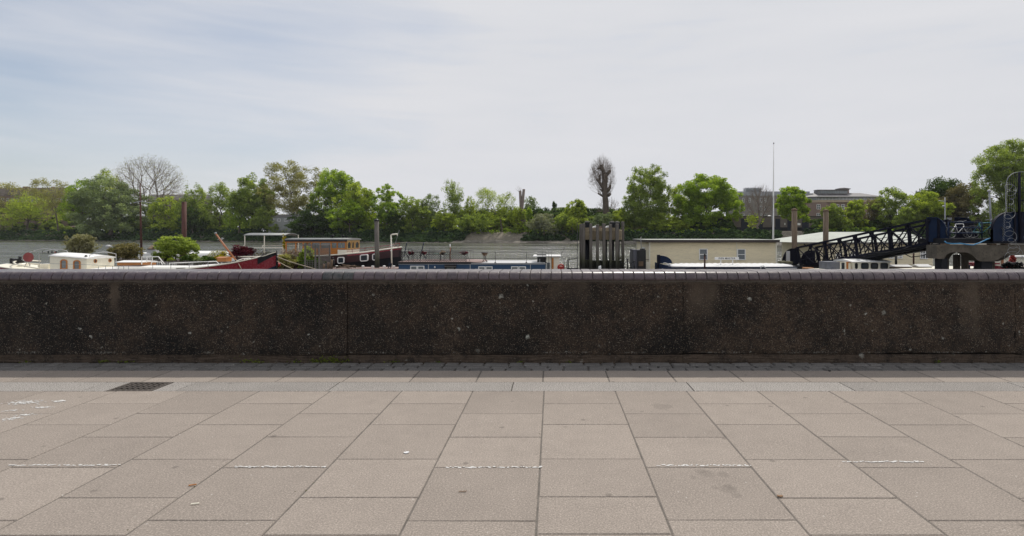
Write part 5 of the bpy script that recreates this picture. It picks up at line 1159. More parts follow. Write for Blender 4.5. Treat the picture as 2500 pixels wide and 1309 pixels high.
# ============ bicycles
def bicycle(name, loc, rz, label, mat, scale=1.0, group=None):
    """front wheel towards +x before turning"""
    t_ = thing(name, (0, 0, 0), label, 'bicycle', group); R_ = .33
    for x in (-.52, .52):
        mb = MB(); mb.torus((x, 0, R_), R_, .022, 'y', 28, 6); w_ = mb.build('wheel', M_rubber, t_); ORG[w_.name] = ORG[t_.name]
        mb = MB(); mb.torus((x, 0, R_), R_-.03, .008, 'y', 24, 4)
        for i in range(10): a = math.pi*i/10*2; mb.tube((x, .02, R_), (x+math.cos(a)*(R_-.03), 0, R_+math.sin(a)*(R_-.03)), .0035, n=3, caps=False)
        mb.lathe((x, -.04, R_), [(.02, 0), (.02, .08)], 8, 'y'); mb.build('rim', M_galv, w_)
    mb = MB(); bb, st, ht, hb = (-.08,0,.29), (-.22,0,.78), (.30,0,.80), (.34,0,.66)
    for a, b, r in ((bb,st,.018),(st,ht,.017),(bb,hb,.02),(ht,hb,.02),((-.52,.03,R_),bb,.011),((-.52,-.03,R_),bb,.011),((-.52,.03,R_),(-.2,0,.72),.009),((-.52,-.03,R_),(-.2,0,.72),.009),(hb,(.42,.04,.5),.014),((.42,.04,.5),(.52,.04,R_),.012)): mb.tube(a, b, r, n=7)
    mb.build('frame', mat, t_)
    mb = MB(); mb.tube(st, (-.25,0,.90), .012); mb.prism([(-.38,-.07,.90),(-.36,.07,.90),(-.12,.02,.91),(-.12,-.02,.91)], (0,0,.04)); mb.build('saddle', M_rubber, t_)
    mb = MB(); mb.tube(ht, (.28,0,.93), .013); mb.path([(.20,-.28,.95),(.30,-.2,.97),(.30,0,.93),(.30,.2,.97),(.20,.28,.95)], .012, 6); mb.build('handlebar', M_galv, t_)
    mb = MB(); mb.torus((bb[0], -.03, bb[2]), .09, .008, 'y', 16, 4); mb.tube((bb[0],-.05,bb[2]), (bb[0]+.1,-.05,bb[2]-.13), .01); mb.tube((bb[0],.05,bb[2]), (bb[0]-.1,.05,bb[2]+.13), .01); mb.build('crank', M_steel, t_)
    t_.location = loc; t_.rotation_euler = rz if isinstance(rz, tuple) else (0, 0, rz); t_.scale = (scale,)*3; return t_
zg = az(640, 44.5)
bicycle('bicycle', (ax(632, 44.5), 44.4, zg), (R(8), 0, R(20)), 'left bicycle parked on the garden pontoon behind the bow', M_galv, 1, 'bicycles behind the bow')
bicycle('bicycle', (ax(652, 44.9), 44.9, zg), (R(-6), 0, R(-30)), 'right bicycle parked on the garden pontoon behind the bow', M_steel, 1, 'bicycles behind the bow')

# ============ white cabin cruiser behind the garden
Yw = 55
wb = thing('white_boat', (ax(455, Yw), Yw+1, WZ), 'low white boat with a rear hatch, behind the bright green tree', 'boat')
stw = [(ax(px, Yw+1.3), Yw+1.3, hb, az(py, Yw+1.3)) for px, hb, py in ((352,.9,618),(362,1.2,617),(420,1.35,620),(500,1.35,622),(545,1.1,622.5),(566,.5,622),(574,.05,621.5))]
mb = MB(); hull(mb, stw); mb.build('hull', M_white, wb)
mb = MB(); mb.loft([[(x, y-hb*.97, z-.02), (x, y, z+.06), (x, y+hb*.97, z-.02)] for x, y, hb, z in stw]); mb.build('deck', M_white, wb)
mb = MB(); xa, xb = ax(458, Yw), ax(532, Yw); mb.loft([[(x, Yw+.2, az(624, Yw)), (x, Yw+.25, az(619, Yw)), (x, Yw+1.2, az(613.5, Yw)), (x, Yw+2.2, az(619, Yw))] for x in (xa, xb)], caps=True, smooth=False); mb.build('cabin_roof', M_white, wb)
mb = MB(); mb.prism([W(358,618,Yw), W(378,618,Yw), W(378,609,Yw), W(358,609,Yw)], (0, 2, 0)); mb.build('cabin', M_greywhite, wb)
mb = MB(); mb.prism([W(359,607,Yw-.1), W(380,607,Yw-.1), W(380,609,Yw-.1), W(358,609,Yw-.1)], (0, 2.2, 0)); mb.prism([W(361,606.9,Yw), W(378,606.9,Yw), W(376,600,Yw+1), W(370,599,Yw+1)], (0, .9, 0)); mb.build('hatch', M_brownwood, wb)
mb = MB(); mb.prism([(ax(370,Yw), Yw+.1, az(606,Yw)), (ax(379,Yw), Yw+.1, az(606,Yw)), (ax(379,Yw), Yw+.6, az(602,Yw)), (ax(371,Yw), Yw+.6, az(602,Yw))], (0, -.05, .02)); mb.build('hatch_glass', M_glassl, wb)
mb = MB(); mb.lathe(W(264, 606, 52), [(.1,-.8),(.12,.0),(.2,.1),(.22,.22),(.1,.3)], 8); mb.tube(W(264,604,52), W(272,601,52), .12, .05); o = mb.build('outboard_vent', M_greywhite); tag(o, 'small white cowl vent behind the left end of the ivy bush', 'vent')

# ============ poles and piles
def pole(name, px, py0, py1, wpx, Y, mat, label, cat, taper=1.0, n=12, cap=None, px_top=None, z0=None, square=False, group=None):
    r0 = wpx/2*Y/F; X = ax(px, Y); XT = ax(px_top, Y) if px_top else X; zt = az(py0, Y); z0 = az(py1, Y) if z0 is None else z0
    mb = MB()
    if square: mb.bbox(X-r0, X+r0, Y-r0, Y+r0, z0, zt, r0*.18)
    else: mb.path([(X, Y, z0), (X+(XT-X)*.5+.01*r0, Y, (z0+zt)/2), (XT, Y, zt)], [r0, r0*(1+taper)/2, r0*taper], n)
    if cap is None: o = mb.build(name, mat); return tag(o, label, cat, group)
    t_ = thing(name, (X, Y, z0), label, cat, group); mb.build('shaft', mat, t_)
    mb = MB(); mb.lathe((XT, Y, zt), [(r0*taper*1.12, -.03), (r0*taper*1.12, .06), (r0*.3, .14)], n); mb.build('cap', cap, t_); return t_
pole('rusty_pile', 449.5, 493, 600, 10.5, 47.5, M_rust, 'rust-red steel mooring pile rising behind the bright green tree', 'pile', z0=-3, group='mooring piles')
pole('timber_pile', 921.5, 539, 656, 11, 41.5, M_pile, 'grey-brown timber pile with dark cap in front of the maroon barge', 'pile', cap=M_black, z0=-3, px_top=919.5, group='mooring piles')
pole('timber_pile', 1939.5, 513, 650, 12.5, 44.5, M_pileb, 'left brown pile, taller, beside the foot of the gangway', 'pile', cap=M_brownwood, z0=-3, group='mooring piles')
pole('timber_pile', 2015, 515, 600, 12.5, 50.5, M_pileb, 'right brown pile rising in front of the pale green-grey roof', 'pile', cap=M_brownwood, z0=-3, px_top=2016.5, group='mooring piles')
fp = thing('flagpole', (ax(1887, 49), 49, WZ), 'tall slim white flagpole behind the clapboard building', 'flagpole')
mb = MB(); mb.path([(ax(1887.5,49), 49, WZ), W(1887.7,520,49), W(1888.5,430,49), W(1889,351,49)], [.085,.075,.05,.03], 10); mb.build('pole', M_white, fp)
mb = MB(); mb.lathe(W(1889,350,49), [(.03,-.05),(.06,0),(.03,.06)], 8); mb.build('finial', M_steel, fp)
mb = MB(); mb.tube(W(1887,480,48.8), W(1882.5,600,48.8), .012, n=4); mb.tube(W(1888,478,48.8), W(1884,600,48.8), .012, n=4); mb.build('halyard', M_steel, fp)
ms = thing('mast', (ax(343, 52), 52, WZ), 'thin dark mast with a pale slanting crossarm behind the ivy bush', 'mast')
mb = MB(); mb.path([W(346,640,52), W(343.5,540,52), W(342,449,52)], [.10,.08,.05], 8); mb.build('pole', M_rust, ms)
mb = MB(); mb.tube(W(327,495.5,51.9), W(342,491.8,51.9), .045, n=6); mb.tube(W(342,491.8,51.9), W(371,496,51.9), .045, n=6); mb.build('crossarm', M_galv, ms)
mb = MB(); mb.tube(W(341,470,52), W(333,500,52), .012, n=4); mb.tube(W(343,470,52), W(352,520,52), .012, n=4); mb.build('stay', M_steel, ms)
pole('mast_tip', 1409.5, 543, 657, 1.6, 38, M_black, 'very thin black pole standing left of the timber dolphin', 'pole', n=6)
pole('rusty_post', 1720.5, 624, 657, 4.2, 36.6, M_rust, 'short rusty post with dark head in front of the left window', 'post', cap=M_black)


# ============ maroon barge with varnished wheelhouse
Ym = 44.0
mg = thing('maroon_barge', (ax(830, Ym), Ym+1.5, WZ), 'maroon barge with varnished wooden wheelhouse and grey canopy', 'boat')
stm = [(ax(px, Ym+1.6), Ym+1.6, hb, az(py, Ym+1.6-hb)) for px, hb, py in ((600,1.6,628),(640,2.0,628),(740,2.1,627),(815,2.1,625.5),(870,2.0,621),(910,1.8,616.5),(940,1.4,611.5),(960,.95,608),(972,.5,606),(980,.08,604.5))]
mb = MB(); hull(mb, stm, flare=.8); mb.build('hull', M_maroon, mg)
mb = MB()
for sgn in (-1, 1): mb.path([(x, y+sgn*hb, z+.03) for x, y, hb, z in stm], .06, 6)
mb.build('gunwale', M_cream, mg)
mb = MB(); mb.loft([[(x, y-hb*1.0-.012, z-.03), (x, y-hb-.02, z-.14)] for x, y, hb, z in stm if x > ax(812, 45)]); mb.build('rubbing_strake', M_red, mg)
mb = MB(); mb.loft([[(x, y-hb*.97, z-.02), (x, y, z+.08), (x, y+hb*.97, z-.02)] for x, y, hb, z in stm]); mb.build('deck', M_deck, mg)
sub = [(x, y, hb, z) for x, y, hb, z in stm if x > ax(800, 45)]
mb = MB(); mb.loft([[(x, y-hb*.95-.03, z-.62-.02*i), (x, y-hb*.82-.03, WZ)] for i, (x, y, hb, z) in enumerate(sub)]); mb.build('boot_top', M_navyblk, mg)
mb = MB()
for pa, pb in ((878,612),): pass
rail_pts = [(ax(px, Ym+.1), Ym+.1+dy, az(py, Ym), 0) for px, py, dy in ((828,621,0),(860,620,0),(890,617,.1),(920,614,.3),(945,610,.8),(965,606,1.3))]
mb.path([(x, y, z+.36) for x, y, z, _ in rail_pts], .022, 6); mb.path([(x, y, z+.18) for x, y, z, _ in rail_pts], .014, 6)
for x, y, z, _ in rail_pts: mb.tube((x, y, z), (x, y, z+.36), .018, n=6)
mb.build('railing', M_red, mg)
def round_window(parent, px0, px1, py0, py1, Y, tilt=0, frame=M_white):
    x0, x1, z1, z0 = ax(px0, Y), ax(px1, Y), az(py0, Y), az(py1, Y); w_ = x1-x0; h_ = z1-z0; r = .25*h_
    def ol(i, y):
        P = []
        for cx_, cz_, a0 in ((x1-r, z1-r, 0), (x0+r, z1-r, 90), (x0+r, z0+r, 180), (x1-r, z0+r, 270)):
            for k in range(4): t_ = R(a0+30*k); P.append((cx_+(r-i)*math.cos(t_), y, cz_+(r-i)*math.sin(t_)+tilt*(cx_-x0)))
        return P
    A, B, Cc = ol(0, Y-.05), ol(h_*.13, Y-.05), ol(0, Y+.12); n_ = len(A); mb = MB()
    mb.add(A+B+Cc+ol(h_*.13, Y+.12), [(k, (k+1)%n_, n_+(k+1)%n_, n_+k) for k in range(n_)]+[(k, 2*n_+k, 2*n_+(k+1)%n_, (k+1)%n_) for k in range(n_)]+[(n_+k, n_+(k+1)%n_, 3*n_+(k+1)%n_, 3*n_+k) for k in range(n_)])
    f_ = mb.build('window', frame, parent); ORG[f_.name] = ORG[parent.name]
    mb = MB(); mb.prism(ol(h_*.12, Y-.03), (0, .03, 0)); mb.build('pane', M_glass, f_)
round_window(mg, 824, 840.5, 628, 644, 43.42, .05); round_window(mg, 879, 899, 622, 639, 43.6, .08); round_window(mg, 909, 925, 620, 636.5, 43.78, .1)
# wheelhouse
x0w, x1w = ax(697, Ym), ax(845.5, Ym); Yk = Ym+2.9; zR = az(587, Ym)
mb = MB(); mb.loft([[(x, Ym-.12, az(586.5, Ym)), (x, Ym-.12, az(583.5, Ym))]+[(x, Ym-.12+3.2*g_, az(583.5, Ym)+.07*math.sin(math.pi*g_)) for g_ in (.2,.4,.6,.8)]+[(x, Yk+.15, az(583.5, Ym)), (x, Yk+.15, az(586.5, Ym))] for x in (x0w, ax(808, Ym), x1w+.12)], closed=True, caps=True); mb.build('wheelhouse_roof', M_roofgrey, mg)
mb = MB(); mb.box(x0w, x1w+.06, Ym-.09, Ym+.0, az(589.5, Ym), az(586.5, Ym)); mb.build('fascia', M_navy, mg)
for px in (698, 722, 740, 760, 782, 808, 823, 843.5):
    mb = MB(); x = ax(px, Ym); mb.box(x-.045, x+.045, Ym, Ym+.09, az(635, Ym), az(589.5, Ym)); mb.build('post', M_varnish, mg)
for px in (712, 745, 790, 825, 843.5):
    mb = MB(); x = ax(px, Ym); mb.box(x-.04, x+.04, Yk-.09, Yk, az(635, Ym), az(588.5, Ym)); mb.build('post', M_varnish, mg)
mb = MB(); mb.box(x0w, x1w, Ym+.01, Ym+.08, az(593, Ym), az(589.6, Ym)); mb.box(ax(740, Ym), x1w, Ym+.01, Ym+.07, az(609, Ym), az(606, Ym)); mb.build('head_rail', M_varnish, mg)
mb = MB(); mb.box(ax(809.5, Ym), ax(822, Ym), Ym+.02, Ym+.06, az(634, Ym), az(609, Ym)); mb.build('door', M_varnish, mg)
mb = MB(); mb.box(ax(740, Ym), ax(808, Ym), Ym+.03, Ym+.07, az(634, Ym), az(609, Ym)); mb.build('side_panel', M_varnish, mg)
mb = MB(); mb.box(ax(824.5, Ym), x1w+.02, Ym-.01, Yk, az(622, Ym), az(610, Ym)); mb.build('lower_panel', M_cream, mg)
for a, b in ((762,781),(784,806),(810,821),(825,832),(834,842)):
    mb = MB(); mb.box(ax(a, Ym), ax(b, Ym), Ym+.035, Ym+.05, az(606, Ym), az(593, Ym)); mb.build('side_glass', M_glassl, mg)
# end wall facing right: two arched openings in cream-painted wood
xe = x1w+.005; ye = lambda px: xe/((px-VX)/F)
def endwall(p0, p1):
    ya, yb_ = ye(p0), ye(p1); zt, zb_ = az(588, Ym)+.02, az(610, Ym); mb = MB()
    m_ = (yb_-ya)*.14; pts = []
    zi = zb_+.10; zo = zt-.30; mb.box(xe, xe+.05, ya, ya+m_, zb_, zt); mb.box(xe, xe+.05, yb_-m_, yb_, zb_, zt); mb.box(xe, xe+.05, ya+m_, yb_-m_, zb_, zi)
    arc = [(xe, ya+m_+(yb_-ya-2*m_)*g_, zo+.18*math.sin(math.pi*g_)) for g_ in np.linspace(0, 1, 9)]
    mb.prism(arc+[(xe, yb_-m_, zt), (xe, ya+m_, zt)], (.05, 0, 0)); w_ = mb.build('end_window', M_orange if False else M_endw, mg); ORG[w_.name] = ORG[mg.name]
    mb = MB(); mb.box(xe+.01, xe+.02, ya+m_, yb_-m_, zi, zo+.17); mb.build('pane', M_glass, w_)
M_endw = paint('light_varnish', (.50,.31,.10), .4, .2, 3)
endwall(846, 856.5); endwall(857.5, 864); endwall(865, 876.5)
mb = MB(); mb.box(ax(845, Ym), xe+.06, Ym+.03, Yk, az(590, Ym), az(587.5, Ym)); mb.build('end_header', M_endw, mg)
mb = MB(); mb.lathe(W(812, 581, 45), [(.05,0),(.05,.1),(.18,.14),(.18,.2),(.03,.26)], 8); mb.lathe(W(838,579,44.5), [(.1,0),(.12,.1),(.04,.16)], 8); mb.tube(W(875,580,46.5), W(875,573,46.5), .03); mb.lathe(W(846,580,44), [(.08,-.02),(.08,.12)], 8); mb.build('roof_lamp', M_steel, mg)
# grey canopy with barrel roof over the after deck
Yc = 45.2; xa, xb = ax(594, Yc), ax(696, Yc); Yd = 47.6; zt = az(574, Yc)
mb = MB(); mb.loft([[(x, Yc+(Yd-Yc)*g_, zt+.17*math.sin(math.pi*g_)) for g_ in np.linspace(0, 1, 13)]+[(x, Yc+(Yd-Yc)*g_, zt-.04+.17*math.sin(math.pi*g_)) for g_ in np.linspace(1, 0, 13)] for x in (xa, xb)], closed=True, caps=True); mb.build('canopy', M_roofgrey, mg)
for px, y in ((597,Yc+.05),(645,Yc+.05),(690.5,Yc+.05),(596.5+12,Yd-.05),(690+6,Yd-.05)):
    mb = MB(); x = ax(px, Yc); mb.box(x-.028, x+.028, y-.028, y+.028, az(630, Yc), zt+.02); mb.build('canopy_post', M_cream, mg)
mb = MB(); mb.box(xa+.05, xb, Yc+.02, Yc+.08, az(605, Yc)-.03, az(605, Yc)+.03); mb.box(xa+.3, xb, Yd-.08, Yd-.03, az(601, Yc)-.03, az(601, Yc)+.02)
for px in (590, 638): mb.tube(W(px, 606, Yc+.1), W(px+7, 598, Yc+.1), .03)
mb.build('canopy_rail', M_cream, mg)

leaf_obj('climber', [(W(694, py, 45.1), (.12,.12,.28)) for py in (580,588,596,602)], 260, .07, 3, LM['gold'], mg, clumps=8, cs=.5)
mb = MB(); mb.path([W(699,638,44.2), W(703,615,44.2), W(735,606,44.2)], .02, 5); mb.build('deck_line', M_rope, mg)
# davit crane by the bow
dv = thing('davit', (ax(955.5, 43), 43, WZ), 'cream hooked pipe davit standing by the bow of the maroon barge', 'davit')
mb = MB(); mb.path([W(957,662,42.5), W(956,620,42.5), W(954.5,574,42.5)], [.055,.05,.05], 8); mb.path([W(954.5,574.5,42.5), W(958,572.5,42.5), W(970,571.5,42.5), W(970,576,42.5)], .055, 8); mb.build('pipe', M_cream, dv)
mb = MB()
for yy in (583, 600, 612): mb.lathe(W(955, yy, 42.5), [(.08,-.03),(.08,.03)], 8)
mb.build('collar', M_white, dv)
aer = MB(); aer.tube(W(962,604,45.6), W(975,562,45.6), .02, .012, 5); o = aer.build('aerial', M_galv); tag(o, 'thin slanting aerial rising from the bow of the maroon barge', 'aerial')
ld = thing('ladder', (ax(951, 41), 41, WZ), 'short dark blue leaning ladder below the cream davit', 'ladder')
for dx in (0, 6): mb = MB(); mb.tube(W(945+dx,664,40.8), W(951+dx,642,40.8), .03, n=6); mb.build('rail', M_pierblue, ld)
for i in range(4): mb = MB(); mb.tube(W(946.5+i*1.5,660-i*5,40.8), W(952.5+i*1.5,660-i*5,40.8), .018, n=5); mb.build('rung', M_pierblue, ld)
pd = thing('landing_pontoon', (ax(880, 41), 41, WZ), 'pinkish decked landing pontoon left of the blue houseboat', 'pontoon')
mb = MB(); mb.box(ax(800, 40.4), ax(975, 40.4), 40.4, 42.6, WZ-.4, az(656, 40.4)); mb.build('deck', M_deck, pd)
for i, px in enumerate((822, 886, 910, 938, 961)):
    mb = MB(); c_ = W(px, 656.5, 40.9); mb.lathe(c_, [(.09,0),(.06,.05),(.06,.14),(.12,.17),(.12,.21),(.05,.24)], 10); o = mb.build('bollard', M_white)
    tag(o, ('white bollard beside the driftwood pile', 'white bollard, first left of the timber pile', 'white bollard directly left of the timber pile foot', 'white bollard directly right of the timber pile', 'white bollard beside the blue ladder')[i], 'bollard', 'white bollards on the landing pontoon')
fc = MB(); fc.bbox(ax(809, 41.2), ax(815, 41.2), 41.2, 41.4, az(645, 41.2), az(634, 41.2), .03); fc.lathe(W(812, 630, 41.3), [(.06,-.12),(.09,-.05),(.07,.05)], 8); o = fc.build('gas_bottle', M_black); tag(o, 'small black capped bottle beside the wooden door', 'bottle')

# ============ blue houseboat
Yh = 40.0
hb = thing('blue_houseboat', (ax(1152, Yh), 42, WZ), 'long blue houseboat with white windows and a flat roof terrace', 'houseboat')
x0, x1 = ax(973, Yh), ax(1331, Yh); zd = az(643.5, Yh)
mb = MB(); mb.bbox(x0, x1, Yh, Yh+4, WZ-.3, zd, .03); mb.build('hull', M_blue, hb)
mb = MB(); mb.box(ax(1148, Yh), x1+.05, Yh-.06, Yh+4.05, zd, zd+.04); mb.build('roof_deck', M_greywhite, hb)
mb = MB(); mb.box(x0-.05, ax(1150, Yh), Yh-.07, Yh+4.05, zd-.02, az(640, Yh)); mb.build('terrace_edge', M_black, hb)
mb = MB(); mb.box(x0-.02, ax(1147, Yh), Yh-.02, Yh+4, az(640, Yh), az(640, Yh)+.03); mb.prism([(ax(1147,Yh), Yh, az(640, Yh)+.001), (ax(1176,Yh), Yh, zd+.042), (ax(1176,Yh), Yh+4, zd+.042), (ax(1147,Yh), Yh+4, az(640, Yh)+.001)], (0,0,.03)); mb.build('terrace', M_deck, hb)
mb = MB(); mb.box(x0, x1, Yh-.03, Yh, az(645.2, Yh)-.015, az(645.2, Yh)+.012)
for px in (1046, 1148, 1295): mb.box(ax(px, Yh)-.02, ax(px, Yh)+.02, Yh-.025, Yh, WZ, az(645.6, Yh))
mb.build('trim', M_greywhite, hb)
for a, b, c_ in ((1002,1036,649),(1168,1202.5,650.5),(1248,1284,650.5)):
    window_part(hb, a, (a+b)/2-.4, c_, 668, Yh, bars=(0, 0), d=.05, fw=.055, pane=M_glassl); window_part(hb, (a+b)/2+.4, b, c_, 668, Yh, bars=(0, 0), d=.05, fw=.055, pane=M_glassl)
mb = MB(); mb.prism([W(1085,646,Yh), W(1114,646,Yh), W(1114,652,Yh-.35), W(1085,652,Yh-.35)], (0, .02, -.03)); mb.box(ax(1086, Yh), ax(1113, Yh), Yh-.04, Yh-.001, WZ, az(647, Yh)); mb.build('porch', M_black, hb)
mb = MB(); mb.box(ax(1091, Yh), ax(1108, Yh), Yh-.06, Yh-.04, az(664, Yh), az(651, Yh)); mb.build('porch_window', M_glassl, hb)
mb = MB(); mb.lathe(W(1061.5, 653, Yh-.06), [(.03,-.06),(.055,0),(.03,.09)], 8); mb.build('wall_lamp', M_white, hb)
# lattice balustrade
zt, zb = az(615, Yh), az(638.5, Yh)
mb = MB(); X0, X1 = ax(974, Yh), ax(1138, Yh); yy = Yh+.05; H_ = zt-zb; step = .17; n_ = int((X1-X0)/step)
for i in range(-int(H_/step)-1, n_+1):
    for s_ in (1, -1):
        a = X0+i*step; b = a+H_; a0 = max(a, X0); b0 = min(b, X1)
        if b0 <= a0: continue
        z_a, z_b = zb+(a0-a), zb+(b0-a)
        if s_ < 0: z_a, z_b = zt-(a0-a), zt-(b0-a)
        mb.tube((a0, yy, z_a), (b0, yy, z_b), .014, n=4, caps=False)
mb.build('lattice_balustrade', M_steel, hb)
mb = MB(); mb.tube((X0, yy, zt), (X1, yy, zt), .028, n=6); mb.tube((X0, yy, zb+.1), (X1, yy, zb+.1), .014, n=6)
for px in (974, 982, 1025, 1074, 1138): mb.tube((ax(px, Yh), yy, zb-.05), (ax(px, Yh), yy, zt), .02, n=6)
mb.tube((X1, yy, zt), (ax(1147, Yh), yy, zb), .015, n=6)
for s_ in (0, 3.9): pass
mb.tube((X0, yy+3.6, zt), (X1, yy+3.6, zt), .018, n=6)
for i in range(22): x = X0+(X1-X0)*i/21; mb.tube((x, yy+3.6, zb-.05), (x, yy+3.6, zt), .009, n=4)
mb.build('balustrade_rail', M_steel, hb)
mb = MB()
for z in (az(615.5, Yh), az(631.5, Yh)): mb.tube((ax(1138, Yh), yy, z), (ax(1334, Yh), yy, z), .016, n=6)
for px in (1209, 1285, 1333): mb.tube((ax(px, Yh), yy, zd), (ax(px, Yh), yy, az(614.5, Yh)), .018, n=6); mb.lathe((ax(px, Yh), yy, zd+.04), [(.07,0),(.07,.03),(.02,.06)], 8)
for px in (1325, 1340, 1346): mb.tube(W(px, 655, Yh+.3), W(px, 613, Yh+.3), .014, n=5)
mb.build('guard_rail', M_steel, hb)
for i, (px, k_) in enumerate(((1003.5,'purple'),(1035.7,'purple'),(1081,'pink'),(1133,'purple'))):
    t_ = thing('hanging_basket', (ax(px, Yh), Yh-.1, az(621, Yh)), ('leftmost flower basket on the balustrade, with pink blooms', 'second flower basket from the left on the balustrade', 'third flower basket from the left, with pale pink blooms', 'rightmost and widest flower basket on the balustrade')[i], 'flower basket', 'flower baskets on the balustrade')
    mb = MB(); mb.lathe((ax(px, Yh), Yh-.1, az(623, Yh)), [(.03,0),(.12,.06),(.16,.15),(.15,.17)], 10); mb.build('basket', M_black, t_)
    leaf_obj('flowers', [((ax(px, Yh), Yh-.1, az(617, Yh)), (.17 if i < 3 else .24, .17, .12))], 260, .05, 60+i, LM[k_], t_, clumps=14, cs=.5)
# garden furniture on the terrace
def frame_chair(name, px, Y, rz, label, mat=M_steel, group='chairs on the houseboat terrace'):
    t_ = thing(name, (0,0,0), label, 'chair', group)
    mb = MB(); mb.box(-.22, .22, -.22, .22, .42, .45); mb.build('seat', mat, t_)
    mb = MB(); mb.path([(-.22,.2,.45),(-.22,.27,.9),(.22,.27,.9),(.22,.2,.45)], .014, 5)
    for i in range(4): mb.tube((-.15+i*.1,.22,.47), (-.15+i*.1,.27,.9), .008, n=4)
    mb.build('backrest', mat, t_)
    for sx in (-1, 1):
        for sy in (-1, 1): mb = MB(); mb.tube((sx*.2, sy*.19, .43), (sx*.23, sy*.23, 0), .014, n=5); mb.build('leg', mat, t_)
    t_.location = (ax(px, Y), Y, az(640, Yh)+.03); t_.rotation_euler = (0, 0, rz); return t_
frame_chair('garden_chair', 1008, 41.4, 1.2, 'dark garden chair at the left end of the terrace'); frame_chair('garden_chair', 1050, 42.0, -.3, 'dark garden chair in the middle of the terrace'); frame_chair('garden_chair', 1092, 41.5, -1.2, 'dark garden chair beside the thin orange pole')
sw = thing('swing_frame', (ax(1010, 41.6), 41.6, az(640, Yh)), 'dark inclined tubular frame of a swing seat on the terrace', 'swing seat')
for dx in (0, 41): mb = MB(); mb.path([W(986+dx,628,41.4), W(989+dx,612,41.4), W(993+dx,594,41.6), W(995+dx,592.5,41.9)], .035, 6); mb.tube(W(988+dx,614,41.4), W(999+dx,632,41.4), .03, n=6); mb.build('side_frame', M_navy, sw)
mb = MB(); mb.tube(W(994,593,41.7), W(1035,593,41.7), .016, n=6); mb.tube(W(990,610,41.4), W(1031,610,41.4), .014, n=6); mb.build('crossbar', M_navy, sw)
tp = thing('parasol_pole', (ax(1099.5, 41), 41, az(640, Yh)), 'thin orange pole with white top on the terrace', 'parasol')
mb = MB(); mb.tube(W(1099,639,41), W(1099.5,603,41), .022, n=6); mb.build('pole', M_spar, tp); mb = MB(); mb.lathe(W(1099,601,41), [(.03,-.08),(.06,.0),(.04,.1),(.01,.16)], 8); mb.build('finial', M_white, tp)
gtb = thing('garden_table', (ax(1075, 42), 42.4, az(640, Yh)), 'low green-topped table half hidden by the balustrade', 'table')
mb = MB(); mb.lathe((ax(1075, 42.4), 42.4, az(640, Yh)+.5), [(.5,0),(.52,.02),(.5,.04)], 18); mb.build('table_top', paint('green_top', (.03,.11,.07), .5), gtb); mb = MB(); mb.tube((ax(1075, 42.4), 42.4, az(640, Yh)), (ax(1075, 42.4), 42.4, az(640, Yh)+.5), .03); mb.build('leg', M_steel, gtb)
bt = thing('bistro_table', (ax(1183.5, 41.2), 41.2, zd+.04), 'small round bistro table with wicker underside on the grey roof', 'table')
cx_, cy_ = ax(1183.5, 41.2), 41.2; zt_ = az(616.5, 41.2); zf = zd+.04
mb = MB(); mb.lathe((cx_, cy_, zt_), [(.36,0),(.385,.015),(.36,.035)], 20); mb.build('table_top', M_greywhite, bt)
mb = MB(); mb.lathe((cx_, cy_, zt_-.26), [(.12,0),(.17,.12),(.27,.26)], 16); mb.build('skirt', M_brownwood, bt)
for k in range(4):
    a = math.pi/4+k*math.pi/2; mb = MB(); mb.path([(cx_+.08*math.cos(a), cy_+.08*math.sin(a), zt_-.22), (cx_+.06*math.cos(a), cy_+.06*math.sin(a), zf+.2), (cx_+.26*math.cos(a), cy_+.26*math.sin(a), zf)], .018, 5); mb.build('leg', M_steel, bt)
bx = thing('locker_box', (ax(1321.5, 41), 41.3, zd), 'black box locker with silver catch at the right end of the roof', 'box')
mb = MB(); mb.bbox(ax(1311.5, 41), ax(1332, 41), 41, 42, zd+.03, az(623, 41), .02); mb.build('body', M_black, bx); mb = MB(); mb.box(ax(1310.5, 41), ax(1333, 41), 40.96, 42.04, az(623, 41)+.001, az(621.5, 41)); mb.build('lid', M_black, bx)
mb = MB(); mb.box(ax(1316, 41), ax(1319, 41), 40.97, 40.998, az(641, 41), az(631, 41)); mb.build('catch', M_galv, bx)
# stern cabin with cream roof
scb = thing('stern_cabin', (ax(1350, 41), 41.5, WZ), 'cream stern cabin with flat roof right of the black locker', 'cabin')
mb = MB(); mb.box(ax(1334, Yh+.5), ax(1366, Yh+.5), Yh+.5, Yh+2.6, WZ, az(627, Yh+.5)); mb.build('wall', M_cream, scb)
mb = MB(); mb.box(ax(1302, Yh+.9), ax(1370, Yh+.4), Yh+.3, Yh+2.8, az(627, Yh+.4), az(624.5, Yh+.4)); mb.build('roof', M_white, scb)
mb = MB(); mb.box(ax(1347, Yh+.5), ax(1351.5, Yh+.5), Yh+.46, Yh+.499, WZ, az(630, Yh+.5)); mb.build('door', M_varnish, scb)
window_part(scb, 1333.5, 1344, 640, 668, Yh+.5, bars=(0, 0), d=.05, pane=M_glassl)
lbv = MB(); lbv.torus(W(1369.5, 653, 40.1), .2, .06, 'y', 20, 8); lbv.bbox(ax(1363,40.2), ax(1376,40.2), 40.18, 40.4, az(660,40.2), az(650,40.2), .05); o = lbv.build('lifebuoy', M_redbright); tag(o, 'red lifebuoy bundle hanging right of the cream stern cabin', 'lifebuoy')
ae = MB(); ae.tube(W(1368, 625, 41), W(1380, 601, 41), .014, .008, 4); o = ae.build('aerial', M_steel); tag(o, 'thin slanting aerial above the cream stern cabin', 'aerial')
br = thing('boarding_rail', (ax(1397, 39.8), 39.8, WZ), 'black double-loop boarding rail left of the timber dolphin', 'railing')
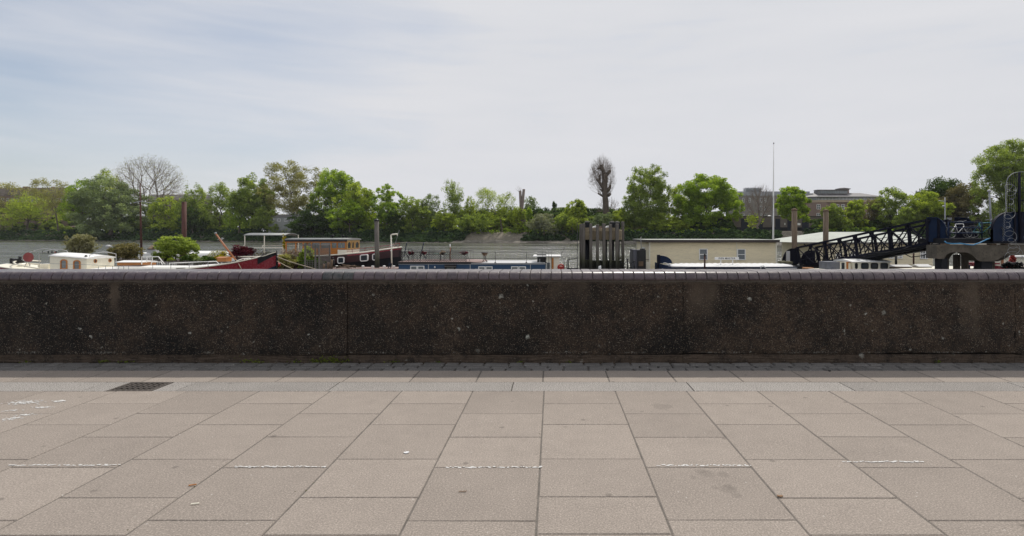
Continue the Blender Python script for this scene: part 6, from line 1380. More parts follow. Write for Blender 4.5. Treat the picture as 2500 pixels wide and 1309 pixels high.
for dx in (0, 3.5):
    mb = MB(); mb.path([W(1384+dx,662,39.8), W(1384.5+dx,637,39.8), W(1388+dx,632.5,39.8), W(1410,632,39.8)], .03, 6); mb.build('loop', M_steel, br)
mb = MB(); mb.tube(W(1377,656,39.8), W(1377,631,39.8), .015, n=5); mb.tube(W(1384,656,39.8), W(1412,656,39.8), .05, n=5); mb.build('bar', M_steel, br)

# ============ timber and concrete dolphin
Yp = 40.5
dl = thing('dolphin', (ax(1468, Yp), Yp+1, WZ), 'cluster of tall grey timber fender piles around a concrete beam', 'dolphin')
k = Yp/F
for px, w_, yt, dy in ((1417.5,5.5,547,1.6),(1421.5,5,546.5,.9),(1425.5,6,546,.2),(1442.5,7,546,0),(1458.5,7,548,0),(1474.5,7.5,546,0),(1490.5,7,547,0),(1506.5,8,546,0),(1520.5,6.5,541,1.0)):
    mb = MB(); Yq = Yp+dy; kk = Yq/F; mb.bbox(ax(px, Yq)-w_/2*kk, ax(px, Yq)+w_/2*kk, Yq-.12, Yq+.14, -3, az(yt, Yq), .03); mb.build('fender_pile', M_pile, dl)
mb = MB(); mb.bbox(ax(1426, Yp+.3), ax(1518.5, Yp+.3), Yp+.3, Yp+2.6, az(585.5, Yp+.3), az(561, Yp+.3), .05); mb.bbox(ax(1424, Yp+.3), ax(1512, Yp+.3), Yp+.45, Yp+2.4, az(561, Yp+.3), az(556, Yp+.3), .05); mb.build('cap_beam', M_yellowc, dl)
for px, w_, yt in ((1434,13,541),(1494.5,11,541.5),(1508,11,541.5),(1478,9,562)):
    mb = MB(); mb.lathe((ax(px, Yp+1.1), Yp+1.1, 0), [(w_/2*k*.95, -3), (w_/2*k*.95, az(585, Yp))], 14); mb.build('tube_pile', M_navyblk, dl)
for px, w_, yt in ((1434,12,540.5),(1494.5,12,541),(1507.5,12,541.5)):
    mb = MB(); Yq = Yp+.6; mb.bbox(ax(px-w_/2, Yq), ax(px+w_/2, Yq), Yq-.1, Yq+.5, az(560, Yq), az(yt+1.5, Yq), .03); cp_ = mb.build('head_block', M_navyblk, dl); ORG[cp_.name] = ORG[dl.name]
    mb = MB(); mb.lathe((ax(px, Yq), Yq+.2, az(yt+1.5, Yq)), [(w_/2*k, 0), (w_/2*k, .04), (w_/5*k, .08)], 12); mb.build('head_cap', M_greywood, cp_)
mb = MB(); mb.box(ax(1411, Yp), ax(1423, Yp), Yp+.3, Yp+.4, az(543.5, Yp), az(542, Yp)); mb.build('bracket', M_steel, dl)
for P in ([(1446,557),(1450,553.5),(1459,551),(1460,557)], [(1478,557),(1482,553),(1495,551),(1497,560),(1480,560)], [(1494,562),(1494,549),(1512,549),(1513,562)]):
    mb = MB(); mb.prism([W(a, b, Yp+.75) for a, b in P], (0, .8, .03)); mb.build('tarp', M_tarp, dl)
mb = MB()
for i in range(6): mb.lathe(W(1461+i*2.5, 556, Yp+.8), [(.06,-.05),(.10,.02),(.04,.10)], 6)
mb.build('debris', M_rust, dl)
for px, w_ in ((1432.5,12),(1449,9),(1465,9),(1480,9.5),(1496.5,9),(1513,9)):
    mb = MB(); mb.bbox(ax(px, Yp+.5)-w_/2*k, ax(px, Yp+.5)+w_/2*k, Yp+.35, Yp+.75, -3, az(634.5 if w_ > 9.2 else 636, Yp+.5), .03); mb.build('stub_pile', M_pile, dl)
mb = MB(); mb.box(ax(1428, Yp+.9), ax(1518, Yp+.9), Yp+.8, Yp+2, -3, az(637, Yp+.8)); mb.build('base_wall', M_navyblk, dl)
mb = MB(); mb.bbox(ax(1512,Yp-.2), ax(1518.5,Yp-.2), Yp-.2, Yp+.1, az(633,Yp), az(627,Yp), .03); mb.build('fender_block', M_pile, dl)
mb = MB(); mb.bbox(ax(1461.5,39.6), ax(1468,39.6), 39.6, 39.9, az(664,39.6), az(650,39.6), .04); mb.lathe(W(1466,650,39.7), [(.05,-.03),(.06,.03),(.02,.05)], 8); o = mb.build('white_canister', M_white); tag(o, 'small white canister at the foot of the timber dolphin', 'canister')
cps = thing('chain_rail', (ax(1540, 40), 40, WZ), 'low black posts with drooping chain right of the timber dolphin', 'chain railing')
for px, yt in ((1532, 633), (1549, 638), (1524, 652), (1540, 652)):
    mb = MB(); mb.tube(W(px, 664, 40), W(px, yt, 40), .045, n=8); mb.lathe(W(px, yt, 40), [(.06,-.03),(.07,.02),(.02,.06)], 8); mb.build('post', M_black, cps)
mb = MB(); mb.path([W(1514+ i*4.5, 640+5*math.sin(i/4*math.pi*1.0)-i*.6, 40) for i in range(5)], .018, 5); mb.path([W(1532+i*4.3, 636+7*math.sin(i/4*math.pi), 40) for i in range(5)], .018, 5); mb.build('chain', M_steel, cps)

# ============ cream clapboard office on its pontoon
Yo = 42.0; Yo2 = 48.3
pm = thing('clapboard_building', (ax(1740, Yo), 45, WZ), 'cream clapboard office building with flat brown-edged roof', 'building')
X0, X1 = ax(1586, Yo), ax(1895, Yo); zt, zb = az(591.5, Yo), -2.0
mb = MB(); mb.box(X0+.04, X1-.04, Yo+.04, Yo2-.02, zb, zt); mb.build('core', M_cream, pm)
M_clap = paint('clapboard', (.80,.71,.50), .6, .10, 1.1, (.30,.24,.15), .35, stretch=(.5, .5, 3))
def boards(mb, p0, p1, nv, z0, z1, pitch_):
    p0, p1, nv = Vector(p0), Vector(p1), Vector(nv); z = z0
    while z < z1-.01:
        zz = min(z+pitch_, z1)
        for a in (0,):
            q0, q1 = p0+nv*.055, p1+nv*.055; u0, u1 = p0+nv*.008, p1+nv*.008
            mb.add([(q0.x,q0.y,z), (q1.x,q1.y,z), (u1.x,u1.y,zz-.004), (u0.x,u0.y,zz-.004), (u0.x,u0.y,z), (u1.x,u1.y,z)], [(0,1,2,3), (4,5,1,0)])
        z += pitch_
mb = MB(); boards(mb, (X0, Yo+.035, 0), (X1, Yo+.035, 0), (0,-1,0), zb, zt, .11); boards(mb, (X0+.04, Yo2, 0), (X0+.04, Yo, 0), (-1,0,0), zb, zt, .11); mb.build('clapboards', M_clap, pm)
mb = MB()
for x, y in ((X0, Yo), (X1, Yo), (X0, Yo2-.05)): mb = MB(); mb.box(x-.05, x+.05, y-.03, y+.05, zb, zt); mb.build('corner_board', M_cream, pm)
xr0, xr1 = ax(1577, Yo-.45), ax(1904, Yo-.45)
mb = MB(); mb.prism([(xr0, Yo-.45, zt), (xr1, Yo-.45, zt), (xr1, Yo2+.4, zt), (X0-.28, Yo2+.4, zt)], (0,0,.17)); rf_ = mb.build('roof', M_fascia, pm); ORG[rf_.name] = ORG[pm.name]
mb = MB(); mb.prism([(xr0-.02, Yo-.48, zt+.171), (xr1+.03, Yo-.48, zt+.171), (xr1+.03, Yo2+.43, zt+.171), (X0-.31, Yo2+.43, zt+.171)], (0,0,.03)); mb.build('roof_covering', M_rooflight, rf_)
for a, b, c_, d_ in ((1706.5,1727,607.5,635),(1799.5,1819.5,608,635)):
    window_part(pm, a, b, c_, d_, Yo-.0, bars=(0, 1), d=.07, fw=.05, pane=M_glassl)
mb = MB(); mb.box(ax(1797.5,Yo), ax(1799,Yo), Yo-.04, Yo-.01, az(640,Yo), az(592,Yo)); mb.build('downpipe', M_cream, pm)
# left end: door with window
for ya, yb_, z0_, z1_, nm in ((44.0, 45.2, -2, az(604, 44), 'door'),):
    mb = MB(); mb.box(X0-.05, X0+.0, ya, yb_, z0_, z1_); d_ = mb.build(nm, M_white, pm); ORG[d_.name] = ORG[pm.name]
    mb = MB(); mb.box(X0-.06, X0-.051, ya+.25, yb_-.3, z1_-1.0, z1_-.15); mb.build('pane', M_glass, d_)
mb = MB(); mb.path([W(1566,612,42.5), W(1565,590,42.5), W(1564,580,42.5), W(1566,579,42.5)], [.03,.03,.02,.02], 5); o = mb.build('vent_pipe', M_greywhite); tag(o, 'thin white vent pipe at the left corner of the clapboard building', 'pipe')
cb = thing('black_locker', (ax(1560, 40.6), 41, WZ), 'tall black cupboard standing left of the clapboard building', 'cupboard')
mb = MB(); xa, xb = ax(1556, 40.4), ax(1577, 40.4); mb.box(xa, xb, 40.4, 42, WZ+.3, az(610.5, 40.4)); mb.build('body', M_black, cb)
mb = MB(); mb.box(ax(1545, 40.8), xa-.003, 40.5, 42.4, WZ+.3, az(609.5, 40.6)); mb.build('side_panel', paint('slate_panel', (.09,.09,.11), .6), cb)
mb = MB(); mb.box(ax(1559.5, 40.3), ax(1570.5, 40.3), 40.3, 40.396, az(650, 40.3), az(638.5, 40.3)); mb.build('crate_panel', M_brownwood, cb)
for px in (1564, 1568, 1572): mb = MB(); mb.path([W(px, 614, 40.5), W(px+.5, 607, 40.5)], [.07, .05], 7); mb.build('canister', M_navyblk, cb)
gb = thing('boarding_ramp', (ax(1580, 40), 40, WZ), 'grey-cream handrail and step at the office door', 'steps')
mb = MB(); mb.box(ax(1574,41), ax(1585,41), 41, 41.9, WZ, az(640,41)); mb.build('step', M_cream, gb); mb = MB(); mb.path([W(1576,640,40.9), W(1576,634,40.9), W(1585,634,41.2)], .02, 5); mb.build('handrail', M_steel, gb)

# ============ blue pontoon with quilted white cover, quarter-round shield and name board
bp_ = thing('covered_pontoon', (ax(1790, 37.5), 38.5, WZ), 'navy-edged pontoon with long quilted white cover in front of the office', 'pontoon')
Yq = 37.2; xa, xb = ax(1641, Yq), ax(1944, Yq); z_e = az(651.5, Yq); z_t = az(643.5, Yq+1.6)
mb = MB(); n_ = 42; rg = random.Random(2); rings = []
for i in range(n_+1):
    f = i/n_; x = xa+(xb-xa)*f; puff = .035*abs(math.sin(f*math.pi*n_/2)); e_ = min(1, min(f, 1-f)*8)
    xe_ = x; rings.append([(x, Yq+(1-e_)*.5, z_e), (x, Yq+.08+(1-e_)*.5, z_e+.05+puff*.4), (x, Yq+.9, (z_e+z_t)/2+.05*e_+puff), (x, Yq+1.7, z_t*e_+(1-e_)*(z_e+.08)+puff), (x, Yq+2.9, z_e)])
mb.loft(rings, caps=True, smooth=True); mb.build('quilted_cover', M_tarp, bp_)
mb = MB(); mb.bbox(xa-.05, xb+.1, Yq-.04, Yq+2.9, -1.0, z_e-.01, .05); mb.build('edge', M_navy, bp_)
mb = MB(); mb.prism([W(1616,645,Yq), W(1641,653,Yq), W(1641,668,Yq), W(1616,668,Yq)], (0, 2.6, 0)); cbn = mb.build('bow_end', M_pierblue, bp_)
mb = MB(); mb.prism([W(1617,656,Yq-.02), W(1640,662,Yq-.02), W(1640,665,Yq-.02), W(1617,660,Yq-.02)], (0, .02, 0)); mb.build('white_stripe', M_white, bp_)
def quarter(mb, px0, px1, py0, py1, Y, d, flip=False, n=10):
    """quarter-round plate: curved edge at the top, falling towards px1"""
    P = [W(px0, py1, Y)]
    for k_ in range(n+1): t_ = math.pi/2*k_/n; P.append(W(px0+(px1-px0)*math.sin(t_), py1-(py1-py0)*math.cos(t_), Y))
    mb.prism(P, (0, d, 0))
sq = thing('end_shield', (ax(1620, 38.2), 38.2, WZ), 'navy blue quarter-round shield plate beside the left end of the office', 'shield plate')
mb = MB(); quarter(mb, 1612, 1641, 624, 643, 38.3, .12); mb.build('plate', M_pierblue, sq); mb = MB(); mb.box(ax(1605.5, 38.2), ax(1612, 38.2), 38.2, 38.5, WZ, az(622.5, 38.2)); mb.build('post', M_pierdark, sq)
mb = MB(); mb.path([W(1616,645,38), W(1622,641,38), W(1632,644,38), W(1641,650,38)], .02, 5); mb.path([W(1620,650,37.6), W(1628,646,37.6), W(1639,655,37.6)], .02, 5); mb.build('rail', M_greywhite, sq)
sg = thing('sign', (ax(1774, 37.9), 37.9, az(646, 37.9)), 'white PIER MASTER name board on two short posts', 'sign')
Ys = 37.9; mb = MB(); mb.bbox(ax(1745, Ys), ax(1804, Ys), Ys, Ys+.04, az(634.2, Ys), az(628, Ys), .004); mb.build('board', M_white, sg)
for px in (1760, 1789): mb = MB(); mb.box(ax(px, Ys)-.028, ax(px, Ys)+.028, Ys+.005, Ys+.035, az(646, Ys), az(634.25, Ys)); mb.build('post', M_white, sg)
cu = bpy.data.curves.new('lettering', 'FONT'); cu.body = 'PIER MASTER'; cu.size = .165; cu.align_x = 'CENTER'; cu.align_y = 'CENTER'; cu.extrude = .002; cu.space_character = 1.22; cu.offset = .002
tmp = bpy.data.objects.new('lettering', cu); C.objects.link(tmp); bpy.context.view_layer.update()
me = bpy.data.meshes.new_from_object(tmp); bpy.data.objects.remove(tmp); me.materials.clear(); me.materials.append(M_black); lt = bpy.data.objects.new('lettering', me); C.objects.link(lt)
lt.parent = sg; lt.rotation_euler = (R(90), 0, 0); lt.location = Vector((ax(1774.5, Ys), Ys-.006, az(631.2, Ys)))-ORG[sg.name]
hs = MB(); hs.path([W(1857,660,36.9), W(1858,650,36.9), W(1864,649,36.9), W(1870,656,36.9), W(1900,656.5,36.9), W(1945,655.5,36.9)], .03, 6); o = hs.build('white_hose', M_greywhite); tag(o, 'thin white hose looping over the navy edge left of the gangway', 'hose')

# ============ gangway
gw = thing('gangway', (21, 38.5, WZ), 'dark blue lattice-truss gangway sloping down to the pontoon', 'gangway')
A_t, A_b = Vector((ax(1946, 43), 43, az(605, 43))), Vector((ax(1956, 43), 43, az(650, 43)))
B_t, B_b = Vector((ax(2264, 34), 34, az(537, 34))), Vector((ax(2267, 34), 34, az(594, 34)))
dirv = (B_b-A_b).normalized(); side_v = Vector((.916, .40, 0))*2.0
def beam(mb, a, b, w_, h_):
    """rectangular bar from a to b, w_ sideways, h_ upright"""
    a, b = Vector(a), Vector(b); d = (b-a).normalized(); s = d.cross(Vector((0,0,1)))
    s = s.normalized() if s.length > .05 else Vector((side_v.x, side_v.y, 0)).normalized(); u = s.cross(d).normalized()
    P = lambda p: [p-s*w_/2-u*h_/2, p+s*w_/2-u*h_/2, p+s*w_/2+u*h_/2, p-s*w_/2+u*h_/2]
    mb.add([tuple(q) for q in P(a)+P(b)], [(0,3,2,1),(4,5,6,7),(0,1,5,4),(1,2,6,5),(2,3,7,6),(3,0,4,7)])
for sd_ in (Vector((0,0,0)), side_v):
    a_t, a_b, b_t, b_b = A_t+sd_, A_b+sd_, B_t+sd_, B_b+sd_
    mb = MB(); beam(mb, a_t, b_t, .16, .13); beam(mb, a_b, b_b, .16, .15)
    n_ = 8
    for i in range(n_+1):
        f = i/n_; t_, b_ = a_t.lerp(b_t, f), a_b.lerp(b_b, f); beam(mb, b_, t_-(t_-b_)*.03, .10 if i % 2 == 0 else .07, .18 if i % 2 == 0 else .08)
        g_ = Vector((dirv.x, dirv.y, 0)).normalized()*.22; mb.prism([t_-g_-dirv*0, t_+g_, t_+g_*.3-Vector((0,0,.34)), t_-g_*.3-Vector((0,0,.34))], tuple(side_v.normalized()*.03))
        if i < n_:
            t2_, b2_ = a_t.lerp(b_t, (i+1)/n_), a_b.lerp(b_b, (i+1)/n_)
            beam(mb, t_, b2_, .05, .06); beam(mb, b_+side_v.normalized()*.05, t2_+side_v.normalized()*.05, .05, .06)
            tm_, bm2 = t_.lerp(t2_, .5), b_.lerp(b2_, .5); beam(mb, bm2, bm2.lerp(tm_, .55), .04, .05)
    for f in (.33, .62): mb.tube(a_b.lerp(a_t, f)+side_v.normalized()*.1, b_b.lerp(b_t, f)+side_v.normalized()*.1, .022, n=5)
    mb.build('side_truss', M_pierdark, gw)
mb = MB(); dn = Vector((0,0,-.06)); mb.add([tuple(p) for p in (A_b+dn, A_b+side_v+dn, B_b+side_v+dn, B_b+dn, A_b+dn*4.4, A_b+side_v+dn*4.4, B_b+side_v+dn*4.4, B_b+dn*4.4)], [(0,1,2,3),(7,6,5,4),(0,4,5,1),(1,5,6,2),(2,6,7,3),(3,7,4,0)]); mb.build('deck', M_navyblk, gw)
for f0, f1, dz in ((.2,.5,-.36),(.45,.72,-.33),(.7,.95,-.3)):
    mb = MB(); p, q_ = A_b.lerp(B_b, f0)+side_v*.3, A_b.lerp(B_b, f1)+side_v*.3; beam(mb, p+Vector((0,0,dz)), q_+Vector((0,0,dz)), .5, .16); mb.build('under_beam', M_navyblk, gw)
def shield_plate(mb, c0, c1, zb_, zt_, thick, round_at=1, n=12):
    """upright plate from c0 to c1 (xy), quarter-round top at the c1 end"""
    c0, c1 = Vector((*c0, 0)), Vector((*c1, 0)); r = (c1-c0).length; h = zt_-zb_; ry = min(h*.98, r*1.25)
    P = [(c0.x, c0.y, zb_)]; P.append((c0.x, c0.y, zt_))
    for k_ in range(1, n+1):
        t_ = math.pi/2*k_/n; f = .35+.65*math.sin(t_); P.append((c0.x+(c1.x-c0.x)*f, c0.y+(c1.y-c0.y)*f, zt_-ry+ry*math.cos(t_)))
    P.append((c1.x, c1.y, zb_)); nv = Vector((-(c1-c0).y, (c1-c0).x, 0)).normalized()*thick; mb.prism(P, tuple(nv))
def plate_set(base, u, zb_, zt_, sgn=1):
    c0 = base; c1 = (base[0]+u[0], base[1]+u[1]); mb = MB(); shield_plate(mb, c0, c1, zb_, zt_, .08)
    return mb
c0 = (ax(2262, 34), 34.0); c1 = (ax(2316, 33.3), 33.3)
mb = MB(); shield_plate(mb, c0, c1, az(591, 33.7), az(531.8, 33.7), .08); mb.build('end_plate', M_pierblue, gw)
def rim(c0, c1, zb_, zt_, w_, name, parent, mat):
    c0v, c1v = Vector((*c0, 0)), Vector((*c1, 0)); r = (c1v-c0v).length; h = zt_-zb_; ry = min(h*.98, r*1.25); P = [(c0v.x, c0v.y, zt_)]
    for k_ in range(1, 13):
        t_ = math.pi/2*k_/12; f = .35+.65*math.sin(t_); P.append((c0v.x+(c1v.x-c0v.x)*f, c0v.y+(c1v.y-c0v.y)*f, zt_-ry+ry*math.cos(t_)))
    P.append((c1v.x, c1v.y, zb_)); nv = Vector((-(c1v-c0v).y, (c1v-c0v).x, 0)).normalized()*w_
    mb = MB(); mb.loft([[Vector(p)-nv*.3, Vector(p)+nv, Vector(p)+nv+Vector((0,0,.05)), Vector(p)-nv*.3+Vector((0,0,.05))] for p in P], closed=True, caps=True, smooth=False); return mb.build(name, mat, parent)
rim(c0, c1, az(591, 33.7), az(531.8, 33.7), .3, 'plate_flange', gw, M_pierblue)
for f in (.0, .52):
    mb = MB(); x = c0[0]+(c1[0]-c0[0])*f; y = c0[1]+(c1[1]-c0[1])*f; mb.box(x-.05, x+.05, y-.12, y, az(591, 33.7), az(534, 33.7)); mb.build('stiffener', M_pierdark, gw)
c2 = (ax(2330, 35.6), 35.6); c3 = (ax(2387, 34.9), 34.9)
mb = MB(); shield_plate(mb, c2, c3, az(583, 35.2), az(532.5, 35.2), .08); mb.build('end_plate', M_pierdark, gw); rim(c2, c3, az(583, 35.2), az(532.5, 35.2), .3, 'plate_flange', gw, M_pierblue)
# foot plates on the pontoon
fc0, fc1 = (ax(1950, 44), 44.0), (ax(1909, 44.6), 44.6)
mb = MB(); shield_plate(mb, fc0, fc1, az(645, 44), az(608, 44), -.08); mb.build('foot_plate', M_pierdark, gw); rim(fc0, fc1, az(645, 44), az(608, 44), -.25, 'foot_flange', gw, M_navyblk)
mb = MB(); x = ax(1923, 43.9); mb.box(x-.14, x+.14, 43.8, 43.88, az(640, 44), az(613, 44)); mb.build('foot_panel', M_greywhite, gw)
mb = MB(); fc2 = (ax(1990, 44.6), 44.6); fc3 = (ax(1953, 45.2), 45.2); shield_plate(mb, fc2, fc3, az(648, 44), az(612, 44), -.08); mb.build('foot_plate', M_pierdark, gw)
for P in ([(1950,640,42.8),(1956,648,42.7),(1966,646,42.5)], [(1985,652,41.5),(2010,664,40.5),(2040,648,39.4)], [(2130,616,37),(2165,617,36),(2195,612,35.4),(2230,600,34.6)], [(2200,616,35.5),(2225,628,34.8),(2255,624,34),(2288,606,33.6)], [(2262,600,34),(2240,606,34.4),(2120,622,37.3)]):
    mb = MB(); mb.path([W(*p) for p in P], .028, 5); mb.build('cable', M_steel, gw)
# pontoon under the foot, with rope heap
fpn = thing('foot_pontoon', (ax(1940, 43), 43, WZ), 'black pontoon at the foot of the gangway with a mossy rope heap', 'pontoon')
mb = MB(); mb.bbox(ax(1900, 42.3), ax(2030, 42.3), 42.4, 46, WZ-.3, az(650, 42.3), .05); mb.build('hull', M_navyblk, fpn)
mb = MB(); rg = random.Random(12)
for i in range(26): a = rg.uniform(1898, 1920); mb.path([W(a, rg.uniform(637.5,643), 41.8+rg.random()*.5), W(a+rg.uniform(4,12), rg.uniform(637,641), 41.8+rg.random()*.5), W(a+rg.uniform(8,22), rg.uniform(639,644), 41.8)], .03, 4)
mb.build('rope_heap', paint('mossy_rope', (.2,.19,.12), .9, .4, 6), fpn)
mb = MB(); mb.bbox(ax(1965, 40), ax(1988, 40), 40, 40.5, az(662, 40), az(653.5, 40), .04); o = mb.build('orange_crate', M_orange); tag(o, 'small orange-brown box under the foot of the gangway', 'box')

# ============ fixed pier: platform, plates, railings, concrete trestle
pr = thing('pier', (ax(2400, 33), 33.5, -4), 'fixed pier with concrete trestle, steel platform and navy side plates', 'pier')
Yr_ = 32.6
zdk = az(582, Yr_)
mb = MB(); mb.bbox(ax(2312, Yr_), ax(2700, Yr_), Yr_, Yr_+2.6, zdk-.30, zdk, .02); mb.build('deck', M_navyblk, pr)
zc0, zc1 = az(637, Yr_), az(598, Yr_)
def trestle(mb, px0, px1, Y, d):
    P = [(px0,598.5),(px0,631),(px0+6,632.5),(px0+18,632.5),(px0+24,622),(px0+34,616.5),(px0+74,616.5),(px0+85,622),(px0+98,634),(px0+106,638),(px0+136,638.5),(px0+150,634),(px0+166,624),(px0+190,622),(px1,622),(px1,598.5)]
    mb.prism([W(a, b, Y) for a, b in P], (0, d, 0))
mb = MB(); trestle(mb, 2287, 2640, Yr_-.25, .9); mb.build('trestle_beam', M_concrete, pr)
mb = MB(); trestle(mb, 2300, 2640, Yr_+1.9, .9); mb.build('trestle_beam', M_concrete, pr)
for px, w_ in ((2303.5,17),(2407,28),(2560,28)):
    mb = MB(); mb.bbox(ax(px-w_/2, Yr_), ax(px+w_/2, Yr_), Yr_-.1, Yr_+.5, -4.5, az(630, Yr_), .04); mb.build('column', M_navyblk, pr)
for px, w_ in ((2310,11),(2340,7),(2360,7),(2420,14)):
    mb = MB(); Y2 = Yr_+2.1; mb.bbox(ax(px-w_/2, Y2), ax(px+w_/2, Y2), Y2-.1, Y2+.4, -4.5, az(622, Y2), .04); mb.build('column', M_concrete, pr)
mb = MB()
for px in (2304, 2418, 2452): mb.bbox(ax(px, Yr_), ax(px+12, Yr_), Yr_-.1, Yr_+.3, az(598.4, Yr_), az(595, Yr_), .01)
mb.build('bearing', M_brownwood, pr)
mb = MB(); zr_ = [az(542.5, Yr_), az(556, Yr_), az(569, Yr_)]
for z in zr_: mb.tube((ax(2317, Yr_), Yr_+.05, z), (ax(2399, Yr_), Yr_+.05, z), .03, n=7)
for px in (2317, 2399): mb.tube((ax(px, Yr_), Yr_+.05, zdk), (ax(px, Yr_), Yr_+.05, zr_[0]), .035, n=7)
mb.build('railing', M_pierblue, pr)
mb = MB()
for z in zr_[:2]: mb.tube((ax(2340, Yr_+2.3), Yr_+2.3, z-.03), (ax(2425, Yr_+2.3), Yr_+2.3, z-.03), .025, n=6)
mb.build('back_railing', M_pierdark, pr)
# big quarter-round plate at the shore side
def left_quarter(mb, px0, px1, py0, py1, Y, d, kx=1.0):
    P = [W(px1, py1, Y), W(px0, py1, Y)]
    for k_ in range(13): t_ = math.pi/2*k_/12; P.append(W(px0+44*(1-math.cos(t_)), py0+40*(1-math.sin(t_)), Y))
    P.append(W(px1, py0, Y)); mb.prism(P, (0, d, 0))
mb = MB(); left_quarter(mb, 2422, 2492, 519, 590, Yr_-.4, .06); mb.build('side_plate', M_pierblue, pr)
mb = MB(); P = [W(2422, 590, Yr_-.4)]+[W(2422+44*(1-math.cos(math.pi/2*k_/12)), 519+40*(1-math.sin(math.pi/2*k_/12)), Yr_-.4) for k_ in range(13)]+[W(2560, 519, Yr_-.4)]
mb.loft([[Vector(p)+Vector((0,-.08,-.02)), Vector(p)+Vector((0,.12,-.02)), Vector(p)+Vector((0,.12,.04)), Vector(p)+Vector((0,-.08,.04))] for p in P], closed=True, caps=True, smooth=False); mb.build('plate_flange', M_pierdark, pr)
mb = MB(); mb.box(ax(2422, Yr_-.4), ax(2640, Yr_-.4), Yr_-.47, Yr_-.405, az(592, Yr_), az(588, Yr_)); mb.box(ax(2474,Yr_-.4), ax(2478,Yr_-.4), Yr_-.5, Yr_-.41, az(588,Yr_), az(520,Yr_)); mb.box(ax(2490,Yr_-.4), ax(2495,Yr_-.4), Yr_-.5, Yr_-.41, az(588,Yr_), az(520,Yr_)); mb.build('plate_beam', M_pierdark, pr)
mb = MB()
for a, b in (((2492,519),(2560,588)),((2492,588),(2560,519)),((2492,540),(2560,540)),((2492,560),(2560,560)),((2560,519),(2560,590))): beam(mb, W(*a, Yr_-.3), W(*b, Yr_-.3), .06, .07)
mb.build('shore_truss', M_pierblue, pr)
mb = MB(); mb.prism([W(2478,519,Yr_+1.8), W(2640,519,Yr_+1.8), W(2640,590,Yr_+1.8), W(2430,590,Yr_+1.8), W(2436,550,Yr_+1.8)], (0,.06,0)); mb.build('side_plate', M_pierdark, pr)
# anti-climb cage with curved top and spikes
cg = thing('security_cage', (ax(2478, Yr_-.6), Yr_, zdk), 'dark barred security screen with curved spiked edge at the right border', 'security screen')
mb = MB()
arc = [(2457,519),(2456,500),(2455,480),(2455.5,460),(2457,445),(2461,434),(2468,426.5),(2477,422),(2488,420),(2520,419.5)]
mb.path([W(a, b, Yr_-.5) for a, b in arc], .017, 6); mb.build('curved_rail', M_galv, cg)
mb = MB()
def ytop_at(px):
    for (a, b), (c_, d_) in zip(arc[3:], arc[4:]):
        if a <= px <= c_: return b+(d_-b)*(px-a)/(c_-a)
    return 419.5
for px in range(2462, 2522, 5): mb.tube(W(px, 519, Yr_-.5), W(px, ytop_at(px), Yr_-.5), .010 if px != 2487 else .05, n=5)
mb.tube(W(2489, 590, Yr_-.5), W(2489, 420, Yr_-.5), .05, n=6); mb.tube(W(2458, 470, Yr_-.5), W(2520, 470, Yr_-.5), .012, n=5); mb.tube(W(2486, 489, Yr_-.5), W(2520, 489, Yr_-.5), .03, n=5)
mb.build('bars', M_pierdark, cg)
mb = MB(); mb.box(ax(2489, Yr_), ax(2540, Yr_), Yr_-.52, Yr_-.48, az(519, Yr_), az(489, Yr_)); mb.build('mesh_panel', M_pierdark, cg)
mb = MB(); rg = random.Random(4)
for i in range(34):
    f = i/33; y_ = 447+f*140; x_ = 2456-(f*7 if f > .5 else 0)+(2 if f < .2 else 0); mb.tube(W(x_+3, y_-2, Yr_-.6), W(x_-3, y_+3.5, Yr_-.6), .010, .003, 4)
mb.build('spikes', M_galv, cg)
rz_ = thing('razor_wire', (ax(2468, Yr_-.9), Yr_-.9, az(640, Yr_)), 'loose coils of pale barbed wire hanging down the security screen', 'barbed wire')
mb = MB(); P = []
for i in range(520):
    f = i/519; t_ = f*2*math.pi*13; cy_ = 450+f*185; cx_ = 2463+6*math.sin(f*9)+f*9; ra = 9+5*math.sin(f*21)+(9 if f > .78 else 0)
    P.append(W(cx_+ra*math.cos(t_), cy_+ra*.75*math.sin(t_), Yr_-.95+.25*math.sin(t_*.5)))
mb.path(P, .009, 4); mb.build('coil', M_galv, rz_)
mb = MB()
for i in range(0, 520, 6): p = Vector(P[i]); mb.tube(p+Vector((-.02,0,.02)), p+Vector((.02,0,-.02)), .005, n=3)
mb.build('barbs', M_galv, rz_)
hs = MB(); hs.path([W(2306,589,Yr_-.35), W(2312,594,Yr_-.4), W(2330,595.5,Yr_-.4), W(2345,594.5,Yr_-.4), W(2360,597,Yr_-.4), W(2375,598.5,Yr_-.4), W(2392,593,Yr_-.4), W(2408,585,Yr_-.3), W(2422,580.5,Yr_-.2)], .035, 7); o = hs.build('blue_hose', M_hose); tag(o, 'bright blue hose sagging along the edge of the pier platform', 'hose')
bk1 = bicycle('bicycle', (ax(2343, 33.4), 33.4, zdk+.01), (R(-5), 0, R(10)), 'white-framed bicycle leaning on the pier railing', M_white, 1.08, 'bicycles on the pier')
bk2 = bicycle('bicycle', (ax(2404, 33.0), 33.0, zdk+.01), (R(6), 0, R(-62)), 'turquoise bicycle beside the big navy plate', paint('turquoise', (.08,.33,.36), .4), 1.15, 'bicycles on the pier')
nb = MB(); nb.box(ax(2313, 36), ax(2324, 36), 36, 36.05, az(538,36), az(531.5,36)); nb.tube(W(2318,545,36.03), W(2318,538,36.03), .03); o = nb.build('small_notice', M_galv); tag(o, 'small grey notice plate above the platform railing', 'notice')
lpst = thing('leaning_post', (ax(2420, 36), 36, az(582, 36)), 'leaning grey post with domed head behind the turquoise bicycle', 'post')
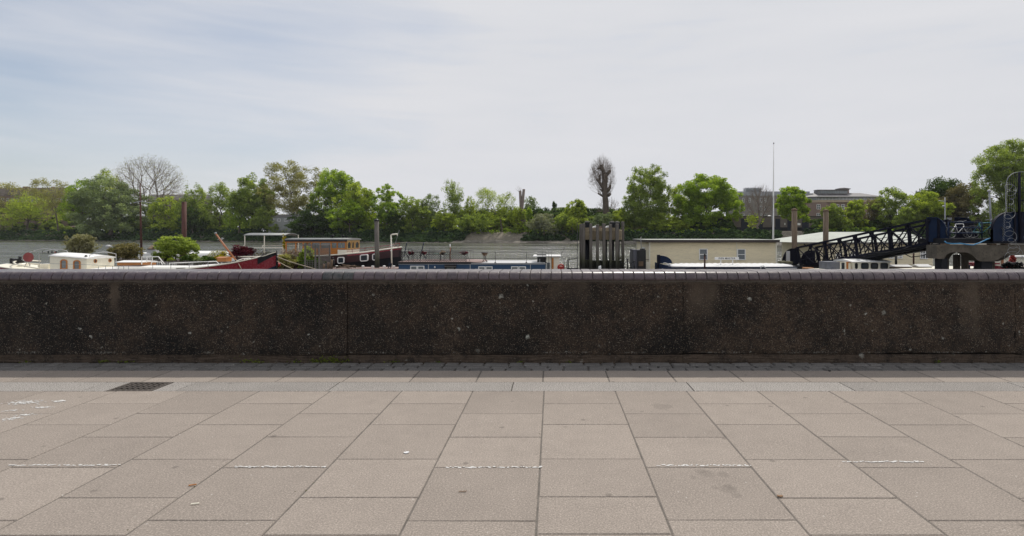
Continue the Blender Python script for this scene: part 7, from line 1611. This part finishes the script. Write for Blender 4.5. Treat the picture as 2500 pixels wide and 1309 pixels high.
mb = MB(); mb.path([W(2422,575,35.5), W(2418,520,35.5), W(2415.5,468,35.5)], [.065,.06,.05], 10); mb.build('shaft', M_galv, lpst); mb = MB(); mb.lathe(W(2415.5,468,35.5), [(.08,-.02),(.12,.03),(.11,.09),(.04,.13)], 10); mb.build('head', M_greywhite, lpst)
lam = thing('street_lamp', (ax(2308, 120), 120, WZ), 'thin distant double-armed lamp post in front of the brown-leaved tree', 'street lamp')
mb = MB(); mb.tube(W(2307,600,120), W(2307,482,120), .16, .10, 6); mb.tube(W(2291,490,120), W(2307,492,120), .08, n=5); mb.lathe(W(2304,504,120), [(.2,-.2),(.35,0),(.2,.2)], 8); mb.build('post', M_galv, lam)

# ============ boathouse with pale roof behind the gangway
Yb2 = 54
bh = thing('boathouse', (ax(2120, Yb2), 58, WZ), 'cream clapboard boathouse with wide pale grey-green hipped roof', 'building')
xa, xb = ax(1948, Yb2), ax(2287, Yb2); ze, zr2 = az(592, Yb2), az(566.5, Yb2+5)
mb = MB(); e = [(xa-.2, Yb2, ze), (xb+.1, Yb2, ze), (xb+.1, Yb2+10, ze), (xa-.2, Yb2+10, ze)]; r_ = [(ax(2009, Yb2+5), Yb2+5, zr2), (xb+.1, Yb2+5, zr2)]
mb.add(e+r_, [(0,1,5,4), (3,0,4), (2,3,4,5), (1,2,5), (0,3,2,1)]); mb.build('roof', M_rooflight, bh)
mb = MB(); mb.box(xa-.25, xb+.12, Yb2-.06, Yb2-.005, ze-.14, ze+.02); mb.build('gutter', M_greywood, bh)
xw0 = ax(2002, Yb2+.5); mb = MB(); mb.box(xw0, xb-.05, Yb2+.5, Yb2+9.5, -2.4, ze-.003); mb.build('wall', M_cream, bh)
mb = MB(); boards(mb, (xw0, Yb2+.5, 0), (xb-.05, Yb2+.5, 0), (0,-1,0), -2.4, ze-.01, .24); boards(mb, (xw0, Yb2+9.5, 0), (xw0, Yb2+.5, 0), (-1,0,0), -2.4, ze-.01, .24); mb.build('clapboards', M_clap, bh)
for a, b, c_, d_ in ((2170,2181.5,622,631.5),(2191,2203,622,631.5),(2246,2264.5,607,632.5),(2040,2052,618,632),(2075,2087,618,632)): window_part(bh, a, b, c_, d_, Yb2+.46, bars=(2, 1), d=.08, fw=.07)
mb = MB(); mb.prism([W(1960,594,Yb2), W(1970,603,Yb2), W(1972,602,Yb2), W(1962,593,Yb2)], (0,.1,0)); mb.build('bracket', M_steel, bh)
mb = MB(); mb.tube(W(2187.5,650,50), W(2187.5,624,50), .1, n=8); mb.build('flue', M_black, bh); mb = MB(); mb.tube(W(2230.5,655,48), W(2230.5,605,48), .07, n=8); mb.build('mooring_post', M_rust, bh)

# ============ cream wheelhouse boat at right
Yx = 37
cr = thing('cream_cruiser', (ax(2140, Yx), Yx+1.2, WZ), 'cream motor cruiser with dark-framed windows below the gangway', 'boat')
stc = [(ax(px, Yx+1.3), Yx+1.3, hb_, az(py, Yx)) for px, hb_, py in ((1990,1.2,662),(2040,1.5,661),(2150,1.6,659),(2260,1.6,657),(2330,1.4,655.5),(2370,1.0,654.5),(2392,.4,654),(2400,.03,653.5))]
mb = MB(); hull(mb, stc); mb.build('hull', M_navy, cr); mb = MB(); mb.loft([[(x, y-hb_*1.0, z), (x, y-hb_*.5, z+.06), (x, y+hb_, z)] for x, y, hb_, z in stc]); mb.build('deck', M_cream, cr)
Yn = Yx+.2; xa, xb = ax(2084, Yn), ax(2171, Yn)
mb = MB(); mb.prism([W(2086,668,Yn), W(2168,668,Yn), W(2174,640.5,Yn), W(2083,640.5,Yn)], (0, 2.2, 0)); mb.build('wheelhouse', M_cream, cr)
mb = MB(); mb.loft([[(x, Yn-.12, az(640.5, Yn)), (x, Yn-.12, az(638.5, Yn)), (x, Yn+1.1, az(632, Yn)-.05), (x, Yn+2.35, az(638.5, Yn)), (x, Yn+2.35, az(640.5, Yn))] for x in (ax(2078, Yn), ax(2176, Yn))], closed=True, caps=True, smooth=False); mb.build('wheelhouse_roof', M_white, cr)
for a, b in ((2087,2093.5),(2102,2120),(2125.6,2143),(2149,2167)): round_window(cr, a, b, 642, 657, Yn-.0, 0, M_black)
mb = MB(); mb.box(ax(2066, Yn+.3), ax(2083, Yn+.3), Yn+.3, Yn+.36, -2, az(640, Yn)); mb.build('door', M_varnish, cr)
mb = MB(); mb.box(ax(2052, Yn+.3), ax(2066, Yn+.3), Yn+.3, Yn+.36, -2, az(641, Yn)); mb.box(ax(2071, Yn+.3), ax(2077, Yn+.3), Yn+.26, Yn+.299, -.7, az(643, Yn)); mb.build('aft_panel', M_cream, cr)
mb = MB(); mb.box(ax(2055, Yn+.26), ax(2062, Yn+.26), Yn+.26, Yn+.298, -.8, az(642, Yn)); mb.build('aft_window', M_glass, cr)
mb = MB(); mb.box(ax(2020, Yn+.8), ax(2051, Yn+.8), Yn+.8, Yn+2, -2, az(641, Yn)); mb.build('aft_screen', paint('slate_cover', (.13,.14,.17), .7), cr)
for a, b, py in ((2173,2226,648),(2243,2275,647)):
    mb = MB(); xa_, xb_ = ax(a, Yn+.6), ax(b, Yn+.6); mb.box(xa_, xb_, Yn+.6, Yn+1.5, az(656, Yn), az(651.5, Yn+.6)); s_ = mb.build('skylight', M_brownwood, cr); ORG[s_.name] = ORG[cr.name]
    mb = MB(); mb.loft([[(x, Yn+.55, az(651.5, Yn+.6)), (x, Yn+.55, az(651, Yn+.6)), (x, Yn+1.05, az(py-1, Yn+.6)), (x, Yn+1.6, az(651, Yn+.6)), (x, Yn+1.6, az(651.5, Yn+.6))] for x in (xa_-.04, xb_+.04)], closed=True, caps=True, smooth=False); mb.build('skylight_lid', M_tarp, s_)
# red and white boat seen through the trestle
Yz = 40.5
rw_ = thing('red_trim_boat', (ax(2460, Yz), Yz+1, WZ), 'white cabin boat with red hull partly hidden by the pier trestle', 'boat')
stz = [(ax(px, Yz+1.3), Yz+1.3, hb_, az(py, Yz)) for px, hb_, py in ((2370,.1,644),(2380,.8,646),(2410,1.3,650),(2480,1.4,652),(2600,1.4,652))]
mb = MB(); hull(mb, stz); mb.build('hull', M_red, rw_)
mb = MB(); mb.box(ax(2428, Yz+.3), ax(2600, Yz+.3), Yz+.3, Yz+2.4, -2, az(629, Yz)); mb.build('cabin', M_cream, rw_); mb = MB(); mb.box(ax(2424, Yz+.2), ax(2604, Yz+.2), Yz+.15, Yz+2.5, az(629, Yz), az(626.5, Yz)); mb.build('roof', M_greywhite, rw_)
mb = MB(); mb.box(ax(2445, Yz+.26), ax(2450, Yz+.26), Yz+.24, Yz+.299, -2, az(631, Yz)); mb.build('door_post', M_spar, rw_)
mb = MB(); mb.box(ax(2375, Yz), ax(2440, Yz), Yz-.05, Yz+.9, az(645, Yz)-.02, az(642, Yz)); mb.build('cap_rail', M_red, rw_)
rgd = random.Random(3)
jk = MB()
for i in range(16): a = rgd.uniform(2464, 2478); b = rgd.uniform(620, 640); jk.path([W(a, b, 36.2), W(a+rgd.uniform(-6,6), b+rgd.uniform(3,9), 36.3), W(a+rgd.uniform(-5,5), b+rgd.uniform(6,14), 36.4)], [.05,.08,.04], 5)
o = jk.build('red_bundle', M_redbright); tag(o, 'crumpled bright red bundle tied under the barbed wire coils', 'bundle')
jk = MB()
for i in range(40): a = rgd.uniform(2450, 2500); b = rgd.uniform(643, 658); jk.path([W(a, b, 35.8), W(a+rgd.uniform(-8,8), b+rgd.uniform(-6,4), 35.9), W(a+rgd.uniform(-8,8), b+rgd.uniform(-5,6), 36)], [.06,.08,.04], 5)
o = jk.build('dark_gear_heap', M_navyblk); tag(o, 'heap of dark tangled deck gear at the lower right', 'gear heap')
bq = MB(); bq.bbox(ax(2384,36), ax(2391,36), 36, 36.3, az(660,36), az(650,36), .04); bq.bbox(ax(2362,36.5), ax(2370,36.5), 36.5, 36.8, az(656,36.5), az(647,36.5), .04); o = bq.build('blue_tub', M_pierblue); tag(o, 'small dark blue tubs left of the middle pier column', 'tub')

# ------------------------------------------------------------------ the day's light haze over the river
mb = MB(); mb.box(-2100, 2100, -70, 2300, -8.5, 75)
m = bpy.data.materials.new('haze'); m.use_nodes = True; t = m.node_tree; t.nodes.clear()
o_ = N(t, 'ShaderNodeOutputMaterial'); pv_ = N(t, 'ShaderNodeVolumePrincipled'); pv_.inputs['Color'].default_value = (.93, .95, 1.0, 1); pv_.inputs['Density'].default_value = .00006; pv_.inputs['Anisotropy'].default_value = .1
t.links.new(pv_.outputs[0], o_.inputs['Volume'])
o = mb.build('haze', m); tag(o, kind='stuff'); tag(o, 'faint pale haze in the air over the river and far bank', 'haze')
sc.cycles.volume_bounces = 0
